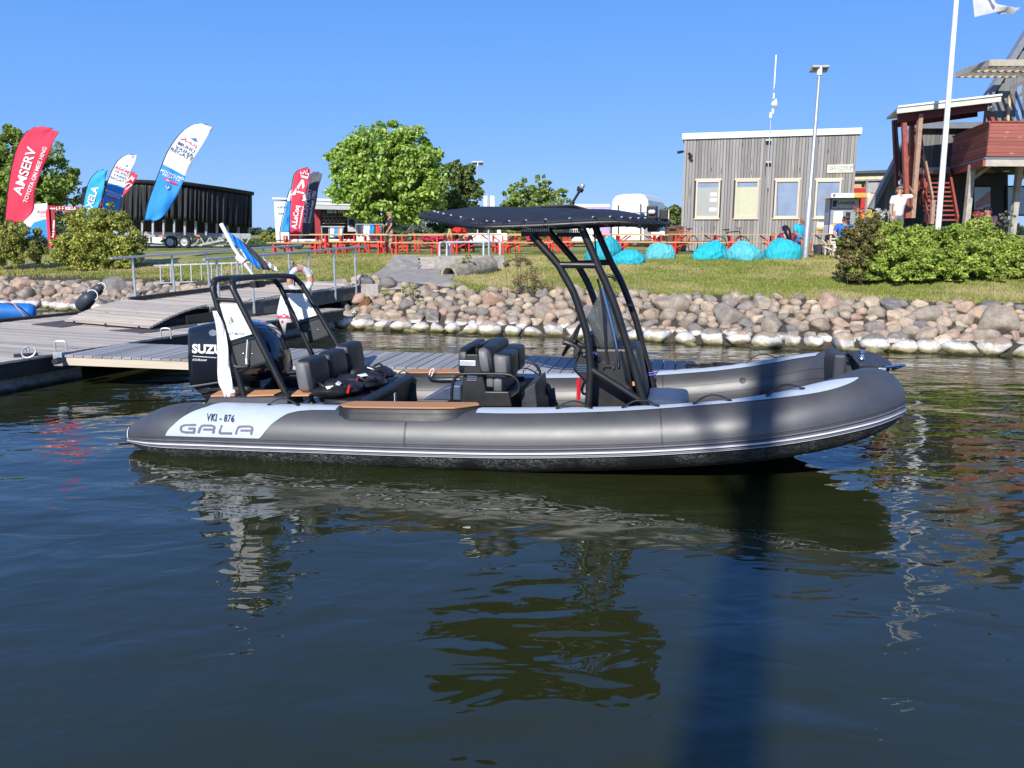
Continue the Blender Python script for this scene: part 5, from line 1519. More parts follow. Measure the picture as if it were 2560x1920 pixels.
# ------------------------------------------------------------------ trees, bushes, hedges, far woods
def leaf_mat(name, dark, mid, light, trans=0.35, rough=0.55):
    m, nt, b = new_mat(name)
    geo = nd(nt, 'ShaderNodeNewGeometry')
    n = noise_tex(nt, geo.outputs['Position'], 1.6, 4, 0.6)
    c = ramp(nt, geo.outputs['Random Per Island'], [(0.0, dark), (0.55, mid), (1.0, light)])
    c = mixc(nt, 1.0, c, ramp(nt, n, [(0.3, 0.75), (0.7, 1.25)]), 'MULTIPLY')
    nt.links.new(c, b.inputs['Base Color']); b.inputs['Roughness'].default_value = rough
    b.inputs['Specular IOR Level'].default_value = 0.35
    tr = nd(nt, 'ShaderNodeBsdfTranslucent'); nt.links.new(c, tr.inputs['Color'])
    mx = nd(nt, 'ShaderNodeMixShader'); mx.inputs[0].default_value = trans
    nt.links.new(b.outputs[0], mx.inputs[1]); nt.links.new(tr.outputs[0], mx.inputs[2])
    nt.links.new(mx.outputs[0], nt.nodes['Material Output'].inputs['Surface'])
    return m

LF_MAPLE = leaf_mat('maple leaves', (0.14, 0.25, 0.03), (0.36, 0.54, 0.08), (0.58, 0.68, 0.24))
LF_DARK = leaf_mat('dark leaves', (0.07, 0.12, 0.03), (0.17, 0.24, 0.055), (0.30, 0.34, 0.13))
LF_APPLE = leaf_mat('apple leaves', (0.11, 0.18, 0.03), (0.28, 0.40, 0.07), (0.46, 0.50, 0.16))
LF_BUSH = leaf_mat('yellow green leaves', (0.16, 0.20, 0.03), (0.38, 0.43, 0.08), (0.66, 0.62, 0.18))
LF_HEDGE = leaf_mat('rose hedge leaves', (0.14, 0.23, 0.03), (0.35, 0.48, 0.08), (0.60, 0.62, 0.15))
LF_BROWN = leaf_mat('brownish leaves', (0.14, 0.115, 0.05), (0.28, 0.22, 0.11), (0.42, 0.31, 0.17))
LF_OLIVE = leaf_mat('olive leaves', (0.08, 0.085, 0.022), (0.19, 0.19, 0.055), (0.33, 0.29, 0.11))
LF_SILVER = leaf_mat('silver leaves', (0.13, 0.16, 0.11), (0.22, 0.25, 0.18), (0.34, 0.37, 0.28))
LF_FAR = leaf_mat('far wood', (0.035, 0.065, 0.045), (0.055, 0.09, 0.05), (0.085, 0.12, 0.06))
LF_REED = leaf_mat('reeds', (0.08, 0.12, 0.04), (0.13, 0.18, 0.06), (0.20, 0.24, 0.09))
BARK = M_('bark', (0.10, 0.08, 0.06), 0.9, vary=0.35, vscale=10, bmp=0.6, bscale=30)

def leaves(name, clumps, per, size, material, parent=None, up=0.5, lng=1.5, local=False, zmin=None):
    """leaf-sized faces scattered round clump centres"""
    vs = []
    for c, r_ in clumps:
        r_ = np.array(r_ if hasattr(r_, '__len__') else (r_, r_, r_), float)
        n = max(4, int(per * rng.uniform(0.7, 1.3)))
        d = rng.normal(0, 1, (n, 3)); d /= np.linalg.norm(d, axis=1)[:, None]
        rr = rng.uniform(0.25, 1.0, n) ** 0.5
        p = np.array(c)[None] + d * rr[:, None] * r_[None] * rng.uniform(0.8, 1.2, (n, 1))
        nrm = d * 0.55 + np.array([0, 0, up])[None] + rng.normal(0, 0.55, (n, 3))
        nrm /= np.linalg.norm(nrm, axis=1)[:, None]
        t1 = np.cross(nrm, rng.normal(0, 1, (n, 3))); t1 /= np.linalg.norm(t1, axis=1)[:, None]
        t2 = np.cross(nrm, t1)
        s = size * rng.uniform(0.6, 1.35, n)[:, None]
        q = np.stack([p - t1 * s * lng / 2, p + t2 * s / 2 - t1 * s * 0.1, p + t1 * s * lng / 2 - nrm * s * 0.15, p - t2 * s / 2 - t1 * s * 0.1], 1)
        vs.append(q)
    v = np.concatenate(vs).reshape(-1, 3)
    if zmin is not None: v[:, 2] = np.maximum(v[:, 2], zmin)
    if parent is not None and not local:
        v = v - np.array(WM[parent.name].translation)[None]
    return link_mesh(name, tri_mesh(name, v, 4, material), parent)

def ball_clumps(balls, n, rsub=(0.2, 0.34), shell=(0.5, 1.0), squash=0.8, rnd=random):
    out = []
    tot = sum(b_[1] ** 2 for b_ in balls)
    for c, r_ in balls:
        k = max(1, int(n * r_ ** 2 / tot))
        for _ in range(k):
            d = Vector((rnd.gauss(0, 1), rnd.gauss(0, 1), rnd.gauss(0, 1))).normalized()
            q = Vector(c) + d * r_ * rnd.uniform(*shell) ** 0.7
            s = r_ * rnd.uniform(*rsub)
            out.append((q, (s, s, s * squash)))
    return out

def px_balls(lst, Y):                     # (px, py, radius px[, depth offset]) -> balls at distance Y
    out = []
    for t in lst:
        y = Y + (t[3] if len(t) > 3 else 0)
        out.append((at(t[0], t[1], y), t[2] * y / FPX))
    return out

def tree(label, balls, Y, base, n, per, size, material, name='tree', trunk_r=0.14, group=None, rsub=(0.2, 0.34), seed=1, shell=(0.5, 1.0), twigs=20, up=0.5):
    rnd = random.Random(seed)
    bp_ = at(*base, Y); bp_.z = tz(bp_.x, bp_.y)
    t = thing(name, label, 'tree', bp_, 0, group)
    B = px_balls(balls, Y)
    cl = ball_clumps(B, n, rsub, shell, 0.8, rnd)
    leaves('crown', cl, per, size, material, t, up=up)
    b = MB()
    top = sum((c for c, r_ in B), Vector()) / len(B)
    mid = bp_.lerp(top, 0.45); mid.x += 0.1
    b.tube(spline([bp_ - Vector((0, 0, 0.1)), bp_.lerp(mid, 0.5), mid, top], 5), [trunk_r * (1.25 - 0.07 * i) for i in range(16)], 9)
    for _ in range(twigs):
        c = rnd.choice(cl)[0]
        s = bp_.lerp(top, rnd.uniform(0.35, 0.8))
        m_ = s.lerp(c, 0.5) + Vector((rnd.gauss(0, .1), rnd.gauss(0, .1), 0.15 * (c - s).length))
        b.tube(spline([s, m_, c], 4), [trunk_r * 0.32 * (1 - 0.1 * i) for i in range(9)], 5)
    b.build('trunk', BARK, t, smooth=60)
    return t

def bush(label, balls, Y, base, n, per, size, material, name='bush', cat='bush', group=None, seed=1, rsub=(0.16, 0.3), extra=None, up=0.5, shell=(0.5, 1.0)):
    rnd = random.Random(seed)
    bp_ = at(*base, Y); bp_.z = tz(bp_.x, bp_.y)
    t = thing(name, label, cat, bp_, 0, group)
    B = px_balls(balls, Y)
    cl = ball_clumps(B, n, rsub, shell, 0.85, rnd)
    leaves('foliage', cl, per, size, material, t, up=up, zmin=bp_.z + 0.01)
    b = MB()
    for _ in range(22):
        c = rnd.choice(cl)[0]; s = Vector((bp_.x + (c.x - bp_.x) * 0.9, bp_.y + (c.y - bp_.y) * 0.7, bp_.z - 0.05))
        b.tube(spline([s, s.lerp(c, 0.5) + Vector((0, 0, 0.12)), c], 3), [0.007, 0.006, 0.005, 0.005, 0.004, 0.003, 0.002], 4)
    b.build('stem', BARK, t, smooth=60)
    if extra: extra(t, cl, rnd)
    return t

# trees
tree('tall leafy tree behind the red feather flag at the left edge', [(-30, 470, 95), (35, 410, 78), (95, 450, 82), (60, 520, 75), (140, 490, 58), (-60, 400, 60), (20, 350, 32), (165, 440, 28)], 56, (70, 600), 300, 80, 0.19, LF_APPLE, seed=2, shell=(0.5, 1.15), trunk_r=0.25)
tree('large round maple with bright green leaves in the middle of the lawn', [(945, 420, 92), (1010, 390, 70), (900, 470, 62), (1035, 470, 75), (870, 400, 46), (960, 500, 70), (1060, 420, 48), (990, 345, 36), (860, 470, 36), (1075, 500, 42), (880, 510, 32)], 40, (962, 622), 430, 105, 0.14, LF_MAPLE, seed=3, trunk_r=0.13, rsub=(0.15, 0.36), shell=(0.5, 1.14))
tree('dark green tree close on the right of the round maple', [(1130, 470, 52), (1165, 500, 44), (1115, 530, 46), (1150, 440, 34), (1180, 455, 22), (1160, 540, 34), (1145, 418, 14), (1095, 555, 26)], 45, (1140, 620), 200, 60, 0.14, LF_DARK, seed=4, trunk_r=0.1, rsub=(0.16, 0.38), shell=(0.5, 1.2))
tree('small open apple tree seen above the boat canopy', [(1335, 505, 48), (1290, 500, 34), (1375, 505, 34), (1400, 490, 18), (1300, 470, 20), (1350, 465, 22), (1330, 550, 60), (1270, 520, 18), (1285, 460, 10), (1370, 462, 12)], 47, (1335, 622), 230, 26, 0.15, LF_APPLE, seed=5, trunk_r=0.06, rsub=(0.18, 0.34), twigs=40, shell=(0.3, 1.25))
tree('dense drooping willow bush between the white trailer and the grey building', [(1690, 560, 48), (1680, 590, 40), (1720, 550, 40), (1662, 565, 22)], 54, (1690, 622), 70, 110, 0.2, LF_DARK, seed=6, trunk_r=0.1)
tree('small light green treetop right of the white trailer roof', [(1640, 528, 16), (1655, 520, 12)], 58, (1645, 620), 16, 50, 0.16, LF_APPLE, seed=7, trunk_r=0.06)
bush('silvery green shrub behind the tables below the maple', [(1045, 580, 26), (1075, 585, 26), (1020, 592, 18), (1095, 592, 20)], 50, (1060, 625), 50, 60, 0.13, LF_SILVER, seed=8)
bush('low bush in the field left of the white sales trailer', [(672, 592, 18), (690, 598, 16), (660, 605, 14)], 60, (675, 622), 30, 60, 0.17, LF_BUSH, seed=9)

# bushes in front
def pinkish(t, cl, rnd):
    top = [(c + Vector((0, 0, s[2] * 0.8)), (s[0] * 0.9, s[1] * 0.9, s[2] * 0.6)) for c, s in cl if rnd.random() < 0.55]
    leaves('seed_heads', top, 60, 0.045, LF_BROWN, t)
bush('olive and brown bush with feathery tops at the left edge', [(20, 600, 48), (70, 605, 44), (-30, 600, 50), (100, 622, 26), (45, 575, 30), (30, 628, 40), (80, 630, 30), (-10, 632, 36)], 29.5, (40, 645), 200, 150, 0.048, LF_BUSH, seed=10, extra=pinkish, shell=(0.2, 1.0))
bush('large yellow green bush on the lawn in front of the stage trailer', [(210, 585, 58), (270, 580, 58), (240, 635, 50), (180, 640, 36), (300, 635, 44), (320, 610, 46), (165, 620, 44), (240, 620, 56), (300, 560, 34), (190, 545, 30), (270, 535, 26), (350, 630, 24), (135, 640, 24), (235, 530, 20), (220, 655, 40), (270, 655, 36), (320, 645, 30), (170, 650, 26)], 28.6, (240, 660), 330, 130, 0.062, LF_BUSH, seed=11, rsub=(0.18, 0.38), shell=(0.2, 1.0))
# long hedge on the right
hb = []
rh = random.Random(5)
for i in range(15):
    x = 2150 + 33 * i
    yt = 575 - 12 * math.sin(i * 0.9) + (10 if i > 9 else 0) + (35 if i == 0 else 0)
    hb += [(x, yt + 28, 42, rh.uniform(0, 1.2)), (x + 14, yt + 72, 46, rh.uniform(-0.4, 0.4)), (x + 4, yt + 108, 30, rh.uniform(-0.5, 0))]
hb += [(2112, 610, 26, 0.3), (2130, 650, 30, 0), (2120, 585, 20, 0.5), (2195, 560, 24, 1.0), (2140, 680, 22, 0)]
hedge = bush('long green rose hedge in front of the clubhouse', hb, 19.6, (2350, 705), 900, 130, 0.05, LF_HEDGE, 'hedge', 'hedge', seed=12, rsub=(0.18, 0.4), shell=(0.3, 1.0))
bush('brown seeded shrub at the left end of the rose hedge', [(2135, 590, 30), (2115, 620, 26), (2165, 565, 26), (2140, 640, 30), (2120, 655, 26), (2190, 555, 18), (2145, 675, 28), (2125, 688, 20), (2170, 610, 34), (2160, 690, 22)], 19.6, (2145, 705), 190, 110, 0.036, LF_OLIVE, seed=13, rsub=(0.22, 0.45), shell=(0.2, 1.05), extra=pinkish)
def flowerhead(label, pts, Y, col, base):
    t = thing('flower_clump', label, 'flowers', at(*base, Y))
    b = MB()
    for x, y in pts:
        c = at(x, y, Y + random.uniform(-0.3, 0.3))
        b.tube([Vector((c.x, c.y, c.z - 0.5)), c], 0.008, 4)
    b.build('stem', LF_HEDGE, t)
    tag(leaves('petals', [(at(x, y, Y + random.uniform(-0.2, 0.2)), 0.07) for x, y in pts], 26, 0.05, col, t, lng=1.1), kind='stuff')
P_YEL = leaf_mat('yellow petals', (0.5, 0.42, 0.03), (0.65, 0.55, 0.06), (0.75, 0.68, 0.2))
P_WHT = leaf_mat('white petals', (0.6, 0.6, 0.55), (0.72, 0.72, 0.66), (0.8, 0.8, 0.76))
P_PNK = leaf_mat('pink petals', (0.5, 0.08, 0.10), (0.62, 0.12, 0.14), (0.7, 0.3, 0.26))
flowerhead('yellow flowers at the back of the hedge left end', [(2160, 536), (2172, 530), (2180, 540), (2168, 545), (2185, 533)], 21.5, P_YEL, (2170, 560))
flowerhead('white flowers beside the standing man in the white shirt', [(2190, 540), (2200, 530), (2212, 528), (2222, 534), (2205, 540), (2228, 540), (2195, 526)], 22.0, P_WHT, (2208, 560))
flowerhead('pale pink flower heads in front of the red door', [(2138, 524), (2146, 520), (2157, 526), (2143, 534)], 21.8, P_PNK, (2145, 560))
flowerhead('red flower mass under the balcony of the clubhouse', [(2438 + 8 * (i % 5) + 3 * (i % 2), 532 + 5 * (i % 3)) for i in range(14)], 25.5, P_PNK, (2455, 560))
bush('silvery weeds sticking up behind the hedge at the right', [(2512, 540, 12), (2524, 530, 10), (2508, 555, 14), (2530, 550, 12), (2526, 560, 10)], 21.0, (2515, 580), 26, 24, 0.04, LF_SILVER, 'weed', 'weeds', seed=14)
bush('rust coloured dry weeds at the top of the bank by the black canopy legs', [(1300, 650, 18), (1330, 690, 22), (1300, 700, 18), (1350, 712, 18), (1375, 715, 14), (1270, 665, 12), (1320, 655, 12)], 19.4, (1325, 725), 60, 40, 0.028, LF_BROWN, 'weed', 'weeds', seed=15, rsub=(0.3, 0.6), shell=(0.2, 1.0))
bush('green creeper growing between the boulders right of the abutment', [(1010, 725, 9), (1025, 740, 7), (1050, 752, 7), (1040, 722, 8), (1060, 770, 6), (1030, 715, 9)], 19.6, (1030, 755), 22, 22, 0.04, LF_HEDGE, 'creeper', 'plant', seed=16)
bush('weeds growing at the mouth of the drain pipe', [(1108, 688, 8), (1130, 690, 8), (1150, 650, 12), (1170, 645, 12), (1105, 680, 8)], 22.6, (1130, 692), 24, 22, 0.035, LF_HEDGE, 'weed', 'weeds', seed=17)

# far woods, meadow reeds
def far_band(name, label, x0, x1, Y, h0, h1, n, size, material):
    v = []
    cl = []
    for i in range(n):
        x = rng.uniform(x0, x1); y = Y + rng.uniform(-0.06, 0.06) * Y
        h = h0 + (h1 - h0) * (0.5 + 0.5 * math.sin(x * 0.013 * 600 / Y) * math.sin(x * 0.031 * 600 / Y + 1)) * rng.uniform(0.6, 1.0)
        cl.append((Vector((x, y, 1.5 + h * rng.uniform(0.1, 1.0))), (size * 1.6, size * 1.6, size * 1.1)))
    o = leaves(name, cl, 9, size, material)
    tag(o, label, kind='stuff'); return o
far_band('far_wood', 'dark line of woods along the horizon', -420, 420, 620, 2.0, 10.5, 2600, 2.2, LF_FAR)
far_band('reed_bed', 'band of pale reeds behind the tables', -45, 6, 62, 0.1, 0.75, 2600, 0.16, LF_REED)
# ------------------------------------------------------------------ feather flags and boards on the left
CLOTH_RED = M_('red flag cloth', (0.60, 0.025, 0.07), 0.7, vary=0.06)
CLOTH_WHITE = M_('white flag cloth', (0.74, 0.75, 0.78), 0.7, vary=0.04)
CLOTH_BLUE = M_('blue flag cloth', (0.015, 0.25, 0.72), 0.7, vary=0.08)
CLOTH_SKY = M_('sky blue flag cloth', (0.02, 0.36, 0.75), 0.7, vary=0.06)
CLOTH_GREY = M_('dark grey flag cloth', (0.085, 0.09, 0.12), 0.7, vary=0.1)
INK_W = M_('white print', (0.8, 0.8, 0.8), 0.6, vary=0.02)
INK_N = M_('blue grey print', (0.05, 0.10, 0.17), 0.6, vary=0.02)
INK_R = M_('red print', (0.62, 0.03, 0.10), 0.6, vary=0.02)
INK_B = M_('blue print', (0.02, 0.16, 0.42), 0.6, vary=0.02)

def resample(pl, n):
    P = [Vector((p[0], p[1], 0)) for p in pl]
    L_ = [0]
    for i in range(1, len(P)): L_.append(L_[-1] + (P[i] - P[i - 1]).length)
    out = []
    for k in range(n):
        t = L_[-1] * k / (n - 1)
        i = max(j for j in range(len(L_)) if L_[j] <= t + 1e-6); i = min(i, len(P) - 2)
        f = (t - L_[i]) / (L_[i + 1] - L_[i] or 1)
        out.append(P[i].lerp(P[i + 1], min(1, f)))
    return out

class Flag:
    """feather flag: left and right edges in photograph pixels, a rippled cloth at distance Y, a curved pole"""
    def __init__(s, label, left, right, Y, bands, foot, seed=0, amp=0.05, group='feather flags'):
        s.Y = Y; nv, nu = 40, 12
        A = resample(spline([(x, y, 0) for x, y in left], 6), nv + 1); B = resample(spline([(x, y, 0) for x, y in right], 6), nv + 1)
        s.px = [[A[i].lerp(B[i], j / nu) for j in range(nu + 1)] for i in range(nv + 1)]
        ph = seed * 1.7
        def dY(u, v): return amp * u * (math.sin(7 * v + 3 * u + ph) + 0.6 * math.sin(15 * v - 5 * u + 2 * ph)) + 0.35 * amp * math.sin(9 * u + 14 * v + ph) * min(1, 3 * u)
        s.dY = [[dY(j / nu, i / nv) for j in range(nu + 1)] for i in range(nv + 1)]
        base = at(foot[0], foot[1], Y)
        s.t = thing('feather_flag', label, 'flag', base, 0, group)
        mats = []; b = MB()
        rows = [[at(p.x, p.y, Y + s.dY[i][j]) for j, p in enumerate(r_)] for i, r_ in enumerate(s.px)]
        b.grid(rows)
        b.m = []
        for i in range(nv):
            k = 0
            for q, (lim, m) in enumerate(bands):
                if (i + 0.5) / nv <= lim: k = q; break
            b.m += [k] * nu
        s.cloth = b.build('cloth', [m for _, m in bands], s.t, smooth=180, solid=0.004)
        b = MB(); P = [base] + [at(p[0].x - 2, p[0].y, Y + 0.02) for p in s.px[::3]] + [at(s.px[-1][6].x, s.px[-1][6].y - 2, Y + 0.02)]
        b.tube(P, [0.022] * 4 + [0.016] * (len(P) - 4), 7); b.build('pole', black_plastic, s.t, smooth=60)
    def pt(s, x, y, off=0.03):
        nu = len(s.px[0]) - 1; prev = None
        for i, row in enumerate(s.px):
            A, B = row[0], row[-1]; d = B - A
            side = d.x * (y - A.y) - d.y * (x - A.x)        # sign: which side of this row the point lies on
            u = ((x - A.x) * d.x + (y - A.y) * d.y) / d.length_squared
            if prev is not None and (side <= 0) != (prev[0] <= 0):
                f = prev[0] / (prev[0] - side); uu = min(max(prev[1] * (1 - f) + u * f, 0), 1) * nu
                j = min(int(uu), nu - 1); g = uu - j
                r0, r1 = s.dY[i - 1], s.dY[i]
                return at(x, y, s.Y + (r0[j] * (1 - g) + r0[j + 1] * g) * (1 - f) + (r1[j] * (1 - g) + r1[j + 1] * g) * f - off)
            prev = (side, u)
        return at(x, y, s.Y - off)
    def text(s, body, o, ex, ey, m, **kw):
        b = MB(); put_text(b, body, lambda x, y: s.pt(o[0] + x * ex[0] + y * ey[0], o[1] + x * ex[1] + y * ey[1]), **kw)
        return b.build('lettering', m, s.cloth, smooth=0)
    def shape(s, polys, m, off=0.03, name='emblem'):
        b = MB()
        for poly in polys: b.add([s.pt(x, y, off) for x, y in poly], [tuple(range(len(poly)))])
        return b.build(name, m, s.cloth, smooth=0)
    def stroke(s, pl, w, m, off=0.032):
        b = MB()
        for i in range(len(pl) - 1):
            b.beam(s.pt(*pl[i], off), s.pt(*pl[i + 1], off), w * s.Y / FPX, 0.004, up=(0, 1, 0))
        return b.build('lettering', m, s.cloth, smooth=0)
def dirs(a): return (math.cos(a), -math.sin(a)), (-math.sin(a), -math.cos(a))

z1 = zoom(0, 280, 3.456)
F = Flag('tall red feather flag with large white lettering at the left edge', [z1(*p) for p in ((45, 960), (60, 800), (90, 560), (140, 340), (190, 230), (250, 160), (330, 128), (400, 130))], [z1(*p) for p in ((200, 950), (290, 850), (300, 700), (325, 600), (360, 500), (410, 400), (460, 260), (512, 172))], 33, [(1, CLOTH_RED)], (12, 622), 1)
e = dirs(R(72)); e2 = dirs(R(70))
F.text('AMSERV', (62.5, 428), *e, INK_W, size=33, bold=0.6, sx=1.02, space=1.0)
F.text('TOYOTA ON MEIE HING', (88, 437), *e2, INK_W, size=14.5, bold=0.12, sx=0.92)
F = Flag('sky blue feather flag with white lettering behind the big bush', [z1(*p) for p in ((720, 900), (720, 840), (735, 740), (760, 640), (800, 560), (860, 505))], [z1(*p) for p in ((825, 900), (838, 850), (870, 780), (890, 700), (905, 600), (930, 502))], 40, [(1, CLOTH_SKY)], (207, 625), 2)
F.text('AXELA', (229, 500), *dirs(R(74)), INK_W, size=24, bold=0.6, sx=0.95)
def regatta(F, o, sc, a, mir=1):
    def T(x, y): return (o[0] + sc * (x * math.cos(a) + y * math.sin(a)), o[1] + sc * (x * math.sin(a) - y * math.cos(a)))
    return T
F = Flag('smaller white and blue feather flag crossing in front of the black stage curtain', [z1(*p) for p in ((883, 860), (885, 800), (920, 650), (960, 540), (1010, 440), (1060, 390), (1110, 368))], [z1(*p) for p in ((1015, 880), (1050, 760), (1070, 680), (1110, 580), (1150, 480), (1168, 430), (1180, 375))], 36, [(0.46, CLOTH_BLUE), (1, CLOTH_WHITE)], (253, 628), 3)
a_ = R(-20); e = dirs(a_)
F.text('A.LeCoq', (304, 423), *e, INK_R, size=12, bold=0.3, sx=0.85, shear=0.4)
for k, w_ in enumerate(('MUHU', 'VAINA', 'REGATT')): F.text(w_, (303 - 3.6 * k, 433 + 8.5 * k), *e, INK_N, size=9.5, bold=0.0, sx=1.2, space=1.06)
for k, w_ in enumerate(('MOONSUND', 'REGATTA')): F.text(w_, (285 - 1.5 * k, 483 + 7 * k), *e, INK_W, size=6.8, bold=0.05, sx=1.15)
F.shape([[(270, 490), (294, 498), (293, 502), (269, 494)]], INK_R)
F.shape([[(312, 415), (322, 411), (316, 418)]], INK_B)
F = Flag('red feather flag half hidden behind the smaller white and blue flag', [z1(*p) for p in ((860, 810), (900, 740), (1000, 640), (1080, 560), (1130, 515))], [z1(*p) for p in ((900, 830), (1000, 800), (1060, 740), (1140, 640), (1195, 545))], 38.5, [(1, CLOTH_RED)], (246, 628), 4)
F.stroke([(320, 452), (326, 446), (331, 440), (328, 449), (336, 444), (331, 453)], 2.2, INK_W); F.stroke([(314, 463), (322, 458), (330, 462), (322, 468), (314, 474)], 2.0, INK_W)
F = Flag('large white and blue feather flag leaning in front of the stage trailer', [z1(*p) for p in ((1250, 935), (1280, 800), (1320, 680), (1405, 460), (1450, 350), (1520, 240), (1590, 160), (1670, 112), (1740, 100))], [z1(*p) for p in ((1340, 940), (1400, 912), (1450, 860), (1510, 760), (1580, 610), (1620, 510), (1690, 380), (1750, 280), (1840, 135))], 30, [(0.49, CLOTH_BLUE), (1, CLOTH_WHITE)], (356, 630), 5, amp=0.06)
z2 = zoom(320, 300, 6.9125)
a_ = R(-28); e = dirs(a_)
F.stroke([z2(*p) for p in ((900, 325), (960, 330), (1000, 315), (985, 370), (1030, 372), (1060, 395), (1090, 380), (1075, 420), (1110, 430), (1140, 445), (1150, 420), (1180, 440), (1165, 470), (1190, 465), (1150, 490))], 1.5, INK_R)
F.shape([[z2(*p) for p in ((1070, 315), (1205, 312), (1140, 345))], [z2(*p) for p in ((1100, 330), (1215, 355), (1165, 375))]], INK_B)
for w_, c in (('MUHU', (1005, 470)), ('VAINA', (970, 540)), ('REGATT', (920, 590))): F.text(w_, z2(*c), *e, INK_N, size=13, bold=0.1, sx=1.22, space=1.08)
a_ = R(-22); e = dirs(a_)
F.text('MOONSUND', z2(765, 945), *e, INK_W, size=8.6, bold=0.1, sx=1.2, space=1.05); F.text('REGATTA', z2(748, 995), *e, INK_W, size=8.6, bold=0.1, sx=1.2, space=1.05)
F.shape([[z2(*p) for p in ((605, 1000), (620, 990), (855, 1095), (862, 1120), (840, 1128), (610, 1030))]], INK_R)
F.text('muhuvain.ee', z2(732, 1062), *e, INK_W, size=5, bold=0.15)
F.shape([[z2(*p) for p in ((640, 1105), (740, 1130), (730, 1190), (690, 1215), (640, 1170))]], INK_B)
F.stroke([z2(*p) for p in ((665, 1120), (655, 1160), (690, 1185), (700, 1150), (720, 1175))], 1.0, INK_W, off=0.04)

z6 = zoom(660, 400, 6.9125)
F = Flag('white and blue feather flag behind the red one at the sales trailer', [z6(*p) for p in ((290, 1245), (320, 1060), (360, 900), (400, 700), (440, 560), (480, 480))], [z6(*p) for p in ((460, 1250), (490, 1000), (500, 800), (520, 650), (530, 550), (540, 470))], 36.8, [(0.70, CLOTH_BLUE), (1, CLOTH_WHITE)], (701, 622), 6)
F = Flag('red feather flag with crown and large white letter in front of the sales trailer', [z6(*p) for p in ((455, 1365), (460, 900), (480, 600), (510, 330), (560, 210), (640, 155), (720, 142))], [z6(*p) for p in ((600, 1350), (655, 1200), (680, 1000), (700, 800), (745, 500), (790, 300), (800, 148))], 35.5, [(1, CLOTH_RED)], (725, 624), 7)
F.stroke([z6(*p) for p in ((505, 600), (670, 345), (700, 700))], 5.5, INK_W); F.stroke([z6(*p) for p in ((565, 545), (690, 575))], 4.0, INK_W); F.stroke([z6(*p) for p in ((660, 695), (715, 700))], 3.0, INK_W); F.stroke([z6(*p) for p in ((480, 600), (545, 590))], 3.0, INK_W)
F.stroke([z6(*p) for p in ((650, 300), (630, 205), (680, 240), (700, 185), (725, 250), (775, 230), (750, 320), (650, 295))], 1.6, INK_W); F.stroke([z6(*p) for p in ((655, 275), (750, 300))], 3.0, INK_W)
F.stroke([z6(*p) for p in ((745, 170), (740, 225))], 1.6, INK_W)
F.text('A.LeCoq', z6(548, 985), *dirs(R(82)), INK_W, size=18, bold=0.5, sx=0.9)
F.text('www.premiumdrinks.ee', z6(640, 990), *dirs(R(80)), INK_W, size=6.5, bold=0.15, sx=0.9)
F = Flag('dark grey feather flag with white print beside the red one', [z6(*p) for p in ((600, 1365), (660, 1150), (700, 950), (740, 700), (770, 450), (790, 300), (830, 220), (900, 205))], [z6(*p) for p in ((720, 1350), (800, 1250), (840, 1100), (870, 900), (910, 700), (940, 480), (985, 340), (1012, 240))], 36.3, [(1, CLOTH_GREY)], (747, 624), 8)
F.text('MOUNT GAY', z6(745, 790), *dirs(R(81)), INK_W, size=14.5, bold=0.45, sx=1.0)
F.text('Barbados Rum', z6(805, 920), *dirs(R(80)), INK_W, size=9.5, bold=0.2, sx=0.9); F.text('est 1703', z6(855, 660), *dirs(R(79)), INK_W, size=11.5, bold=0.35, sx=0.9)

# photo wall and frame board
c = at(95, 622, 39); bw = thing('banner_wall', 'white and blue sponsor banner wall behind the left bush', 'banner', c)
b = MB(); b.prism([at(x, y, 39) for x, y in ((52, 512), (118, 508), (118, 620), (52, 620))], (0, 0.06, 0)); b.build('panel', CLOTH_WHITE, bw, smooth=0)
b = MB(); b.add([at(x, y, 38.97) for x, y in ((60, 618), (66, 580), (85, 556), (110, 548), (118, 549), (118, 618))], [tuple(range(6))]); b.build('panel_print', CLOTH_BLUE, bw, smooth=0)
b = MB(); put_text(b, 'A.LeCoq', lambda x, y: at(108 + x, 529 - y, 38.96), size=12, bold=0.2, shear=0.4, sx=0.8); put_text(b, 'REGATT', lambda x, y: at(108 + x, 540 - y, 38.96), size=6); b.build('lettering', INK_R, bw, smooth=0)
c = at(150, 622, 37.5); fb = thing('photo_frame', 'red photo frame board with white lettering behind the big bush', 'frame', c)
b = MB()
for q in ([(121, 514), (197, 517), (197, 529), (121, 527)], [(121, 514), (135, 514), (141, 620), (126, 620)], [(186, 517), (197, 517), (197, 600), (188, 600)], [(121, 588), (197, 588), (197, 600), (121, 600)]):
    b.prism([at(x, y, 37.5 + 0.003 * i_) for i_, (x, y) in enumerate(q)], (0, 0.05, 0))
b.build('frame', M_('dark red board', (0.36, 0.018, 0.03), 0.5), fb, smooth=0)
b = MB(); b.prism([at(x, y, 37.4) for x, y in ((114, 532), (121, 513), (128, 620), (121, 620))], (0, 0.04, 0)); b.build('side_strip', CLOTH_RED, fb, smooth=0)
b = MB(); put_text(b, 'LÕÕ KELLA', lambda x, y: at(165 + x, 521.5 - y, 37.46), size=10, bold=0.35, sx=0.95)
e = dirs(R(86)); put_text(b, 'Aus ja maitsev', lambda x, y: at(133 + x * e[0][0] + y * e[1][0], 572 + x * e[0][1] + y * e[1][1], 37.4), size=9, bold=0.2, sx=0.85)
put_text(b, 'Aura', lambda x, y: at(131 + x, 521 - y, 37.46), size=7, bold=0.2, shear=0.3); b.build('lettering', INK_W, fb, smooth=0)

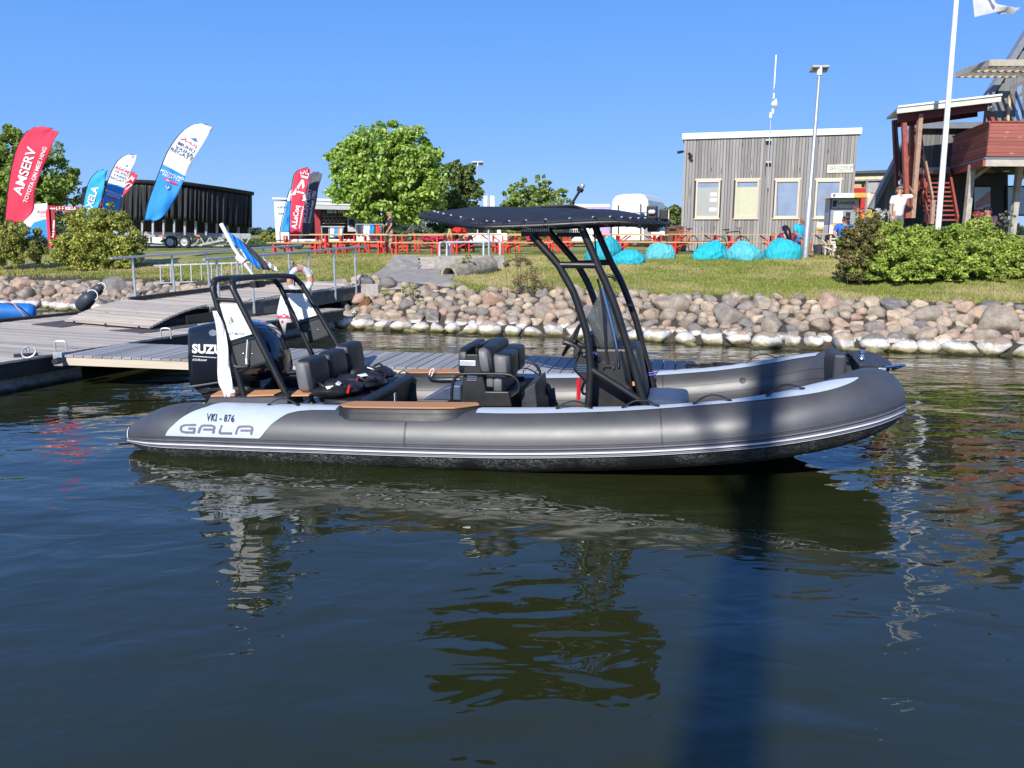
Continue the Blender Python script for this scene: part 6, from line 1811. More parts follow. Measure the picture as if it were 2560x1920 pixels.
# curtained stage trailer
st = thing('stage_trailer', 'long trailer stage hung with a black pleated curtain on the left', 'trailer', at(440, 620, 44))
def edge(tbl, x): return float(np.interp(x, [p[0] for p in tbl], [p[1] for p in tbl]))
topl = [(205, 470), (255, 452), (340, 449), (460, 454), (560, 468), (635, 480)]; botl = [(205, 560), (330, 552), (420, 548), (520, 556), (600, 567), (625, 569)]
def depth(x): return 44.0 + 4.5 * ((x - 400) / 235.0) ** 2
CUR = M_('black curtain cloth', (0.014, 0.014, 0.016), 0.6, vary=0.3, vscale=3)
b = MB(); rows = []
N = 220
def fold(x): return 0.13 * math.sin(x * 0.5 + 2.6 * math.sin(x * 0.05)) + 0.08 * math.sin(x * 0.93 + 2 * math.sin(x * 0.031))
for j in range(9):
    k = j / 8
    rows.append([at(x, edge(topl, x) + 6 + (edge(botl, x) + 1.2 * math.sin(x * 0.1) - edge(topl, x) - 6) * k, depth(x) + fold(x + 3 * k) * (0.25 + 0.75 * k)) for x in np.linspace(205, 630, N)])
b.grid(rows); b.build('curtain', CUR, st, smooth=180, solid=0.01)
b = MB(); up = []
for x in np.linspace(205, 635, 40): up.append(x)
b.grid([[at(x, edge(topl, x), depth(x) + 6) for x in up], [at(x, edge(topl, x), depth(x) - 0.15) for x in up], [at(x, edge(topl, x) + 9, depth(x) - 0.15) for x in up]])
b.build('roof_edge', CUR, st, smooth=40, solid=0.02)
b = MB(); b.prism([at(208, 535, 49), at(620, 545, 49), at(620, 590, 49), at(208, 590, 49)], (0, 0.1, 0)); b.build('back_wall', M_('brown ply', (0.10, 0.075, 0.07), 0.8), st, smooth=0)
AL = M_('aluminium frame', (0.40, 0.41, 0.43), 0.45, metal=0.5, vary=0.15)
for i in range(15):
    x = 330 + 27 * i - (330 - 27 * 0) * 0
    x = 250 + 26.6 * i
    if x > 626: break
    b = MB(); b.beam(at(x, 545, depth(x) + 0.3), at(x, 588, depth(x) + 0.3), 0.13, 0.1); b.build('post', AL, st, smooth=0)
b = MB(); b.beam(at(230, 583, 44.8), at(628, 591, 46.5), 0.2, 0.30); b.build('deck_beam', AL, st, smooth=0, bevel=0.02)
b = MB()
for i in range(11):
    x = 350 + 25 * i
    b.beam(at(x, 592, 45.2), at(x + 13, 612, 45.2), 0.06, 0.06); b.beam(at(x + 26, 592, 45.2), at(x + 13, 612, 45.2), 0.06, 0.06)
b.beam(at(350, 612, 45.2), at(560, 614, 45.2), 0.08, 0.08); b.beam(at(560, 600, 45), at(500, 612, 45), 0.07, 0.1)
b.build('truss', AL, st, smooth=0)
b = MB(); b.prism([at(355, 592, 45), at(430, 594, 45), at(430, 610, 45), at(355, 606, 45)], (0, 1.2, 0)); b.build('locker', white_paint, st, smooth=0)
b = MB(); b.tube(spline([at(402, 604, 44.3), at(425, 596, 44.3), at(460, 596, 44.3), at(480, 606, 44.3)], 4), 0.06, 6); b.build('mudguard', black_plastic, st)
for x in (428, 463):
    c = at(x, 609, 44.3); c.z = tz(c.x, c.y) + 0.33
    b = MB(); b.lathe([(0.10, -0.1), (0.32, -0.12), (0.335, -0.08), (0.335, 0.08), (0.32, 0.12), (0.1, 0.1)], c, 24, Matrix.Rotation(R(90), 3, 'X')); wl = b.build('wheel', rubber, st, smooth=40)
    b = MB(); b.lathe([(0.19, 0.085), (0.2, 0.13), (0.12, 0.11), (0.05, 0.135)], c, 20, Matrix.Rotation(R(90), 3, 'X')); b.build('rim', AL, wl, smooth=40)
for x in (403, 495):
    b = MB(); b.box(at(x, 589.5, 44.5), (0.22, 0.05, 0.1)); b.build('marker_lamp', M_('orange lens', (0.7, 0.16, 0.04), 0.3), st, smooth=0)

# sales trailer with open side
sv = thing('sales_trailer', 'white sales trailer with an open dark counter side behind the feather flags', 'trailer', at(800, 622, 41))
TW = M_('trailer white', (0.70, 0.72, 0.75), 0.45, vary=0.05)
xs0, xs1 = at(692, 540, 41).x, at(925, 540, 41).x
def zz(y, Y=41): return at(800, y, Y).z
b = MB(); b.span((xs0, 40.6, zz(600)), (xs0 + 0.7, 43.4, zz(505))); b.span((xs0, 43.2, zz(600)), (xs1, 43.4, zz(505))); b.span((xs0, 40.7, zz(606)), (xs1, 43.4, zz(598))); b.span((xs1 - 0.7, 40.7, zz(600)), (xs1, 43.4, zz(505)))
b.build('body', TW, sv, smooth=0, bevel=0.03)
b = MB(); b.prism([(xs0 - 0.05, 40.5, zz(500)), (xs1 + 0.05, 40.5, zz(506)), (xs1 + 0.05, 43.5, zz(503)), (xs0 - 0.05, 43.5, zz(499))], (0, 0, 0.1)); b.build('roof', TW, sv, smooth=0, bevel=0.03)
b = MB(); b.prism([at(765, 503, 40.5), at(925, 507, 40.5), at(925, 512, 39.4), at(765, 508, 39.4)], (0, 0, -0.05)); b.prism([at(765, 512, 39.4), at(925, 516, 39.4), at(925, 526, 39.5), at(765, 522, 39.5)], (0, 0.06, 0)); b.build('awning', TW, sv, smooth=0)
b = MB(); b.span((xs0 + 0.7, 43.1, zz(598)), (xs1 - 0.7, 43.18, zz(508))); b.build('back_wall', black_plastic, sv, smooth=0)
b = MB(); b.span((at(786, 540, 40.7).x, 40.7, zz(598)), (at(800, 540, 40.7).x, 40.8, zz(524))); b.build('side_panel', M_('deep red panel', (0.28, 0.012, 0.02), 0.5), sv, smooth=0)
b = MB(); b.span((at(868, 540, 40.6).x, 40.6, zz(579)), (at(888, 540, 40.6).x, 40.66, zz(539))); mb_ = b.build('menu_board', M_('grey board light', (0.42, 0.43, 0.45), 0.5), sv, smooth=0)
b = MB(); b.span((at(872, 540, 40.55).x, 40.55, zz(566)), (at(885, 540, 40.55).x, 40.58, zz(549))); b.build('menu_print', black_plastic, mb_, smooth=0)
b = MB(); b.span((at(894, 540, 40.6).x, 40.55, zz(558)), (at(924, 540, 40.6).x, 40.6, zz(533))); b.build('side_panel', M_('navy panel', (0.012, 0.05, 0.16), 0.5), sv, smooth=0)
b = MB(); b.span((at(803, 540, 40.5).x, 40.3, zz(568)), (at(862, 540, 40.5).x, 40.7, zz(565.5))); b.span((at(803, 540, 40.5).x, 40.35, zz(616)), (at(805, 540, 40.5).x, 40.45, zz(567))); b.build('counter', AL, sv, smooth=0)
b = MB()
for k in range(3): b.span((at(806, 540, 42).x, 42.0, zz(540 + 9 * k, 42)), (at(862, 540, 42).x, 42.3, zz(541 + 9 * k, 42)))
b.build('shelf', AL, sv, smooth=0)
b = MB()
for k in range(16):
    c = at(809 + 3.3 * k, 537 + 9 * (k % 3), 42); b.lathe([(0.05, 0), (0.05, 0.12), (0.02, 0.16)], c, 7)
b.build('bottles', M_('dim bottle glass', (0.14, 0.10, 0.05), 0.2), sv)
b = MB(); put_text(b, 'GIN & TONIC', lambda x, y: at(845 + x, 529.5 - y, 40.45), size=9, bold=0.3); b.build('lettering', INK_W, sv, smooth=0)
b = MB(); put_text(b, 'ALTER EGO', lambda x, y: at(706 + x, 518 - y, 40.56), size=6.5, bold=0.1, sx=0.8); b.build('lettering', INK_N, sv, smooth=0)
b = MB(); b.span((at(694, 533, 40.5).x, 40.55, zz(535)), (at(707, 533, 40.5).x, 40.58, zz(533))); b.build('stripe', M_('teal print', (0.05, 0.4, 0.42), 0.5), sv, smooth=0)
for x in (705, 745):
    c = at(x, 612, 40.9); c.z = tz(c.x, c.y) + 0.3
    b = MB(); b.lathe([(0.1, -0.1), (0.3, -0.1), (0.3, 0.1), (0.1, 0.1)], c, 18, Matrix.Rotation(R(90), 3, 'X')); b.build('wheel', rubber, sv, smooth=40)

# clothes rails
def clothes_rail(x0, x1, yt, Y, cols, label):
    t = thing('clothes_rail', label, 'clothes rail', at((x0 + x1) / 2, 620, Y), 0, 'clothes rails by the sales trailer')
    b = MB(); b.tube([at(x0, yt, Y), at(x1, yt, Y)], 0.02, 6)
    for x in (x0, x1): b.tube([at(x, yt, Y), at(x, 622, Y)], 0.02, 6)
    b.build('frame', AL, t)
    n = len(cols)
    for i, c in enumerate(cols):
        x = x0 + 3 + (x1 - x0 - 6) * (i + 0.5) / n; w = (x1 - x0) / n * 0.75
        yb = yt + random.uniform(24, 31); b = MB()
        P = [(x - w * 0.35, yt + 2), (x + w * 0.35, yt + 2), (x + w * 0.7, yt + 7), (x + w * 0.6, yb), (x - w * 0.7, yb - 1), (x - w * 0.75, yt + 6)]
        b.prism([at(px_, py2, Y - 0.15 + 0.05 * (k % 2)) for k, (px_, py2) in enumerate(P)], (0.0, 0.34, 0))
        b.build('garment', M_('garment %.2f %.2f %.2f' % c, c, 0.8), t, smooth=0, bevel=0.03)
clothes_rail(822, 858, 568, 37.2, [(0.7, 0.7, 0.72), (0.65, 0.62, 0.6), (0.03, 0.3, 0.65), (0.03, 0.3, 0.65), (0.6, 0.28, 0.04), (0.72, 0.72, 0.74)], 'short clothes rail with white blue and orange garments')
clothes_rail(890, 958, 561, 37.6, [(0.02, 0.03, 0.06), (0.03, 0.05, 0.1), (0.10, 0.11, 0.13), (0.7, 0.72, 0.74), (0.5, 0.65, 0.72), (0.72, 0.74, 0.76), (0.03, 0.22, 0.6), (0.03, 0.3, 0.7), (0.05, 0.05, 0.07), (0.6, 0.06, 0.03), (0.55, 0.05, 0.03), (0.1, 0.1, 0.12)], 'long clothes rail with dark white blue and red garments')
# ------------------------------------------------------------------ grey timber building
CLAD = wood_mat('silvered vertical board', (0.185, 0.175, 0.168), (0.40, 0.385, 0.37), (0.055, 0.05, 0.048), 0.85, 'z', 0.42, 0.55)
FRAME = wood_mat('pale window timber', (0.58, 0.49, 0.37), (0.68, 0.60, 0.48), None, 0.6, 'z', 0.8, 0.5)
FASC = M_('white metal fascia', (0.70, 0.76, 0.78), 0.4, vary=0.03)
g0, g1 = at(1701, 600, 36.5), at(2126, 600, 34.75)
gx = Vector((g1.x - g0.x, g1.y - g0.y, 0)); GW = gx.length; gx.normalize(); gyaw = math.atan2(gx.y, gx.x)
gn = Vector((-gx.y, gx.x, 0))
GZ = 1.46; GO = Vector((g0.x, g0.y, GZ))
hall = thing('timber_building', 'grey weathered timber building with white roof edge and four pale framed windows', 'building', GO, gyaw)
def fac(px, py, off=0.0):                 # facade plane -> local (x, z)
    d = ray(px, py); t = (GO + gn * off - CAM).dot(gn) / d.dot(gn); p = CAM + d * t - GO
    return p.dot(gx), p.z
GH = fac(1900, 344)[1]
b = MB(); b.span((0.02, 0.03, -0.2), (GW - 0.02, 7.0, GH - 0.02)); b.build('wall', dark_timber, hall, True, smooth=0)
b = MB(); b.prism([(-0.09, -0.10, GH), (GW + 0.12, -0.10, GH + 0.02), (GW + 0.12, 7.1, GH + 0.02), (-0.09, 7.1, GH)], (0, 0, 0.26)); b.build('roof_edge', FASC, hall, True, smooth=0, bevel=0.012)
wins = [((1740, 452), (1797, 545.5)), ((1838, 451), (1893, 545.5)), ((1937, 451), (1994, 545)), ((2038, 451), (2097, 545))]
WR = []
for (a_, c_) in wins:
    x0, z1_ = fac(*a_); x1, z0_ = fac(*c_); x0 = (x0 + fac(a_[0] - 2, c_[1])[0]) / 2
    WR.append((x0, x1, z0_, z1_))
pitch = GW / 55; cb = MB(); cb.box((0, 0, 0), (pitch - 0.012, 0.026, 1.0)); cme = cb.mesh('board', CLAD, smooth=0)
def board(x, z0, z1, par=hall, me=cme, y=0.0):
    o = link_mesh('board', me, par); o.location = (x, y + random.uniform(-0.007, 0.007), (z0 + z1) / 2); o.scale = (random.uniform(0.9, 1.0), 1, z1 - z0)
for i in range(55):
    x = (i + 0.5) * pitch; cuts = [(0.02, GH)]
    for x0, x1, z0_, z1_ in WR:
        if x0 - 0.03 < x < x1 + 0.03: cuts = [(0.02, z0_ - 0.02), (z1_ + 0.0, GH)]
    for z0_, z1_ in cuts: board(x, z0_, z1_)
BLIND = [(0.34, 0.36, 0.34), (0.50, 0.50, 0.36), None, None]
for k, (x0, x1, z0_, z1_) in enumerate(WR):
    fw = 0.07
    b = MB()
    b.span((x0, -0.06, z0_), (x0 + fw, 0.05, z1_)); b.span((x1 - fw, -0.06, z0_), (x1, 0.05, z1_)); b.span((x0 + fw, -0.058, z1_ - fw), (x1 - fw, 0.05, z1_)); b.span((x0 + fw, -0.058, z0_), (x1 - fw, 0.05, z0_ + fw * 1.3))
    b.span((x0 - 0.05, -0.045, z1_ + 0.002), (x1 + 0.05, 0.03, z1_ + 0.09)); b.span((x0 - 0.05, -0.085, z0_ - 0.05), (x1 + 0.05, 0.02, z0_ - 0.002))
    w_ = b.build('window', FRAME, hall, True, smooth=0)
    b = MB(); b.span((x0 + fw, 0.0, z0_ + fw), (x1 - fw, 0.01, z1_ - fw)); b.build('pane', M_('window pane', (0.24, 0.30, 0.42), 0.06, vary=0.15, vscale=1.5, spec=0.9), w_, True, smooth=0)
    if BLIND[k]:
        b = MB(); b.span((x0 + fw + 0.002, -0.012, z0_ + fw), (x1 - fw - 0.002, -0.004, z1_ - fw - 0.22)); b.build('blind', M_('blind %d' % k, BLIND[k], 0.7, vary=0.05), w_, True, smooth=0)
    if k == 0:
        for zz0 in (0.95, 0.72, 0.30):
            b = MB(); zb = z0_ + zz0; b.span((x1 - 0.42, -0.02, zb), (x1 - 0.12, -0.014, zb + 0.15)); b.build('paper', white_paint, w_, True, smooth=0)
    else:
        b = MB(); P = [Vector((x0 + fw + 0.06 + 0.05 * math.sin(q * 2.2 + k), -0.002, z0_ + fw + (z1_ - z0_ - 2 * fw) * q)) for q in np.linspace(0, 1, 9)]
        b.tube(P, 0.012, 5); b.build('cord', M_('grey cord', (0.12, 0.13, 0.15), 0.6), w_, True)
# mast with aerials fixed to the facade
x_, zlo = fac(1918, 412); zhi = fac(1940, 140)[1]
an = thing('aerial_mast', 'slim aerial mast with white antennas fixed to the grey building', 'aerial', GO + gx * x_ - gn * 0.25)
def af(px, py): p = fac(px, py, -0.25); return GO + gx * p[0] - gn * 0.25 + Vector((0, 0, p[1]))
b = MB(); b.tube([af(1920, 470), af(1921, 400), af(1927, 300)], 0.022, 7); b.tube([af(1927, 300), af(1934, 220)], 0.018, 6); b.build('pole', galv, an)
b = MB(); b.tube([af(1934.5, 222), af(1936, 209)], 0.02, 6); b.tube([af(1936, 210), af(1940.5, 137)], 0.03, 7); b.build('whip', white_paint, an)
b = MB(); p = af(1941, 259); b.lathe([(0.06, -0.2), (0.2, 0.0), (0.21, 0.03), (0.02, 0.05)], p, 16, Matrix.Rotation(R(80), 3, 'Y') @ Matrix.Rotation(R(20), 3, 'X')); b.build('dish', white_paint, an)
for (px_, py2, w, h) in ((1934, 240, 0.07, 0.22), (1931.5, 278, 0.09, 0.2), (1926.5, 288, 0.11, 0.22)):
    b = MB(); b.box(af(px_, py2), (w, 0.08, h)); b.build('radio_box', white_paint, an, smooth=0, bevel=0.01)
for py2 in (350, 405):
    b = MB(); p = af(1921.5, py2); b.box(p + gn * 0.1, (0.22, 0.2, 0.05), rz=gyaw); b.build('bracket', galv, an, smooth=0)
def cam_box(px, py, dx, dz, label):
    p = fac(px, py, -0.2); c = GO + gx * p[0] - gn * 0.2 + Vector((0, 0, p[1]))
    t = thing('security_camera', label, 'camera', c, 0, 'security cameras on the grey building')
    b = MB(); b.beam(c, c + Vector((dx, -0.12, dz)), 0.11, 0.11); b.build('housing', black_plastic, t, smooth=0, bevel=0.015)
    b = MB(); b.tube([c + gn * 0.2 + Vector((0.06, 0, 0.02)), c], 0.03, 6); b.build('bracket', black_plastic, t)
cam_box(1722, 383, 0.10, -0.18, 'black security camera on the front near the left corner of the grey building')
cam_box(1706, 379, -0.22, -0.05, 'black security camera pointing out past the left corner of the grey building')
x0, z1_ = fac(2069, 412, -0.06); x1, z0_ = fac(2132, 431, -0.06)
sg_ = thing('notice_sign', 'cream wall sign with small blue print at the right end of the grey building', 'sign', GO + gx * x0 + Vector((0, 0, z0_)), gyaw)
b = MB(); b.span((0, -0.06, 0), (x1 - x0, -0.03, z1_ - z0_)); b.build('board', M_('cream board', (0.72, 0.68, 0.48), 0.5), sg_, True, smooth=0)
b = MB(); W_, H_ = x1 - x0, z1_ - z0_
for (t_, cx, cz, sz) in (('SADAMATEENUSED  INFO', 0.58, 0.76, 0.085), ('HARBOUR OFFICE  INFO', 0.58, 0.56, 0.085), ('SADAMAKAPTEN', 0.58, 0.36, 0.085), ('VHF 10', 0.58, 0.18, 0.075)):
    put_text(b, t_, lambda x, y: Vector((W_ * cx + x, -0.064, H_ * cz + y)), size=sz)
b.add([(W_ * 0.07, -0.064, H_ * 0.42), (W_ * 0.22, -0.064, H_ * 0.42), (W_ * 0.18, -0.064, H_ * 0.33), (W_ * 0.1, -0.064, H_ * 0.33)], [(0, 1, 2, 3)]); b.add([(W_ * 0.19, -0.064, H_ * 0.45), (W_ * 0.215, -0.064, H_ * 0.45), (W_ * 0.2, -0.064, H_ * 0.62)], [(0, 1, 2)])
b.span((W_ * 0.895, -0.066, H_ * 0.25), (W_ * 0.905, -0.062, H_ * 0.75)); b.span((W_ * 0.875, -0.066, H_ * 0.25), (W_ * 0.925, -0.062, H_ * 0.29))
b.build('lettering', INK_B, sg_, True, smooth=0)

# ------------------------------------------------------------------ lamp posts
def lamp(base, top, Y, r_, label, s=1.0):
    p0 = at(*base, Y); p1 = at(*top, Y); p0.z = tz(p0.x, p0.y)
    t = thing('street_lamp', label, 'street lamp', p0, 0, 'lamp posts')
    k = p0.lerp(p1, 0.32)
    b = MB(); b.tube([p0 - Vector((0, 0, 0.1)), k, k + (p1 - k) * 0.02, p1], [r_ * 1.25, r_ * 1.2, r_ * 0.78, r_ * 0.6], 12); b.build('pole', galv, t)
    b = MB(); b.tube([p1 - Vector((0, 0, 0.12)), p1 + Vector((0, 0, 0.25 * s))], r_ * 0.95, 10); b.build('head', white_paint, t)
    for sx_ in (-1, 1):
        c = p1 + Vector((sx_ * 0.24 * s, 0.0, 0.16 * s)); b = MB()
        M = Matrix.Rotation(R(-14), 3, 'X')
        b.box(c, (0.36 * s, 0.42 * s, 0.11 * s), M=M); b.box(c + Vector((-0.02, 0.1, -0.14)) * s, (0.40 * s, 0.30 * s, 0.03 * s), M=M)
        b.build('lamp', M_('lamp housing', (0.42, 0.41, 0.40), 0.5), t, smooth=0, bevel=0.02)
lamp((2013, 636), (2049, 178), 26.2, 0.085, 'tall galvanised lamp post with twin heads beside the grey building', 0.62)
lamp((1194, 620), (1194, 412), 95, 0.08, 'distant lamp post above the dark tree', 1.5)

# ------------------------------------------------------------------ link building with the red door
lk = thing('link_building', 'low cream link building with a red door between the timber building and the clubhouse', 'building', at(2140, 600, 37.5))
YB = 38.0
b = MB(); b.prism([at(2128, 427, YB), at(2245, 425, YB), at(2245, 640, YB), at(2128, 640, YB)], (0, 0.3, 0)); b.build('wall', M_('tan wall', (0.50, 0.38, 0.22), 0.7), lk, smooth=0)
b = MB(); b.prism([at(2128, 433, YB - 0.1), at(2232, 430, YB - 0.1), at(2232, 449, YB - 0.1), at(2128, 451, YB - 0.1)], (0, 0.08, 0)); b.build('upper_panel', M_('cream panel', (0.78, 0.62, 0.38), 0.6), lk, smooth=0)
b = MB(); b.prism([at(2126, 428, YB - 0.3), at(2240, 424, YB - 0.3), at(2240, 431, YB - 0.3), at(2126, 434, YB - 0.3)], (0, 0.6, 0)); b.build('roof_edge', M_('blue grey metal', (0.08, 0.10, 0.15), 0.5), lk, smooth=0)
b = MB(); b.prism([at(2128, 470, YB - 0.08), at(2164, 470, YB - 0.08), at(2160, 640, YB - 0.08), at(2128, 640, YB - 0.08)], (0, 0.06, 0)); b.build('door', M_('red door', (0.50, 0.035, 0.025), 0.45), lk, smooth=0)
b = MB(); b.prism([at(2155, 457, YB - 0.09), at(2162, 457, YB - 0.09), at(2162, 465, YB - 0.09), at(2155, 465, YB - 0.09)], (0, 0.04, 0)); b.build('vent', black_plastic, lk, smooth=0)
b = MB(); b.beam(at(2128, 451.5, YB - 0.12), at(2262, 448, YB - 0.12), 0.1, 0.08); b.beam(at(2167, 451, YB - 0.1), at(2163, 560, YB - 0.1), 0.09, 0.09); b.build('frame', AL, lk, smooth=0)
for i, (x0, x1, y0_, y1_, c) in enumerate(((2169, 2196, 452, 482, (0.40, 0.40, 0.40)), (2169, 2190, 484, 520, (0.72, 0.58, 0.36)), (2197, 2232, 452, 470, (0.20, 0.24, 0.28)), (2192, 2212, 484, 520, (0.30, 0.34, 0.38)), (2213, 2240, 472, 520, (0.34, 0.14, 0.14)))):
    b = MB(); b.prism([at(x0, y0_, YB - 0.07), at(x1, y0_, YB - 0.07), at(x1 - 2, y1_, YB - 0.07), at(x0 - 2, y1_, YB - 0.07)], (0, 0.05, 0))
    b.build('pane', M_('link pane %d' % i, c, 0.12, vary=0.1, spec=0.8), lk, smooth=0)

# ------------------------------------------------------------------ clubhouse
club = thing('clubhouse', 'dark timber clubhouse with steep grey roof edges and a red boarded balcony', 'building', at(2440, 560, 28))
DCLAD = wood_mat('dark stained board', (0.020, 0.023, 0.032), (0.060, 0.066, 0.082), None, 0.7, 'z', 0.6, 0.4)
GCLAD = wood_mat('grey stained board', (0.11, 0.115, 0.12), (0.25, 0.25, 0.25), (0.05, 0.05, 0.05), 0.8, 'z', 0.5, 0.4)
REDB = wood_mat('worn red board', (0.27, 0.075, 0.055), (0.42, 0.14, 0.10), (0.55, 0.40, 0.35), 0.7, 'x', 0.5, 0.35)
REDT = M_('red stained timber', (0.32, 0.075, 0.05), 0.6, vary=0.25, vscale=9, bmp=0.15)
BRNT = M_('worn brown timber', (0.38, 0.23, 0.16), 0.7, vary=0.25, vscale=9, bmp=0.15)
ZG = 1.75
b = MB()
YM = 29.0
mid = [(2180, 515), (2288, 308), (2520, 306), (2520, 600), (2180, 600)]
b.prism([at(x, y, YM) for x, y in mid], (2.25, 4.0, 0)); b.build('middle_block', dark_timber, club, smooth=0)
# boards on the middle block (slanting left edge)
n = 30
for i in range(n):
    x0, x1 = 2184 + (2500 - 2184) * i / n, 2184 + (2500 - 2184) * (i + 0.92) / n
    xm = (x0 + x1) / 2
    yt = 310 if xm > 2288 else 310 + (2288 - xm) * (205 / 108.0)
    up = yt < 424
    if up and xm > 2283:
        p0, p1 = at(x0, yt, YM - 0.03), at(x1, yt, YM - 0.03); q0 = at(x0, 424, YM - 0.03)
        b = MB(); b.span((p0.x, YM - 0.03 + random.uniform(-0.006, 0.006), q0.z), (p1.x, YM - 0.005, p0.z)); b.build('board', GCLAD, club, smooth=0)
        q1 = at(x0, 440, YM - 0.03); b = MB(); b.span((p0.x, YM - 0.03 + random.uniform(-0.006, 0.006), ZG - 0.2), (p1.x, YM - 0.005, q1.z)); b.build('board', DCLAD, club, smooth=0)
    else:
        p0, p1 = at(x0, yt + 12, YM - 0.03), at(x1, yt + 12, YM - 0.03)
        if p0.z > ZG: b = MB(); b.span((p0.x, YM - 0.03 + random.uniform(-0.006, 0.006), ZG - 0.2), (p1.x, YM - 0.005, p0.z)); b.build('board', GCLAD, club, smooth=0)
GREYM = M_('blue grey roof metal', (0.20, 0.22, 0.26), 0.45, vary=0.08)
b = MB(); b.beam(at(2177, 522, YM - 0.12), at(2290, 304, YM - 0.12), 0.25, 0.16); b.build('roof_slope', GREYM, club, smooth=0)
b = MB(); b.prism([at(2283, 306, YM - 0.3), at(2520, 304, YM - 0.3), at(2520, 320, YM - 0.3), at(2283, 321, YM - 0.3)], (2.4, 4.2, 0)); b.build('fascia', GREYM, club, smooth=0)
b = MB(); c = at(2338, 305, YM + 0.6); b.lathe([(0.24, -0.1), (0.24, 0.04), (0.18, 0.13), (0.08, 0.17)], c, 16); b.build('roof_dome', GREYM, club)
b = MB(); b.beam(at(2292, 427, YM - 0.1), at(2382, 425, YM - 0.1), 0.1, 0.2); b.build('landing_edge', white_paint, club, smooth=0)
# tower on the right with a steep verge
YT = 26.0
b = MB(); tw = [(2452, 262), (2470, 248), (2660, -60), (2660, 600), (2600, 600), (2452, 420)]
b.prism([at(x, y, YT) for x, y in ((2462, 258), (2470, 246), (2680, -90), (2680, 420), (2462, 420))], (2.4, 3.0, 0)); b.build('tower', dark_timber, club, smooth=0)
for i in range(11):
    x0 = 2463 + 17 * i; x1 = x0 + 15.5; yt = 250 - (x0 - 2466) * 1.6
    p0, p1, q = at(x0, yt + 8, YT - 0.03), at(x1, yt + 8, YT - 0.03), at(x0, 320, YT - 0.03)
    b = MB(); b.span((p0.x, YT - 0.035 + random.uniform(-0.008, 0.008), q.z), (p1.x, YT - 0.004, p0.z)); b.build('board', GCLAD, club, smooth=0)
b = MB(); b.beam(at(2460, 256, YT - 0.12), at(2680, -98, YT - 0.12), 0.25, 0.18); b.build('roof_slope', GREYM, club, smooth=0)
for k, (x0, x1, y0_, y1_) in enumerate(((2529, 2600, 196, 300),)):
    b = MB(); b.prism([at(2526, 216, YT - 0.06), at(2640, 166, YT - 0.06), at(2640, 306, YT - 0.06), at(2526, 306, YT - 0.06)], (0, 0.04, 0)); w_ = b.build('window', M_('grey window frame', (0.16, 0.155, 0.15), 0.6), club, smooth=0)
    for q in ([(2543, 218), (2556, 212), (2554, 232), (2541, 240)], [(2541, 246), (2556, 240), (2553, 302), (2536, 302)], [(2562, 208), (2600, 190), (2600, 300), (2558, 302)]):
        b = MB(); b.prism([at(x, y, YT - 0.075) for x, y in q], (0, 0.01, 0)); b.build('pane', M_('clubhouse pane', (0.20, 0.30, 0.45), 0.06, spec=0.9), w_, smooth=0)
b = MB(); b.beam(at(2524, 235, YT - 0.1), at(2518, 310, YT - 0.1), 0.08, 0.08); b.build('post', M_('pale post', (0.55, 0.42, 0.28), 0.7), club, smooth=0)
b = MB(); b.prism([at(2470, 290, YT - 0.07), at(2488, 284, YT - 0.07), at(2488, 308, YT - 0.07), at(2470, 308, YT - 0.07)], (0, 0.04, 0)); b.build('door', REDT, club, smooth=0)
b = MB(); c = at(2478, 273, YT - 0.08); b.lathe([(0.05, 0), (0.08, 0.05), (0.08, 0.12), (0.04, 0.16)], c - Vector((0, 0.05, 0.08)), 10); b.build('lamp', white_paint, club)
# slatted sun shade
YS = 23.6
sh = []
A_, B_, C_, D_ = at(2476, 157, YS), at(2640, 138, YS), at(2447, 180, YS + 1.9), at(2640, 160, YS + 1.9)
zs = A_.z
C_ = Vector((A_.x - 0.02, A_.y + 1.7, zs)); D_ = Vector((B_.x, B_.y + 1.7, zs)); B_ = Vector((B_.x, B_.y, zs))
SH = M_('pale shade timber', (0.42, 0.37, 0.30), 0.7, vary=0.15)
for a_, c_ in ((A_, B_), (C_, D_), (A_, C_), (A_.lerp(C_, 0.5), B_.lerp(D_, 0.5))):
    b = MB(); b.beam(a_, c_, 0.06, 0.17); b.build('shade_beam', SH, club, smooth=0)
for i in range(1, 10):
    k = i / 8.2; b = MB(); a_ = A_ + (B_ - A_) * k; c_ = C_ + (D_ - C_) * k; b.beam(a_, c_, 0.035, 0.15); b.build('shade_slat', SH, club, smooth=0)
# balcony: boarded parapet on two sides
YC = 24.0
cor_t, cor_b = at(2475, 306, YC), at(2468, 391, YC)
corner = Vector(((cor_t.x + cor_b.x) / 2, YC, 0)); zt_, zb_ = cor_t.z, cor_b.z
lf = at(2380.5, 385, 27.6); left_end = Vector((lf.x, 27.6, 0))
right_end = Vector((corner.x + 3.2, YC + 0.15, 0))
def parapet(p0, p1, nr):
    d = p1 - p0; L_ = d.length; hh = (zt_ - zb_) / nr
    bb_ = MB(); bb_.box((0, 0, 0), (L_, 0.03, hh - 0.008)); me = bb_.mesh('balcony_board', REDB, smooth=0)
    for i in range(nr):
        o = link_mesh('balcony_board', me, club)
        o.location = (p0 + p1) / 2 + Vector((0, 0, zb_ + hh * (i + 0.5))) - WM[club.name].translation
        o.rotation_euler = (random.uniform(-0.02, 0.02), 0, math.atan2(d.y, d.x))
    b = MB(); b.beam(p0 + Vector((0, 0, zt_ + 0.02)), p1 + Vector((0, 0, zt_ + 0.02)), 0.10, 0.045); b.build('top_rail', REDT, club, smooth=0)
    b = MB(); b.beam(p0 + Vector((0, 0.05, zb_ - 0.04)), p1 + Vector((0, 0.05, zb_ - 0.04)), 0.05, 0.05); b.build('drip_edge', GREYM, club, smooth=0)
parapet(corner, right_end, 9); parapet(left_end, corner, 9)
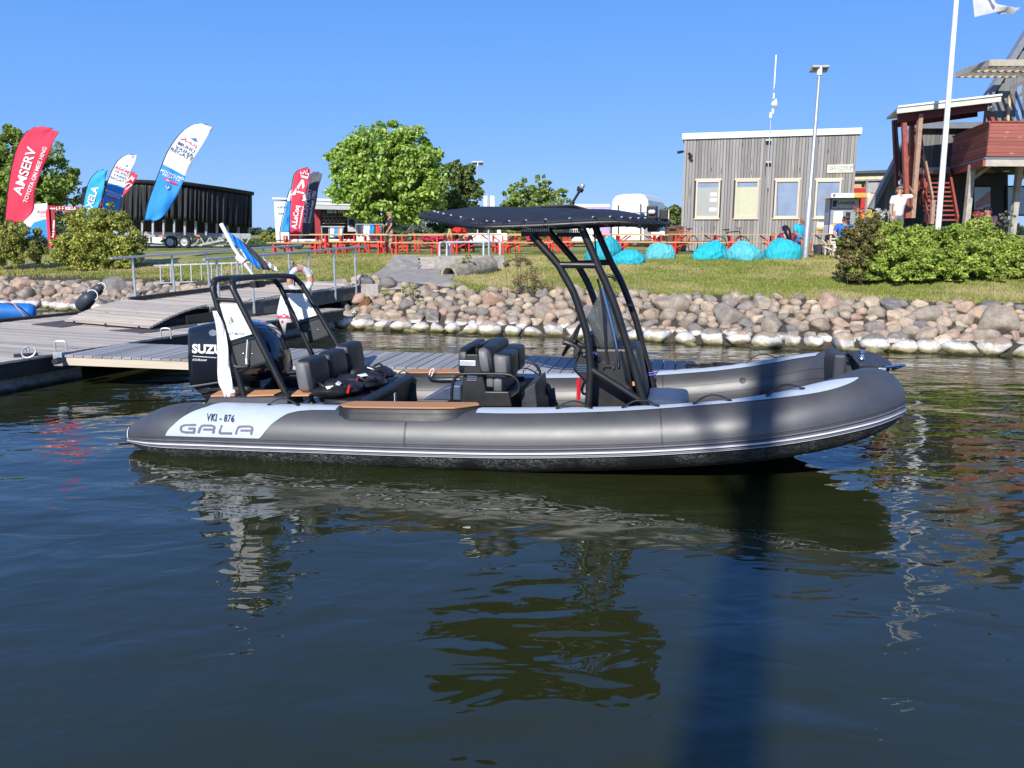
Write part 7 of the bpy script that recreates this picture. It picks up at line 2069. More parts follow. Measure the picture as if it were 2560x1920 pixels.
b = MB(); b.beam(corner + Vector((0.02, 0.08, zb_ - 0.17)), right_end + Vector((0, 0.08, zb_ - 0.17)), 0.06, 0.20); b.build('edge_beam', M_('pale edge beam', (0.48, 0.43, 0.37), 0.7), club, smooth=0)
b = MB(); b.beam(left_end + Vector((0.05, 0.08, zb_ - 0.17)), corner + Vector((0.0, 0.1, zb_ - 0.17)), 0.06, 0.2); b.build('edge_beam', REDT, club, smooth=0)
b = MB(); b.prism([corner + Vector((0.04, 0.12, zb_ - 0.10)), right_end + Vector((0, 0.12, zb_ - 0.10)), Vector((right_end.x, YM, zb_ - 0.10)), Vector((left_end.x + 0.05, YM, zb_ - 0.10)), left_end + Vector((0.08, 0.1, zb_ - 0.10))], (0, 0, 0.06)); b.build('balcony_floor', M_('balcony soffit', (0.30, 0.22, 0.15), 0.8), club, smooth=0)
for px_, py2, Yl in ((2490, 404, 25.2), (2515, 430, 27.2)):
    c = at(px_, py2, Yl); c.z = zb_ - 0.12
    b = MB(); b.lathe([(0.02, -0.08), (0.10, -0.06), (0.15, 0.0)], c, 14); b.build('ceiling_lamp', white_paint, club)
for x0, y0_, x1, y1_, Yp in ((2431, 405, 2424, 556, 25.4), (2548, 425, 2540, 560, 25.6)):
    p0, p1 = at(x0, y0_, Yp), at(x1, y1_, Yp); p0.z = zb_ - 0.12; p1.x = p0.x; p1.z = ZG - 0.1
    b = MB(); b.beam(p1, p0, 0.16, 0.16, up=(0, 1, 0)); b.beam(Vector((p0.x, Yp, p0.z - 0.45)), Vector((p0.x + 0.55, Yp, p0.z - 0.02)), 0.1, 0.12, up=(0, 1, 0)); b.build('balcony_post', M_('weathered pale post', (0.40, 0.37, 0.32), 0.8, vary=0.25), club, smooth=0)
for k, (x0, x1, y0_, y1_) in enumerate(((2436, 2476, 468, 524), (2520, 2600, 468, 536))):
    b = MB(); b.prism([at(x0 - 4, y0_ - 4, YM - 0.08), at(x1 + 4, y0_ - 4, YM - 0.08), at(x1 + 4, y1_ + 4, YM - 0.08), at(x0 - 4, y1_ + 4, YM - 0.08)], (0, 0.04, 0)); w_ = b.build('window', dark_timber, club, smooth=0)
    b = MB(); b.prism([at(x0, y0_, YM - 0.095), at(x1, y0_, YM - 0.095), at(x1, y1_, YM - 0.095), at(x0, y1_, YM - 0.095)], (0, 0.012, 0)); b.build('pane', M_('clubhouse low pane', (0.34, 0.44, 0.52), 0.08, vary=0.2, vscale=1.2, spec=0.9), w_, smooth=0)
    if k == 0:
        b = MB(); b.prism([at(x, y, YM - 0.11) for x, y in ((2440, 506), (2476, 478), (2476, 495), (2440, 512))], (0, 0.01, 0)); b.prism([at(x, y, YM - 0.11) for x, y in ((2440, 513), (2475, 497), (2475, 508), (2440, 522))], (0, 0.01, 0)); b.build('poster', M_('pale red poster', (0.5, 0.25, 0.25), 0.6), w_, smooth=0)

# outside stair with its pitched shelter
stair = thing('outside_stair', 'red wooden outside stair under a mono pitched shelter beside the clubhouse', 'stair', at(2345, 550, 25))
NT = 11
for i in range(NT):
    k = i / (NT - 1)
    Yi = 24.6 + 2.9 * k; y = 548 - (548 - 433) * k ** 0.97
    x0, x1 = 2322 - 14 * k, 2395 - 18 * k
    p0, p1 = at(x0, y, Yi), at(x1, y, Yi)
    b = MB(); b.span((p0.x, Yi, p0.z - 0.045), (p1.x, Yi + 0.26, p0.z)); b.build('tread', REDT, stair, smooth=0)
for x0, x1, m in ((2394, 2372, REDT), (2319, 2308, REDT)):
    b = MB(); b.beam(at(x0, 552, 24.5), at(x1, 428, 27.6), 0.06, 0.26); b.build('stringer', m, stair, smooth=0)
b = MB(); b.beam(at(2302, 348, 27.4), at(2332, 501, 24.4), 0.05, 0.17); b.build('handrail', BRNT, stair, smooth=0)
b = MB(); b.beam(at(2333, 500, 24.35), at(2329, 560, 24.35), 0.1, 0.1, up=(0, 1, 0)); b.build('newel', BRNT, stair, smooth=0)
for (xa, ya, xb, yb) in ((2306, 380, 2294, 415), (2312, 430, 2296, 470), (2320, 465, 2300, 505), (2324, 500, 2310, 550)):
    b = MB(); b.beam(at(xa, ya, 26.2), at(xb, yb, 25.6), 0.05, 0.2); b.build('side_board', REDT, stair, smooth=0)
# shelter roof
r0, r1 = at(2243, 276, 24.2), at(2503, 246, 24.2)
r3 = at(2216, 299, 27.6); r2 = r3 + (r1 - r0)
b = MB(); b.prism([r0, r1, r2, r3], (0, 0, 0.07)); b.build('shelter_roof', M_('pale roof sheet', (0.62, 0.58, 0.50), 0.6), stair, smooth=0)
b = MB(); b.beam(r0 + Vector((0, 0.02, -0.04)), r1 + Vector((0, 0.02, -0.04)), 0.07, 0.10); b.build('gutter', M_('cream gutter', (0.66, 0.62, 0.52), 0.5), stair, smooth=0, bevel=0.01)
b = MB(); b.beam(r0 + Vector((0, -0.02, 0.10)), r1 + Vector((0, -0.02, 0.10)), 0.05, 0.05); b.build('roof_edge', white_paint, stair, smooth=0)
b = MB(); b.beam(r0 + Vector((0.2, 0.35, -0.17)), r1 + Vector((-0.2, 0.35, -0.17)), 0.1, 0.24); b.build('roof_beam', M_('dark red timber', (0.13, 0.022, 0.022), 0.6), stair, smooth=0)
b = MB(); b.beam(r3 + Vector((0.2, -0.35, -0.17)), r2 + Vector((-0.2, -0.35, -0.17)), 0.1, 0.24); b.build('roof_beam', M_('dark red timber', (0.13, 0.022, 0.022), 0.6), stair, smooth=0)
for xa, ya, xb, yb, Yp, m, w_ in ((2259, 290, 2268, 545, 24.6, REDT, 0.12), (2301, 285, 2281, 545, 24.5, BRNT, 0.12), (2236, 300, 2246, 520, 27.2, M_('dark red timber', (0.13, 0.022, 0.022), 0.6), 0.13), (2280, 298, 2276, 520, 27.4, REDT, 0.13), (2273, 390, 2268, 540, 25.6, REDT, 0.11)):
    b = MB(); b.beam(at(xb, yb, Yp), at(xa, ya, Yp), w_, w_, up=(0, 1, 0)); b.build('shelter_post', m, stair, smooth=0)
b = MB(); b.tube(spline([at(2240, 300, 26.5), at(2246, 370, 26.5), at(2250, 400, 26.4), at(2248, 440, 26.4)], 4), 0.025, 6); b.tube(spline([at(2256, 310, 26.6), at(2256, 370, 26.6), at(2250, 395, 26.6), at(2256, 460, 26.5)], 4), 0.025, 6); b.build('cable', black_plastic, stair)
c = at(2254, 456, 26.8); b = MB(); b.lathe([(0.03, -0.13), (0.10, -0.05), (0.10, 0.05), (0.03, 0.12)], c, 12); b.build('globe_lamp', white_paint, stair)
b = MB(); b.prism([at(2274, 372, 27.5), at(2290, 360, 27.5), at(2290, 425, 27.5), at(2274, 432, 27.5)], (0, 0.1, 0)); b.build('side_board', REDB, stair, smooth=0)

# white flagpole with a white flag flying above
p0, p1 = at(2347, 560, 22.4), at(2391, 0, 22.4); p0.z = tz(p0.x, p0.y)
top_ = p1 + (p1 - p0) * 0.32
fp = thing('flagpole', 'tall white flagpole rising through the top of the picture', 'flagpole', p0)
b = MB(); b.tube([p0 - Vector((0, 0, 0.1)), p1, top_], [0.078, 0.062, 0.05], 14); b.build('pole', M_('glossy white pole', (0.82, 0.82, 0.80), 0.25), fp)
b = MB(); b.lathe([(0.05, 0), (0.09, 0.04), (0.09, 0.1), (0.03, 0.15)], top_, 12); b.build('finial', white_paint, fp)
fgY = 22.4; fl_ = thing('flag', 'white flag hanging down at the top right corner', 'flag', top_)
b = MB(); rows = []
for i in range(25):
    v = i / 24
    row = []
    for j in range(25):
        u = j / 24
        base = top_.lerp(at(2480 + 78 * u, 34 - 16 * abs(2 * u - 0.9) ** 1.5 + 6 * math.sin(9 * u), fgY), v) if False else None
        st_ = Vector((top_.x + 0.05 + 0.5 * u, fgY, top_.z - 0.1 - 2.4 * u))
        en = at(2474 + 80 * u, 36 - 24 * (2 * abs(u - 0.55)) ** 1.6 + 3.5 * math.sin(22 * u), fgY)
        p = st_.lerp(en, v); p.y += 0.10 * v * math.sin(8 * u + 5 * v) + 0.05 * v * math.sin(19 * u + 3 * v)
        row.append(p)
    rows.append(row)
b.grid(rows); b.build('cloth', leaf_mat('translucent white cloth', (0.72, 0.72, 0.74), (0.74, 0.74, 0.76), (0.76, 0.76, 0.78), 0.4, 0.8), fl_, smooth=180)
# ------------------------------------------------------------------ tables, bean bags, vehicles, people and small things
BEERWOOD = wood_mat('varnished bench wood', (0.60, 0.36, 0.15), (0.70, 0.46, 0.22), None, 0.45, 'x', 0.7, 0.4)
def leg_frame(mb, x, h, w, sgn):
    for y in (-w, w): mb.beam((x, y, 0), (x, y, h - 0.03), 0.06, 0.06)
    mb.beam((x, -w, h * 0.42), (x, w, h * 0.42), 0.045, 0.045); mb.beam((x, -w, h - 0.05), (x, w, h - 0.05), 0.035, 0.035)
    mb.beam((x, -w, h * 0.45), (x, w, h - 0.06), 0.03, 0.03)
def make_table(name, label, cat, grp, top_w, h, leg_m=red_paint):
    t = thing(name, label, cat, (0, 0, 0), 0, grp)
    b = MB(); b.box((0, 0, h - 0.018), (2.2, top_w, 0.034)); b.build('top' if cat == 'table' else 'seat', BEERWOOD, t, True, smooth=0, bevel=0.006)
    for sg in (-1, 1):
        b = MB(); leg_frame(b, sg * 0.82, h - 0.03, top_w * 0.36, sg); b.build('leg_frame', leg_m, t, True, smooth=0)
        b = MB(); b.beam((sg * 0.82, 0, h * 0.5), (sg * 0.36, 0, h - 0.05), 0.045, 0.045); b.build('brace', leg_m, t, True, smooth=0)
    return t
ORD = ['first', 'second', 'third', 'fourth', 'fifth', 'sixth', 'seventh', 'eighth', 'ninth', 'tenth']
T0 = make_table('beer_table', 'first beer table', 'table', 'red legged beer tables on the lawn', 0.52, 0.765)
B0 = make_table('beer_bench', 'first beer bench', 'bench', 'red legged beer benches on the lawn', 0.26, 0.47)
used_t = [False]; used_b = [False]
def put_t(proto, used, px, Y, label, rz):
    c = at(px, 600, Y); c.z = tz(c.x, c.y)
    if not used[0]:
        used[0] = True; proto.location = c; proto.rotation_euler = (0, 0, rz); proto['label'] = label; WM[proto.name] = Matrix.Translation(c); return proto
    return dup(proto, c, rz, label)
for i in range(9):
    px_ = 765 + 139 * i; Y = 32.6 - 0.04 * i; rz = -0.03 + random.uniform(-0.02, 0.02)
    put_t(T0, used_t, px_, Y, 'red legged beer table, %s from the left in the front row' % ORD[i], rz)
    pb = px_ - 28 if i == 0 else px_ + random.uniform(-14, 14)
    put_t(B0, used_b, pb, Y - 0.68, 'red legged bench, %s from the left on the water side of the tables' % ORD[i], rz + random.uniform(-0.02, 0.02))
    put_t(B0, used_b, px_ + random.uniform(-14, 14), Y + 0.62, 'red legged bench, %s from the left on the far side of the tables' % ORD[i], rz + random.uniform(-0.02, 0.02))
for i, px_ in enumerate((840, 960, 1085, 1210, 1335, 1460, 1590)):
    put_t(T0, used_t, px_, 35.6, 'red legged beer table, %s from the left in the back row' % ORD[i], 0.02)
    put_t(B0, used_b, px_ - 15, 36.3, 'red legged bench, %s from the left right at the back of the tables' % ORD[i], -0.02)
    put_t(B0, used_b, px_ + 10, 34.7, 'low bench with red legs, %s from the left in the back row' % ORD[i], 0.02)
PT = make_table('picnic_table', 'pale wooden table behind the lamp post', 'table', 'pale wooden table set', 0.55, 0.77, FRAME)
PT.location = at(2010, 620, 28.3); PT.location.z = tz(*PT.location.xy)
PB = make_table('picnic_bench', 'pale wooden bench in front of the table behind the lamp post', 'bench', 'pale wooden table set', 0.28, 0.46, FRAME)
PB.location = at(2020, 620, 27.5); PB.location.z = tz(*PB.location.xy)

# bean bags
def bag_mat(name, c):
    m, nt, b = new_mat(name)
    pos = mapping(nt)
    n = noise_tex(nt, pos, 3, 4, 0.6)
    nt.links.new(ramp(nt, n, [(0.3, tuple(v * 0.88 for v in c)), (0.7, tuple(v * 1.1 for v in c))]), b.inputs['Base Color'])
    b.inputs['Roughness'].default_value = 0.8
    w1 = nd(nt, 'ShaderNodeTexWave'); w1.inputs['Scale'].default_value = 2.2; w1.inputs['Distortion'].default_value = 9; w1.inputs['Detail'].default_value = 2; w1.inputs['Detail Scale'].default_value = 1.2
    nt.links.new(pos, w1.inputs['Vector'])
    h = math_n(nt, 'ADD', math_n(nt, 'MULTIPLY', w1.outputs['Fac'], 0.6), math_n(nt, 'MULTIPLY', noise_tex(nt, pos, 11, 3, 0.6, 1.5), 0.5))
    bump(nt, b, h, 0.4, 0.06)
    return m
BAGS = [((1506, 622), 46, 34, 26.0, 0.9, 'turquoise bean bag tilted up behind the black canopy leg', 1), ((1570, 640), 44, 22, 24.6, 0.3, 'flattened turquoise bean bag just right of the canopy legs', 2), ((1651, 625), 40, 25, 26.2, 0.2, 'light turquoise bean bag with a rounded top, third from the left', 3),
        ((1776, 632), 44, 27, 25.4, 0.5, 'bright turquoise bean bag with puckered front below the second window', 4), ((1859, 636), 48, 28, 24.8, -0.4, 'pale turquoise bean bag slumped to the left, second from the right', 5), ((1958, 615), 49, 33, 25.0, 0.0, 'large smooth turquoise bean bag the dark haired woman leans on', 6)]
for (c2, rx, rz_, Y, lean, label, sd) in BAGS:
    c = at(c2[0], c2[1], Y); w = rx * Y / FPX; h = rz_ * Y / FPX * 1.62
    zb = tz(c.x, c.y - w * 0.5)
    vs = []; nu, nv = 56, 30; o3 = Vector((sd * 3.3, sd * 1.9, 0))
    for j in range(nv):
        ph = -math.pi / 2 + math.pi * j / (nv - 1)
        for i in range(nu):
            th = 2 * math.pi * i / nu
            q = Vector((math.cos(ph) * math.cos(th), math.cos(ph) * math.sin(th), math.sin(ph)))
            fold_ = 0.0
            for k in range(3):
                cc = noise.noise(Vector((q.x * 2.2 + k * 7, q.y * 2.2, q.z * 2.2)) + o3)
                fold_ += 0.5 ** k * abs(cc)
            wob = noise.noise(q * 1.3 + o3)
            ridge_ = 1 - abs(math.sin(4.5 * th + 6 * wob + 2.5 * q.z)); ridge2 = 1 - abs(math.sin(3.2 * (q.x - q.z) * 2 + 7 * noise.noise(q * 1.7 - o3)))
            soft = 0.3 if sd == 6 else 1.0
            k = 1 + 0.08 * (fold_ - 0.5) + soft * (0.055 * ridge_ ** 2 * (0.4 + math.cos(ph)) + 0.05 * ridge2 ** 3) + 0.13 * noise.noise(q * 1.1 + o3)
            zz_ = max(0.0, (q.z + 0.42) / 1.42) ** 0.9
            x = q.x * w * k * (1.0 - 0.22 * zz_) + lean * w * 0.5 * (zz_ - 0.3)
            vs.append((c.x + x, c.y + q.y * w * 0.85 * k, max(zb - 0.01, zb - 0.03 + h * zz_ * k)))
    b = MB(); b.add(vs, [(j * nu + i, j * nu + (i + 1) % nu, (j + 1) * nu + (i + 1) % nu, (j + 1) * nu + i) for j in range(nv - 1) for i in range(nu)])
    ob = b.build('bean_bag', bag_mat('turquoise cotton %d' % sd, [(0.02, 0.36, 0.44), (0.02, 0.40, 0.49), (0.10, 0.46, 0.52), (0.015, 0.43, 0.52), (0.09, 0.47, 0.54), (0.02, 0.43, 0.51)][sd - 1]), smooth=180, sub=1)
    tag(ob, label, 'bean bag', 'turquoise bean bags on the lawn')

# people: one skinned body, clothes over it
SKIN = M_('skin', (0.50, 0.27, 0.18), 0.55, vary=0.1); SKIN_T = M_('tanned skin', (0.34, 0.15, 0.085), 0.5, vary=0.1)
def skinned(name, nodes, edges, mats, parent, root=0, sub=1, smooth=True):
    me = bpy.data.meshes.new(name)
    me.from_pydata([n[0] for n in nodes], edges, [])
    ob = bpy.data.objects.new(name, me); COL.objects.link(ob)
    md = ob.modifiers.new('skin', 'SKIN'); md.use_smooth_shade = True
    lay_ = me.skin_vertices[0].data
    for i, n in enumerate(nodes):
        r_ = n[1]; lay_[i].radius = r_ if hasattr(r_, '__len__') else (r_, r_)
    lay_[root].use_root = True
    ss = ob.modifiers.new('sub', 'SUBSURF'); ss.levels = sub; ss.render_levels = sub
    dg = bpy.context.evaluated_depsgraph_get()
    res = bpy.data.meshes.new_from_object(ob.evaluated_get(dg))
    bpy.data.objects.remove(ob); bpy.data.meshes.remove(me)
    res.name = name; res.materials.clear(); res.materials.append(mats)
    res.polygons.foreach_set('use_smooth', [True] * len(res.polygons))
    return link_mesh(name, res, parent)
def person(label, loc, rz, J, top_m, low_m, hair_m, skin=None, group=None, shades=False, sleeves=0.55, hair_long=False, legs=True):
    """J: joints in metres (person faces -y): pelvis chest neck head hipL kneeL ankleL toeL ... shL elL haL shR elR haR"""
    skin = skin or SKIN
    t = thing('person', label, 'person', loc, rz, group)
    V = {k: Vector(v) for k, v in J.items()}
    hd = V['head']; nk = V['neck']; axis = (hd - nk).normalized()
    nodes = [(V['pelvis'], (0.15, 0.12)), (V['pelvis'].lerp(V['chest'], 0.5), (0.14, 0.11)), (V['chest'], (0.16, 0.12)), (nk, 0.058), (hd - axis * 0.05, 0.072), (hd + axis * 0.02, (0.085, 0.095)), (hd + axis * 0.10, 0.062)]
    edges = [(0, 1), (1, 2), (2, 3), (3, 4), (4, 5), (5, 6)]
    def chain(start, pts):
        last = start
        for p, r_ in pts: nodes.append((p, r_)); edges.append((last, len(nodes) - 1)); last = len(nodes) - 1
        return last
    for s in 'LR':
        if legs: chain(0, [(V['hip' + s], 0.095), (V['hip' + s].lerp(V['knee' + s], 0.5), 0.08), (V['knee' + s], 0.058), (V['knee' + s].lerp(V['ankle' + s], 0.35), 0.058), (V['ankle' + s], 0.038), (V['toe' + s], 0.035)])
        w_ = V['ha' + s]; e_ = V['el' + s]; d = (w_ - e_).normalized()
        h = chain(2, [(V['sh' + s], 0.062), (V['sh' + s].lerp(e_, 0.5), 0.05), (e_, 0.042), (w_, 0.03), (w_ + d * 0.06, 0.034)])
        sd = d.cross(Vector((0, 0, 1)))
        sd = sd.normalized() if sd.length > 0.1 else Vector((1, 0, 0))
        for k in range(4): chain(h, [(w_ + d * 0.12 + sd * (0.026 * (k - 1.5)), 0.010), (w_ + d * (0.17 - 0.01 * abs(k - 1.5)) + sd * (0.03 * (k - 1.5)) - Vector((0, 0, 0.012)), 0.008)])
        chain(h, [(w_ + d * 0.08 + sd * 0.055, 0.011)])
    body = skinned('body', nodes, edges, skin, t)
    # face
    fw = Vector((0, -1, 0)) if 'face' not in V else V['face'].normalized()
    up = axis; rt = fw.cross(up).normalized()
    b = MB(); b.tube([hd + fw * 0.085 + up * 0.02, hd + fw * 0.125 - up * 0.02, hd + fw * 0.095 - up * 0.03], [0.010, 0.017, 0.010], 6); b.build('nose', skin, t, True)
    for s in (-1, 1):
        b = MB(); b.lathe([(0.002, -0.012), (0.013, 0), (0.002, 0.012)], hd + fw * 0.09 + rt * s * 0.033 + up * 0.022, 8); b.build('eye', black_plastic, t, True)
        b = MB(); b.lathe([(0.005, -0.032), (0.016, 0), (0.005, 0.032)], hd + rt * s * 0.092, 8); b.build('ear', skin, t, True)
    b = MB(); b.box(hd + fw * 0.098 - up * 0.062, (0.045, 0.02, 0.008)); b.build('mouth', M_('lips', (0.4, 0.13, 0.11), 0.5), t, True)
    if shades:
        b = MB(); b.box(hd + fw * 0.105 + up * 0.02, (0.15, 0.025, 0.035)); b.build('sunglasses', black_gloss, t, True, bevel=0.006)
    if hair_m:
        b = MB(); vs = []; nu, nv = 16, 9
        for j in range(nv):
            ph = R(90) * j / (nv - 1)
            for i in range(nu):
                th = 2 * math.pi * i / nu
                q = rt * math.cos(th) * math.cos(ph) + fw * math.sin(th) * math.cos(ph) + up * math.sin(ph)
                drop = -0.075 if q.dot(fw) < 0.25 else 0.045
                k = 0.112 * (1 + 0.06 * noise.noise(q * 5))
                vs.append(hd + up * 0.018 - fw * 0.008 + q * k + (up * drop * (1 - j / (nv - 1)) if j < 3 else Vector()))
        b.add(vs, [(j * nu + i, j * nu + (i + 1) % nu, (j + 1) * nu + (i + 1) % nu, (j + 1) * nu + i) for j in range(nv - 1) for i in range(nu)])
        if hair_long: b.tube(spline([hd - fw * 0.08 + up * 0.06, hd - fw * 0.13 - up * 0.08, hd - fw * 0.13 - up * 0.26, hd - fw * 0.10 - up * 0.42], 4), [0.06, 0.08, 0.09, 0.095, 0.1, 0.1, 0.1, 0.095, 0.09, 0.085, 0.075, 0.06, 0.04], 10)
        b.build('hair', hair_m, t, True, smooth=180)
    # clothes
    tn = [(V['pelvis'] + Vector((0, 0, -0.10)), (0.17, 0.14)), (V['pelvis'] + Vector((0, 0, 0.02)), (0.178, 0.148)), (V['pelvis'].lerp(V['chest'], 0.5), (0.168, 0.138)), (V['chest'], (0.185, 0.145)), (V['chest'].lerp(nk, 0.62), (0.10, 0.09))]
    te = [(0, 1), (1, 2), (2, 3), (3, 4)]
    for s in 'LR':
        o = len(tn); sh, el = V['sh' + s], V['el' + s]
        tn += [(sh, 0.082), (sh.lerp(el, sleeves), 0.074), (sh.lerp(el, sleeves + 0.12), 0.070)]; te += [(3, o), (o, o + 1), (o + 1, o + 2)]
    skinned('shirt', tn, te, top_m, t)
    if legs:
        sn = [(V['pelvis'] + Vector((0, 0, 0.09)), (0.165, 0.135)), (V['pelvis'], (0.165, 0.135))]; se = [(0, 1)]
        for s in 'LR':
            o = len(sn); hp, kn = V['hip' + s], V['knee' + s]
            sn += [(hp, 0.115), (hp.lerp(kn, 0.5), 0.105), (hp.lerp(kn, 0.78), 0.1)]; se += [(1, o), (o, o + 1), (o + 1, o + 2)]
        skinned('shorts', sn, se, low_m, t)
        for s in 'LR':
            b = MB(); a_, c_ = V['ankle' + s], V['toe' + s]
            b.prism([a_ + Vector((-0.045, 0.05, -0.07)), a_ + Vector((0.045, 0.05, -0.07)), c_ + Vector((0.05, -0.05, -0.035)), c_ + Vector((-0.05, -0.05, -0.035))], (0, 0, 0.05)); b.build('shoe', rubber, t, True, bevel=0.012)
    return t
STAND = dict(pelvis=(0, 0, 0.95), chest=(0, 0, 1.32), neck=(0, 0, 1.50), head=(0, -0.01, 1.62), hipL=(-0.1, 0, 0.9), kneeL=(-0.11, -0.02, 0.5), ankleL=(-0.12, 0.02, 0.09), toeL=(-0.14, -0.12, 0.05), hipR=(0.1, 0, 0.9), kneeR=(0.11, -0.02, 0.5), ankleR=(0.12, 0.02, 0.09), toeR=(0.14, -0.12, 0.05),
             shL=(-0.2, 0, 1.42), elL=(-0.25, 0.02, 1.13), haL=(-0.25, -0.06, 0.88), shR=(0.2, 0, 1.42), elR=(0.25, 0.02, 1.13), haR=(0.25, -0.06, 0.88))
SIT = dict(pelvis=(0, 0, 0.55), chest=(0, -0.08, 0.92), neck=(0, -0.13, 1.09), head=(0.02, -0.17, 1.21), hipL=(-0.11, -0.03, 0.53), kneeL=(-0.15, -0.45, 0.54), ankleL=(-0.15, -0.45, 0.10), toeL=(-0.16, -0.6, 0.05), hipR=(0.11, -0.03, 0.53), kneeR=(0.17, -0.45, 0.54), ankleR=(0.17, -0.42, 0.10), toeR=(0.2, -0.56, 0.05),
           shL=(-0.21, -0.09, 1.02), elL=(-0.26, -0.22, 0.76), haL=(-0.14, -0.42, 0.66), shR=(0.21, -0.09, 1.02), elR=(0.26, -0.24, 0.76), haR=(0.08, -0.42, 0.68))
HAIR_B = M_('black hair', (0.012, 0.011, 0.012), 0.35, vary=0.3); HAIR_G = M_('greying hair', (0.22, 0.17, 0.14), 0.6); HAIR_BR = M_('brown hair', (0.10, 0.06, 0.04), 0.5); HAIR_BL = M_('blond hair', (0.45, 0.32, 0.16), 0.5)
def stand_at(px, headtop, Y, h=1.72):
    c = at(px, headtop, Y); c.z -= h; return c
J = dict(STAND); J.update(elR=(0.47, -0.12, 1.46), haR=(0.24, -0.17, 1.655), shR=(0.2, -0.02, 1.45), elL=(-0.24, 0.02, 1.13))
person('man in a white short sleeved shirt standing and shading his eyes', stand_at(2250, 468, 24.0), R(12), J, M_('white shirt', (0.74, 0.73, 0.76), 0.7), M_('grey shorts', (0.16, 0.15, 0.16), 0.7), HAIR_G)
J = dict(SIT); J.update(face=(0.75, -0.65, -0.1))
c = at(1995, 620, 27.3); c.z = tz(c.x, c.y)
person('bald man in a turquoise t-shirt sitting behind the lamp post', c, R(14), J, M_('turquoise shirt', (0.01, 0.42, 0.66), 0.7), M_('blue shorts', (0.02, 0.10, 0.34), 0.7), None, SKIN_T, shades=True)
J = dict(SIT); J.update(haL=(-0.16, -0.5, 0.60), elL=(-0.30, -0.25, 0.78), elR=(0.28, -0.26, 0.78), haR=(0.06, -0.46, 0.70))
c = at(2104, 638, 25.2); c.z = tz(c.x, c.y)
person('man in a blue patterned shirt sitting beside the coffee machine', c, R(-14), J, M_('blue patterned shirt', (0.025, 0.13, 0.48), 0.7, vary=0.5, vscale=9), M_('black shorts', (0.02, 0.02, 0.022), 0.7), HAIR_BR, shades=True)
c = at(1966, 640, 25.9); c.z = tz(c.x, c.y) - 0.26
J = dict(SIT); J.update(pelvis=(0, 0.1, 0.42), face=(0.3, 1, 0))
person('woman with long black hair lying back on the large bean bag', c, R(180), {k: (v if k != 'face' else (0, -1, 0)) for k, v in J.items()}, M_('dark red top', (0.22, 0.02, 0.05), 0.7), M_('navy trousers', (0.02, 0.03, 0.08), 0.7), HAIR_B, hair_long=True)
J = dict(STAND); J.update(elL=(-0.26, -0.10, 1.16), haL=(-0.14, -0.34, 1.12), elR=(0.25, -0.06, 1.14), haR=(0.16, -0.22, 0.9), head=(0, -0.05, 1.61))
c = at(978, 622, 35.2); c.z = tz(c.x, c.y)
person('woman in a navy polo shirt and shorts walking past the tables', c, R(-62), J, M_('navy polo', (0.018, 0.022, 0.04), 0.7), M_('beige shorts', (0.20, 0.14, 0.10), 0.7), HAIR_BL)
c = at(2476, 528, 22.8); c.z -= 1.21; 
person('person with dark curly hair seated behind the hedge under the balcony', Vector((c.x, c.y, c.z)), R(-60), SIT, M_('dark plum top', (0.08, 0.035, 0.06), 0.7), M_('navy trousers', (0.02, 0.03, 0.08), 0.7), HAIR_B)
for i, (px_, py2, Y, lb, col) in enumerate(((1163, 574, 36.5, 'dark haired person seated behind the tables below the maple', (0.03, 0.03, 0.05)), (1128, 590, 37.2, 'person in purple sitting low behind the tables', (0.10, 0.07, 0.16)))):
    c = at(px_, py2, Y); c.z -= 1.28
    person(lb, c, R(150), SIT, M_('loose top %d' % i, col, 0.7), M_('dark trousers', (0.02, 0.02, 0.03), 0.7), HAIR_B)

# coffee vending machine
c = at(2098, 632, 28.6); c.z = tz(c.x, c.y)
vm = thing('vending_machine', 'grey and white coffee vending machine with white and orange canopy', 'vending machine', c, R(-6))
VG = M_('grey enamel', (0.26, 0.29, 0.35), 0.4)
b = MB(); b.span((-0.48, -0.3, 0.12), (0.48, 0.45, 1.1)); b.build('body', white_paint, vm, True, smooth=0, bevel=0.02)
b = MB(); b.span((-0.48, -0.28, 1.103), (0.48, 0.45, 1.98)); up_ = b.build('upper_body', VG, vm, True, smooth=0, bevel=0.01)
b = MB(); b.span((-0.50, -0.31, 0.12), (-0.475, -0.25, 2.0)); b.span((0.475, -0.31, 0.12), (0.50, -0.25, 2.0)); b.build('edge_strip', M_('navy strip', (0.02, 0.035, 0.10), 0.5), vm, True, smooth=0)
b = MB(); b.span((-0.44, -0.305, 1.66), (0.44, -0.28, 1.96)); hd_ = b.build('header', M_('light grey header', (0.55, 0.56, 0.55), 0.5), vm, True, smooth=0)
b = MB(); put_text(b, 'LAVAZZA', lambda x, y: Vector((0.02 + x, -0.309, 1.83 + y)), size=0.13, bold=0.006); b.build('lettering', INK_N, hd_, True, smooth=0)
b = MB(); b.add([(-0.42, -0.309, 1.92), (-0.27, -0.309, 1.92), (-0.31, -0.309, 1.70), (-0.43, -0.309, 1.72)], [(0, 1, 2, 3)]); b.build('emblem', M_('navy strip', (0.02, 0.035, 0.10), 0.5), hd_, True, smooth=0)
b = MB(); b.span((-0.36, -0.30, 1.16), (-0.06, -0.282, 1.55)); ps = b.build('poster', white_paint, vm, True, smooth=0)
b = MB(); b.span((-0.37, -0.306, 1.02), (-0.06, -0.30, 1.15)); b.build('poster_band', M_('orange print', (0.75, 0.36, 0.06), 0.5), vm, True, smooth=0)
b = MB(); b.span((0.05, -0.31, 0.95), (0.19, -0.28, 1.52)); kp = b.build('keypad', black_plastic, vm, True, smooth=0)
b = MB()
for i in range(3):
    for j in range(4): b.box((0.09 + 0.03 * i, -0.313, 1.2 + 0.05 * j), (0.016, 0.008, 0.03))
b.build('keys', VG, kp, True, smooth=0)
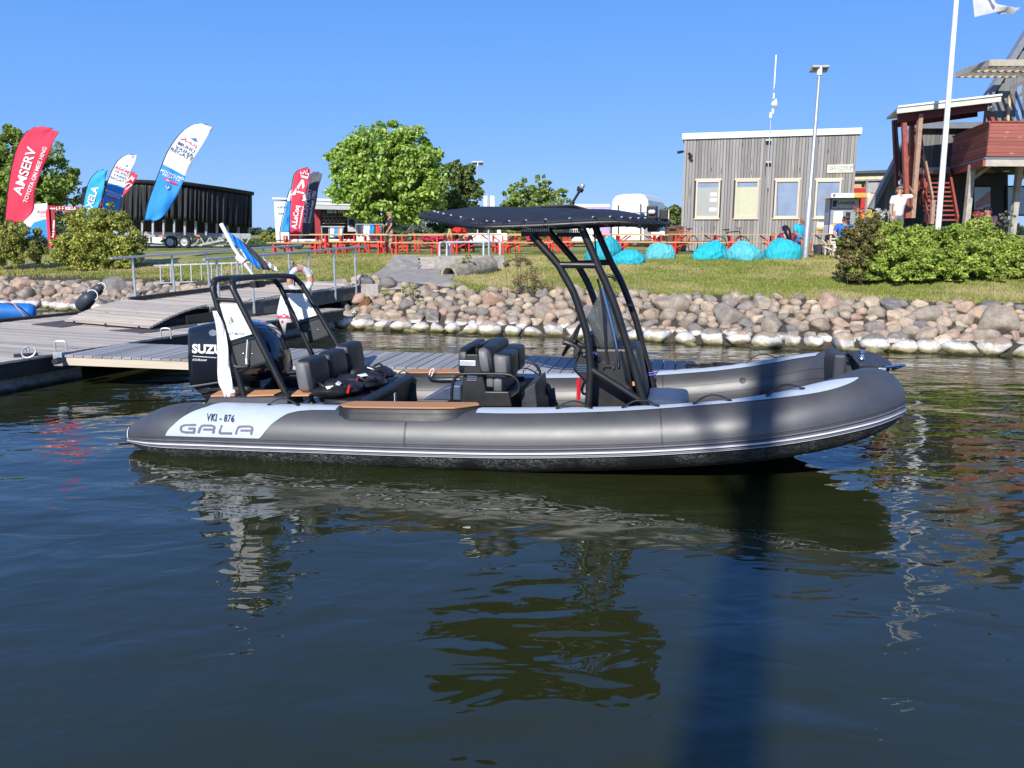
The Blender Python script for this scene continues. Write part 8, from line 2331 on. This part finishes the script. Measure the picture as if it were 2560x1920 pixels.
b = MB(); b.span((-0.38, -0.29, 0.66), (0.0, -0.285, 0.98)); al = b.build('cup_window', M_('dark window', (0.03, 0.05, 0.10), 0.2), vm, True, smooth=0)
for k in range(3):
    b = MB(); b.lathe([(0.035, 0), (0.045, 0.22)], (-0.3 + 0.11 * k, -0.32, 0.69), 10); b.build('cup_stack', M_('blue white cups', (0.35, 0.5, 0.7), 0.5), al, True)
b = MB(); b.span((-0.42, -0.42, 0.60), (0.02, -0.28, 0.64)); b.build('shelf', white_paint, vm, True, smooth=0)
b = MB(); b.span((-0.46, -0.30, 0.0), (0.46, 0.45, 0.12)); b.build('plinth', black_plastic, vm, True, smooth=0)
b = MB(); b.span((-0.62, -0.85, 1.99), (0.62, 0.45, 2.02)); b.span((-0.62, -0.87, 1.99), (0.62, -0.85, 2.14)); b.span((-0.64, -0.86, 1.99), (-0.62, 0.45, 2.14)); cn = b.build('canopy', white_paint, vm, True, smooth=0)
b = MB(); b.span((0.10, -0.878, 1.995), (0.52, -0.872, 2.135)); b.build('band', M_('orange print', (0.75, 0.36, 0.06), 0.5), cn, True, smooth=0)
b = MB(); put_text(b, 'KOHVIAUTOMAAT', lambda x, y: Vector((-0.18 + x, -0.876, 2.065 + y)), size=0.05); b.box((-0.55, -0.876, 2.065), (0.07, 0.004, 0.09)); b.build('lettering', INK_N, cn, True, smooth=0)
x0, z0_ = fac(2041, 574, -0.04); x1, z1_ = fac(2059, 556, -0.04)
ns = thing('paper_notice', 'small white and orange notice on the wall left of the coffee machine', 'notice', GO + gx * x0 + Vector((0, 0, z0_)), gyaw)
b = MB(); b.span((0, -0.06, 0), (x1 - x0, -0.04, z1_ - z0_)); b.build('sheet', white_paint, ns, True, smooth=0)
b = MB(); b.span((0.0, -0.066, 0.0), (x1 - x0, -0.061, 0.1)); b.build('band', M_('orange print', (0.75, 0.36, 0.06), 0.5), ns, True, smooth=0)
c = at(2050, 625, 30); c.z = tz(c.x, c.y)
pt_ = thing('plant_pot', 'dark grey tub under the pale bench by the coffee machine', 'tub', c)
b = MB(); b.lathe([(0.2, 0), (0.26, 0.4), (0.24, 0.4), (0.2, 0.3)], c, 14); b.build('tub', M_('dark grey tub', (0.05, 0.05, 0.055), 0.6), pt_)
c = at(1995, 630, 27.0); c.z = tz(c.x, c.y)
b = MB(); b.box(c + Vector((0, 0, 0.22)), (0.5, 0.4, 0.44)); tag(b.build('seat_block', M_('grey cushion block', (0.10, 0.10, 0.12), 0.7), smooth=0, bevel=0.02), 'grey block seat under the man in turquoise', 'seat block')

# vehicles and clutter behind the tables
def prism_y(pix, Y, dep, name, m, par, bev=0.0, jit=0):
    b = MB(); b.prism([at(x, y, Y) for x, y in pix], (dep[0], dep[1], 0) if isinstance(dep, tuple) else (0, dep, 0)); return b.build(name, m, par, smooth=0, bevel=bev)
c = at(1585, 622, 47); bx_ = thing('box_van', 'white box van with a tall rounded body behind the tables', 'van', c)
prism_y([(1529, 604), (1528, 520), (1531, 500), (1540, 489), (1560, 485), (1600, 484), (1612, 488), (1620, 500), (1622, 520), (1623, 604)], 47, (1.75, 4.5), 'body', TW, bx_, 0.08)
prism_y([(1624, 604), (1624, 550), (1640, 549), (1652, 556), (1664, 576), (1666, 604)], 47.6, 2.0, 'cab', TW, bx_, 0.05)
prism_y([(1638, 551), (1651, 557), (1663, 576), (1640, 576)], 47.55, 0.1, 'windscreen', M_('blue windscreen', (0.03, 0.12, 0.24), 0.1, spec=0.8), bx_)
for x in (1546, 1602): prism_y([(x - 1.3, 510 if x > 1600 else 513), (x + 1.3, 510 if x > 1600 else 513), (x + 1.3, 604), (x - 1.3, 604)], 46.93, 0.05, 'door_rod', black_plastic, bx_)
prism_y([(1529, 532.5), (1622, 530), (1622, 531), (1529, 533.5)], 46.96, 0.02, 'seam', VG, bx_)
prism_y([(1610, 604), (1610, 562), (1622, 562), (1622, 604)], 46.94, 0.05, 'corner_panel', VG, bx_)
for x in (1546, 1604, 1654):
    cc = at(x, 612, 47.3); cc.z = tz(cc.x, cc.y) + 0.33
    b = MB(); b.lathe([(0.1, -0.1), (0.33, -0.1), (0.33, 0.1), (0.1, 0.1)], cc, 18, Matrix.Rotation(R(90), 3, 'X')); b.build('wheel', rubber, bx_, smooth=40)
c = at(1480, 622, 46); fv = thing('food_trailer', 'white and lilac food trailer mostly hidden behind the boat canopy', 'trailer', c)
prism_y([(1430, 604), (1430, 510), (1526, 510), (1526, 604)], 46.5, 2.4, 'body', TW, fv, 0.04)
prism_y([(1432, 517), (1524, 517), (1524, 528), (1432, 528)], 46.42, 0.06, 'stripe', M_('lilac print', (0.45, 0.32, 0.62), 0.5), fv)
prism_y([(1500, 566), (1524, 566), (1524, 590), (1504, 586)], 46.42, 0.06, 'stripe', M_('lilac print', (0.45, 0.32, 0.62), 0.5), fv)
prism_y([(1448, 518), (1466, 518), (1462, 527), (1452, 527)], 46.36, 0.05, 'emblem', M_('yellow print', (0.75, 0.5, 0.05), 0.5), fv)
prism_y([(1470, 524), (1500, 522), (1498, 530), (1472, 532)], 46.36, 0.05, 'emblem', M_('green print', (0.2, 0.5, 0.2), 0.5), fv)
c = at(1240, 622, 38); ct = thing('white_counter', 'long white clothed counter behind the tables left of the canopy legs', 'counter', c)
prism_y([(1168, 604), (1168, 583), (1268, 583), (1268, 604)], 38, 0.7, 'front', white_cloth, ct)
prism_y([(1243, 583), (1243, 573), (1252, 573), (1252, 583)], 38.3, 0.1, 'post', white_paint, ct)
for i, (x0, x1, y0_, lb, m) in enumerate(((1262, 1325, 592, 'dark car parked beyond the tables left of the canopy legs', black_gloss),)):
    c = at((x0 + x1) / 2, 622, 52); cr = thing('parked_car', lb, 'car', c)
    prism_y([(1270, 606), (1272, 597), (1284, 588), (1312, 587), (1322, 597), (1345, 600), (1346, 608), (1270, 610)], 52, 1.7, 'body', m, cr, 0.06)
    prism_y([(1283, 597), (1290, 590), (1310, 590), (1317, 597)], 51.96, 0.05, 'window', glass_dark, cr)
    for x in (1284, 1332):
        cc = at(x, 614, 52); cc.z = tz(cc.x, cc.y) + 0.3; b = MB(); b.lathe([(0.1, -0.1), (0.3, -0.1), (0.3, 0.1), (0.1, 0.1)], cc, 14, Matrix.Rotation(R(90), 3, 'X')); b.build('wheel', rubber, cr, smooth=40)
# red folded parasols and easel heap
def heap(px, py, w, h, Y, m, label, cat, sd, name):
    c = at(px, py, Y); vs = []; nu, nv = 18, 10; W_, H_ = w * Y / FPX, h * Y / FPX
    for j in range(nv):
        ph = -math.pi / 2 + math.pi * j / (nv - 1)
        for i in range(nu):
            th = 2 * math.pi * i / nu; q = Vector((math.cos(ph) * math.cos(th), math.cos(ph) * math.sin(th), math.sin(ph)))
            k = 1 + 0.55 * noise.noise(q * 2.2 + Vector((sd, 0, 0)))
            vs.append(c + Vector((q.x * W_ * k, q.y * 0.4 * k, q.z * H_ * k)))
    b = MB(); b.add(vs, [(j * nu + i, j * nu + (i + 1) % nu, (j + 1) * nu + (i + 1) % nu, (j + 1) * nu + i) for j in range(nv - 1) for i in range(nu)])
    tag(b.build(name, m, smooth=30), label, cat, 'red folded parasols')
heap(1150, 577, 18, 9, 34.2, red_paint, 'red and white folded parasol standing just left of the white counter', 'parasol', 1, 'folded_parasol')
heap(1085, 596, 30, 8, 34.0, M_('crimson canvas', (0.42, 0.02, 0.06), 0.7), 'crimson bundle lying on the tables below the dark tree', 'bundle', 4, 'canvas_bundle')
heap(1330, 598, 14, 14, 34.2, M_('crimson canvas', (0.42, 0.02, 0.06), 0.7), 'crimson bundle seen between the canopy legs', 'bundle', 7, 'canvas_bundle')
c = at(1115, 622, 34.3); ez = thing('easel', 'light wooden easel leaning among the tables', 'easel', c)
for xa, ya, xb, yb in ((1124, 572, 1112, 620), (1124, 572, 1136, 618)):
    b = MB(); b.beam(at(xb, yb, 34.2), at(xa, ya, 34.4), 0.06, 0.04); b.build('leg', BEERWOOD, ez, smooth=0)
# brown bin
c = at(1683, 618, 35.6); c.z = tz(c.x, c.y)
bn = thing('wheeled_bin', 'brown wheeled rubbish bin at the left corner of the grey building', 'bin', c)
BRN = M_('brown plastic', (0.15, 0.075, 0.045), 0.55)
b = MB(); b.add([(-0.28, -0.32, 0.05), (0.28, -0.32, 0.05), (0.28, 0.32, 0.05), (-0.28, 0.32, 0.05), (-0.34, -0.38, 1.0), (0.34, -0.38, 1.0), (0.34, 0.38, 1.0), (-0.34, 0.38, 1.0)], [(3, 2, 1, 0), (4, 5, 6, 7), (0, 1, 5, 4), (1, 2, 6, 5), (2, 3, 7, 6), (3, 0, 4, 7)]); b.build('body', BRN, bn, True, smooth=0, bevel=0.02)
b = MB(); b.add([(-0.37, -0.42, 1.0), (0.37, -0.42, 1.0), (0.37, 0.42, 1.04), (-0.37, 0.42, 1.04), (-0.33, -0.36, 1.07), (0.33, -0.36, 1.07), (0.33, 0.38, 1.13), (-0.33, 0.38, 1.13)], [(3, 2, 1, 0), (4, 5, 6, 7), (0, 1, 5, 4), (1, 2, 6, 5), (2, 3, 7, 6), (3, 0, 4, 7)]); b.build('lid', BRN, bn, True, smooth=0, bevel=0.02)
b = MB(); b.tube([(-0.30, -0.44, 0.95), (0.0, -0.47, 0.98)], 0.025, 6); b.build('handle', black_plastic, bn, True)
for sx_ in (-0.3, 0.3):
    b = MB(); b.lathe([(0.03, -0.03), (0.1, -0.03), (0.1, 0.03), (0.03, 0.03)], (sx_, 0.3, 0.1), 12, Matrix.Rotation(R(90), 3, 'Y')); b.build('wheel', rubber, bn, True)
# bicycles
def bicycle(px, Y, rz, m, label):
    c = at(px, 625, Y); c.z = tz(c.x, c.y)
    t = thing('bicycle', label, 'bicycle', c, rz, 'bicycles by the grey building')
    for x in (-0.52, 0.52):
        b = MB(); ring = [Vector((x + 0.33 * math.cos(a), 0, 0.345 + 0.33 * math.sin(a))) for a in np.linspace(0, 2 * math.pi, 25)[:-1]]
        b.tube(ring, 0.02, 6, True); w_ = b.build('wheel', rubber, t, True)
        b = MB()
        for a in np.linspace(0, math.pi, 7)[:-1]: b.beam((x + 0.32 * math.cos(a), 0, 0.345 + 0.32 * math.sin(a)), (x - 0.32 * math.cos(a), 0, 0.345 - 0.32 * math.sin(a)), 0.004, 0.004)
        b.build('spokes', galv, w_, True)
    b = MB(); pts = dict(bb=(-0.05, 0, 0.3), st=(-0.2, 0, 0.85), hd=(0.36, 0, 0.9), hb=(0.40, 0, 0.75), rw=(-0.52, 0, 0.345), fw=(0.52, 0, 0.345))
    for a, d_ in (('bb', 'st'), ('st', 'hd'), ('bb', 'hb'), ('rw', 'bb'), ('rw', 'st'), ('hd', 'fw')): b.tube([pts[a], pts[d_]], 0.022, 7)
    b.build('frame', m, t, True)
    b = MB(); b.tube([(0.33, -0.3, 1.05), (0.36, 0, 1.02), (0.33, 0.3, 1.05)], 0.014, 6); b.tube([(0.36, 0, 0.9), (0.36, 0, 1.02)], 0.016, 6); b.build('handlebar', black_plastic, t, True)
    b = MB(); b.tube([(-0.2, 0, 0.85), (-0.22, 0, 0.95)], 0.014, 6); b.box((-0.23, 0, 0.96), (0.24, 0.13, 0.05)); b.build('saddle', black_plastic, t, True, bevel=0.01)
bicycle(1712, 34.4, R(115), M_('orange frame paint', (0.75, 0.10, 0.02), 0.35), 'orange bicycle standing beside the brown bin')
bicycle(1826, 34.6, R(10), black_paint, 'black bicycle leaning at the wall below the second window')
# twin white signs seen from the side
c = at(1222, 655, 24.2); ss_ = thing('sign_post', 'galvanised pole with two narrow white signs beside the drain pipe', 'sign', c)
b = MB(); b.tube([at(1223, 660, 24.2), at(1220, 485, 24.2)], 0.035, 9); b.build('pole', galv, ss_)
for x0, x1, y0_, y1_ in ((1209, 1218, 489, 527), (1225, 1236, 489, 527)):
    b = MB(); b.prism([at(x0, y0_, 24.15), at(x1, y0_ + 1, 24.15), at(x1, y1_, 24.15), at(x0, y1_ - 1, 24.15)], (0, 0.03, 0)); b.build('sign_panel', white_paint, ss_, smooth=0)
# Estonian flag and pennant on the boat, white cloth on the roll bar
fs = thing('boat_flag', 'blue black and white flag half furled on a white staff above the stern roll bar', 'flag', BM @ L(zA(1350, 900), 0.0))
def bw_(z, x, y, yl): return BM @ L(z(x, y), yl)
b = MB(); b.tube([bw_(zA, 1345, 905, 0), bw_(zA, 1000, 420, 0), bw_(zA, 780, -5, 0)], [0.012, 0.02, 0.024], 8); b.build('staff', white_paint, fs)
b = MB(); b.tube([bw_(zA, 1060, 560, 0), bw_(zA, 1180, 660, 0)], 0.035, 8); b.build('clamp', white_paint, fs)
def sheet(pix_rows, name, m, par, amp=0.03, z=zA, yl=0.0, sub=4, sd=0):
    rows = []
    for r_i, r_ in enumerate(pix_rows):
        P = spline([(x, y, 0) for x, y in r_], sub)
        rows.append(P)
    n = len(rows[0]); full = []
    for k in range(len(rows) - 1):
        for q in range(sub):
            f = q / sub; full.append([rows[k][i].lerp(rows[k + 1][i], f) for i in range(n)])
    full.append(rows[-1]); b = MB()
    b.grid([[bw_(z, p.x, p.y, yl + amp * math.sin(0.9 * i + 1.3 * j + sd)) for i, p in enumerate(r_)] for j, r_ in enumerate(full)])
    return b.build(name, m, par, smooth=180, solid=0.003)
EB = M_('flag blue', (0.01, 0.22, 0.66), 0.7); EK = M_('flag black', (0.05, 0.045, 0.055), 0.7)
sheet([[(910, 140), (1000, 330), (1110, 440), (1240, 610)], [(960, 170), (1060, 330), (1190, 480), (1330, 690)], [(1030, 220), (1150, 370), (1290, 540), (1440, 790)], [(1080, 250), (1230, 420), (1380, 620), (1500, 740)]], 'blue_stripe', EB, fs)
sheet([[(1080, 250), (1230, 420), (1380, 620), (1500, 790)], [(1160, 310), (1300, 440), (1450, 620), (1560, 790)], [(1240, 370), (1380, 490), (1520, 630), (1650, 795)]], 'black_stripe', EK, fs, sd=1)
sheet([[(1500, 590), (1560, 660), (1600, 730), (1650, 800)], [(1580, 640), (1640, 700), (1690, 740), (1770, 810)], [(1640, 690), (1700, 730), (1760, 770), (1785, 840)]], 'white_stripe', CLOTH_WHITE, fs, sd=2)
sheet([[(1100, 430), (1130, 480), (1180, 560), (1210, 610)], [(1130, 440), (1160, 490), (1210, 570), (1250, 600)]], 'white_stripe', CLOTH_WHITE, fs, amp=0.01)
hw = thing('hanging_banner', 'long white cloth banner hanging down outside the near roll bar leg', 'banner', BM @ L(zB(800, 1000), -0.8))
sheet([[(625, -20), (690, 250), (715, 620), (722, 1150), (790, 1350), (870, 1535)], [(660, -20), (760, 240), (800, 600), (830, 1050), (860, 1250), (900, 1500)], [(700, -20), (830, 240), (900, 620), (935, 1000), (980, 1250), (1025, 1390)]], 'cloth', M_('white banner cloth', (0.80, 0.80, 0.82), 0.7, vary=0.03), hw, amp=0.018, z=zB, yl=-0.80)
pn = thing('pennant', 'small white triangular pennant with mirrored red lettering behind the far roll bar leg', 'pennant', BM @ L(zM(230, 400), 0.85))
b = MB(); P = [bw_(zM, x, y, 0.86) for x, y in ((215, 265), (180, 420), (205, 500), (250, 615), (262, 510), (340, 500), (300, 400), (262, 330))]; b.add(P, [(0, 1, 7), (1, 6, 7), (1, 2, 4, 6), (2, 3, 4), (4, 5, 6)]); cl_ = b.build('cloth', CLOTH_WHITE, pn, smooth=180, solid=0.003)
b = MB(); put_text(b, 'A.LeCoq', lambda x, y: bw_(zM, 262 - x, 452 - y, 0.85), size=52, bold=2, sx=0.85); put_text(b, 'a', lambda x, y: bw_(zM, 225 - x, 495 - y, 0.85), size=44, bold=2); b.build('lettering', INK_R, cl_, smooth=0)
b = MB(); b.tube([bw_(zM, 185, 500, 0.86), bw_(zM, 165, 600, 0.86), bw_(zM, 150, 700, 0.86)], 0.008, 5); b.build('cord', black_plastic, pn)
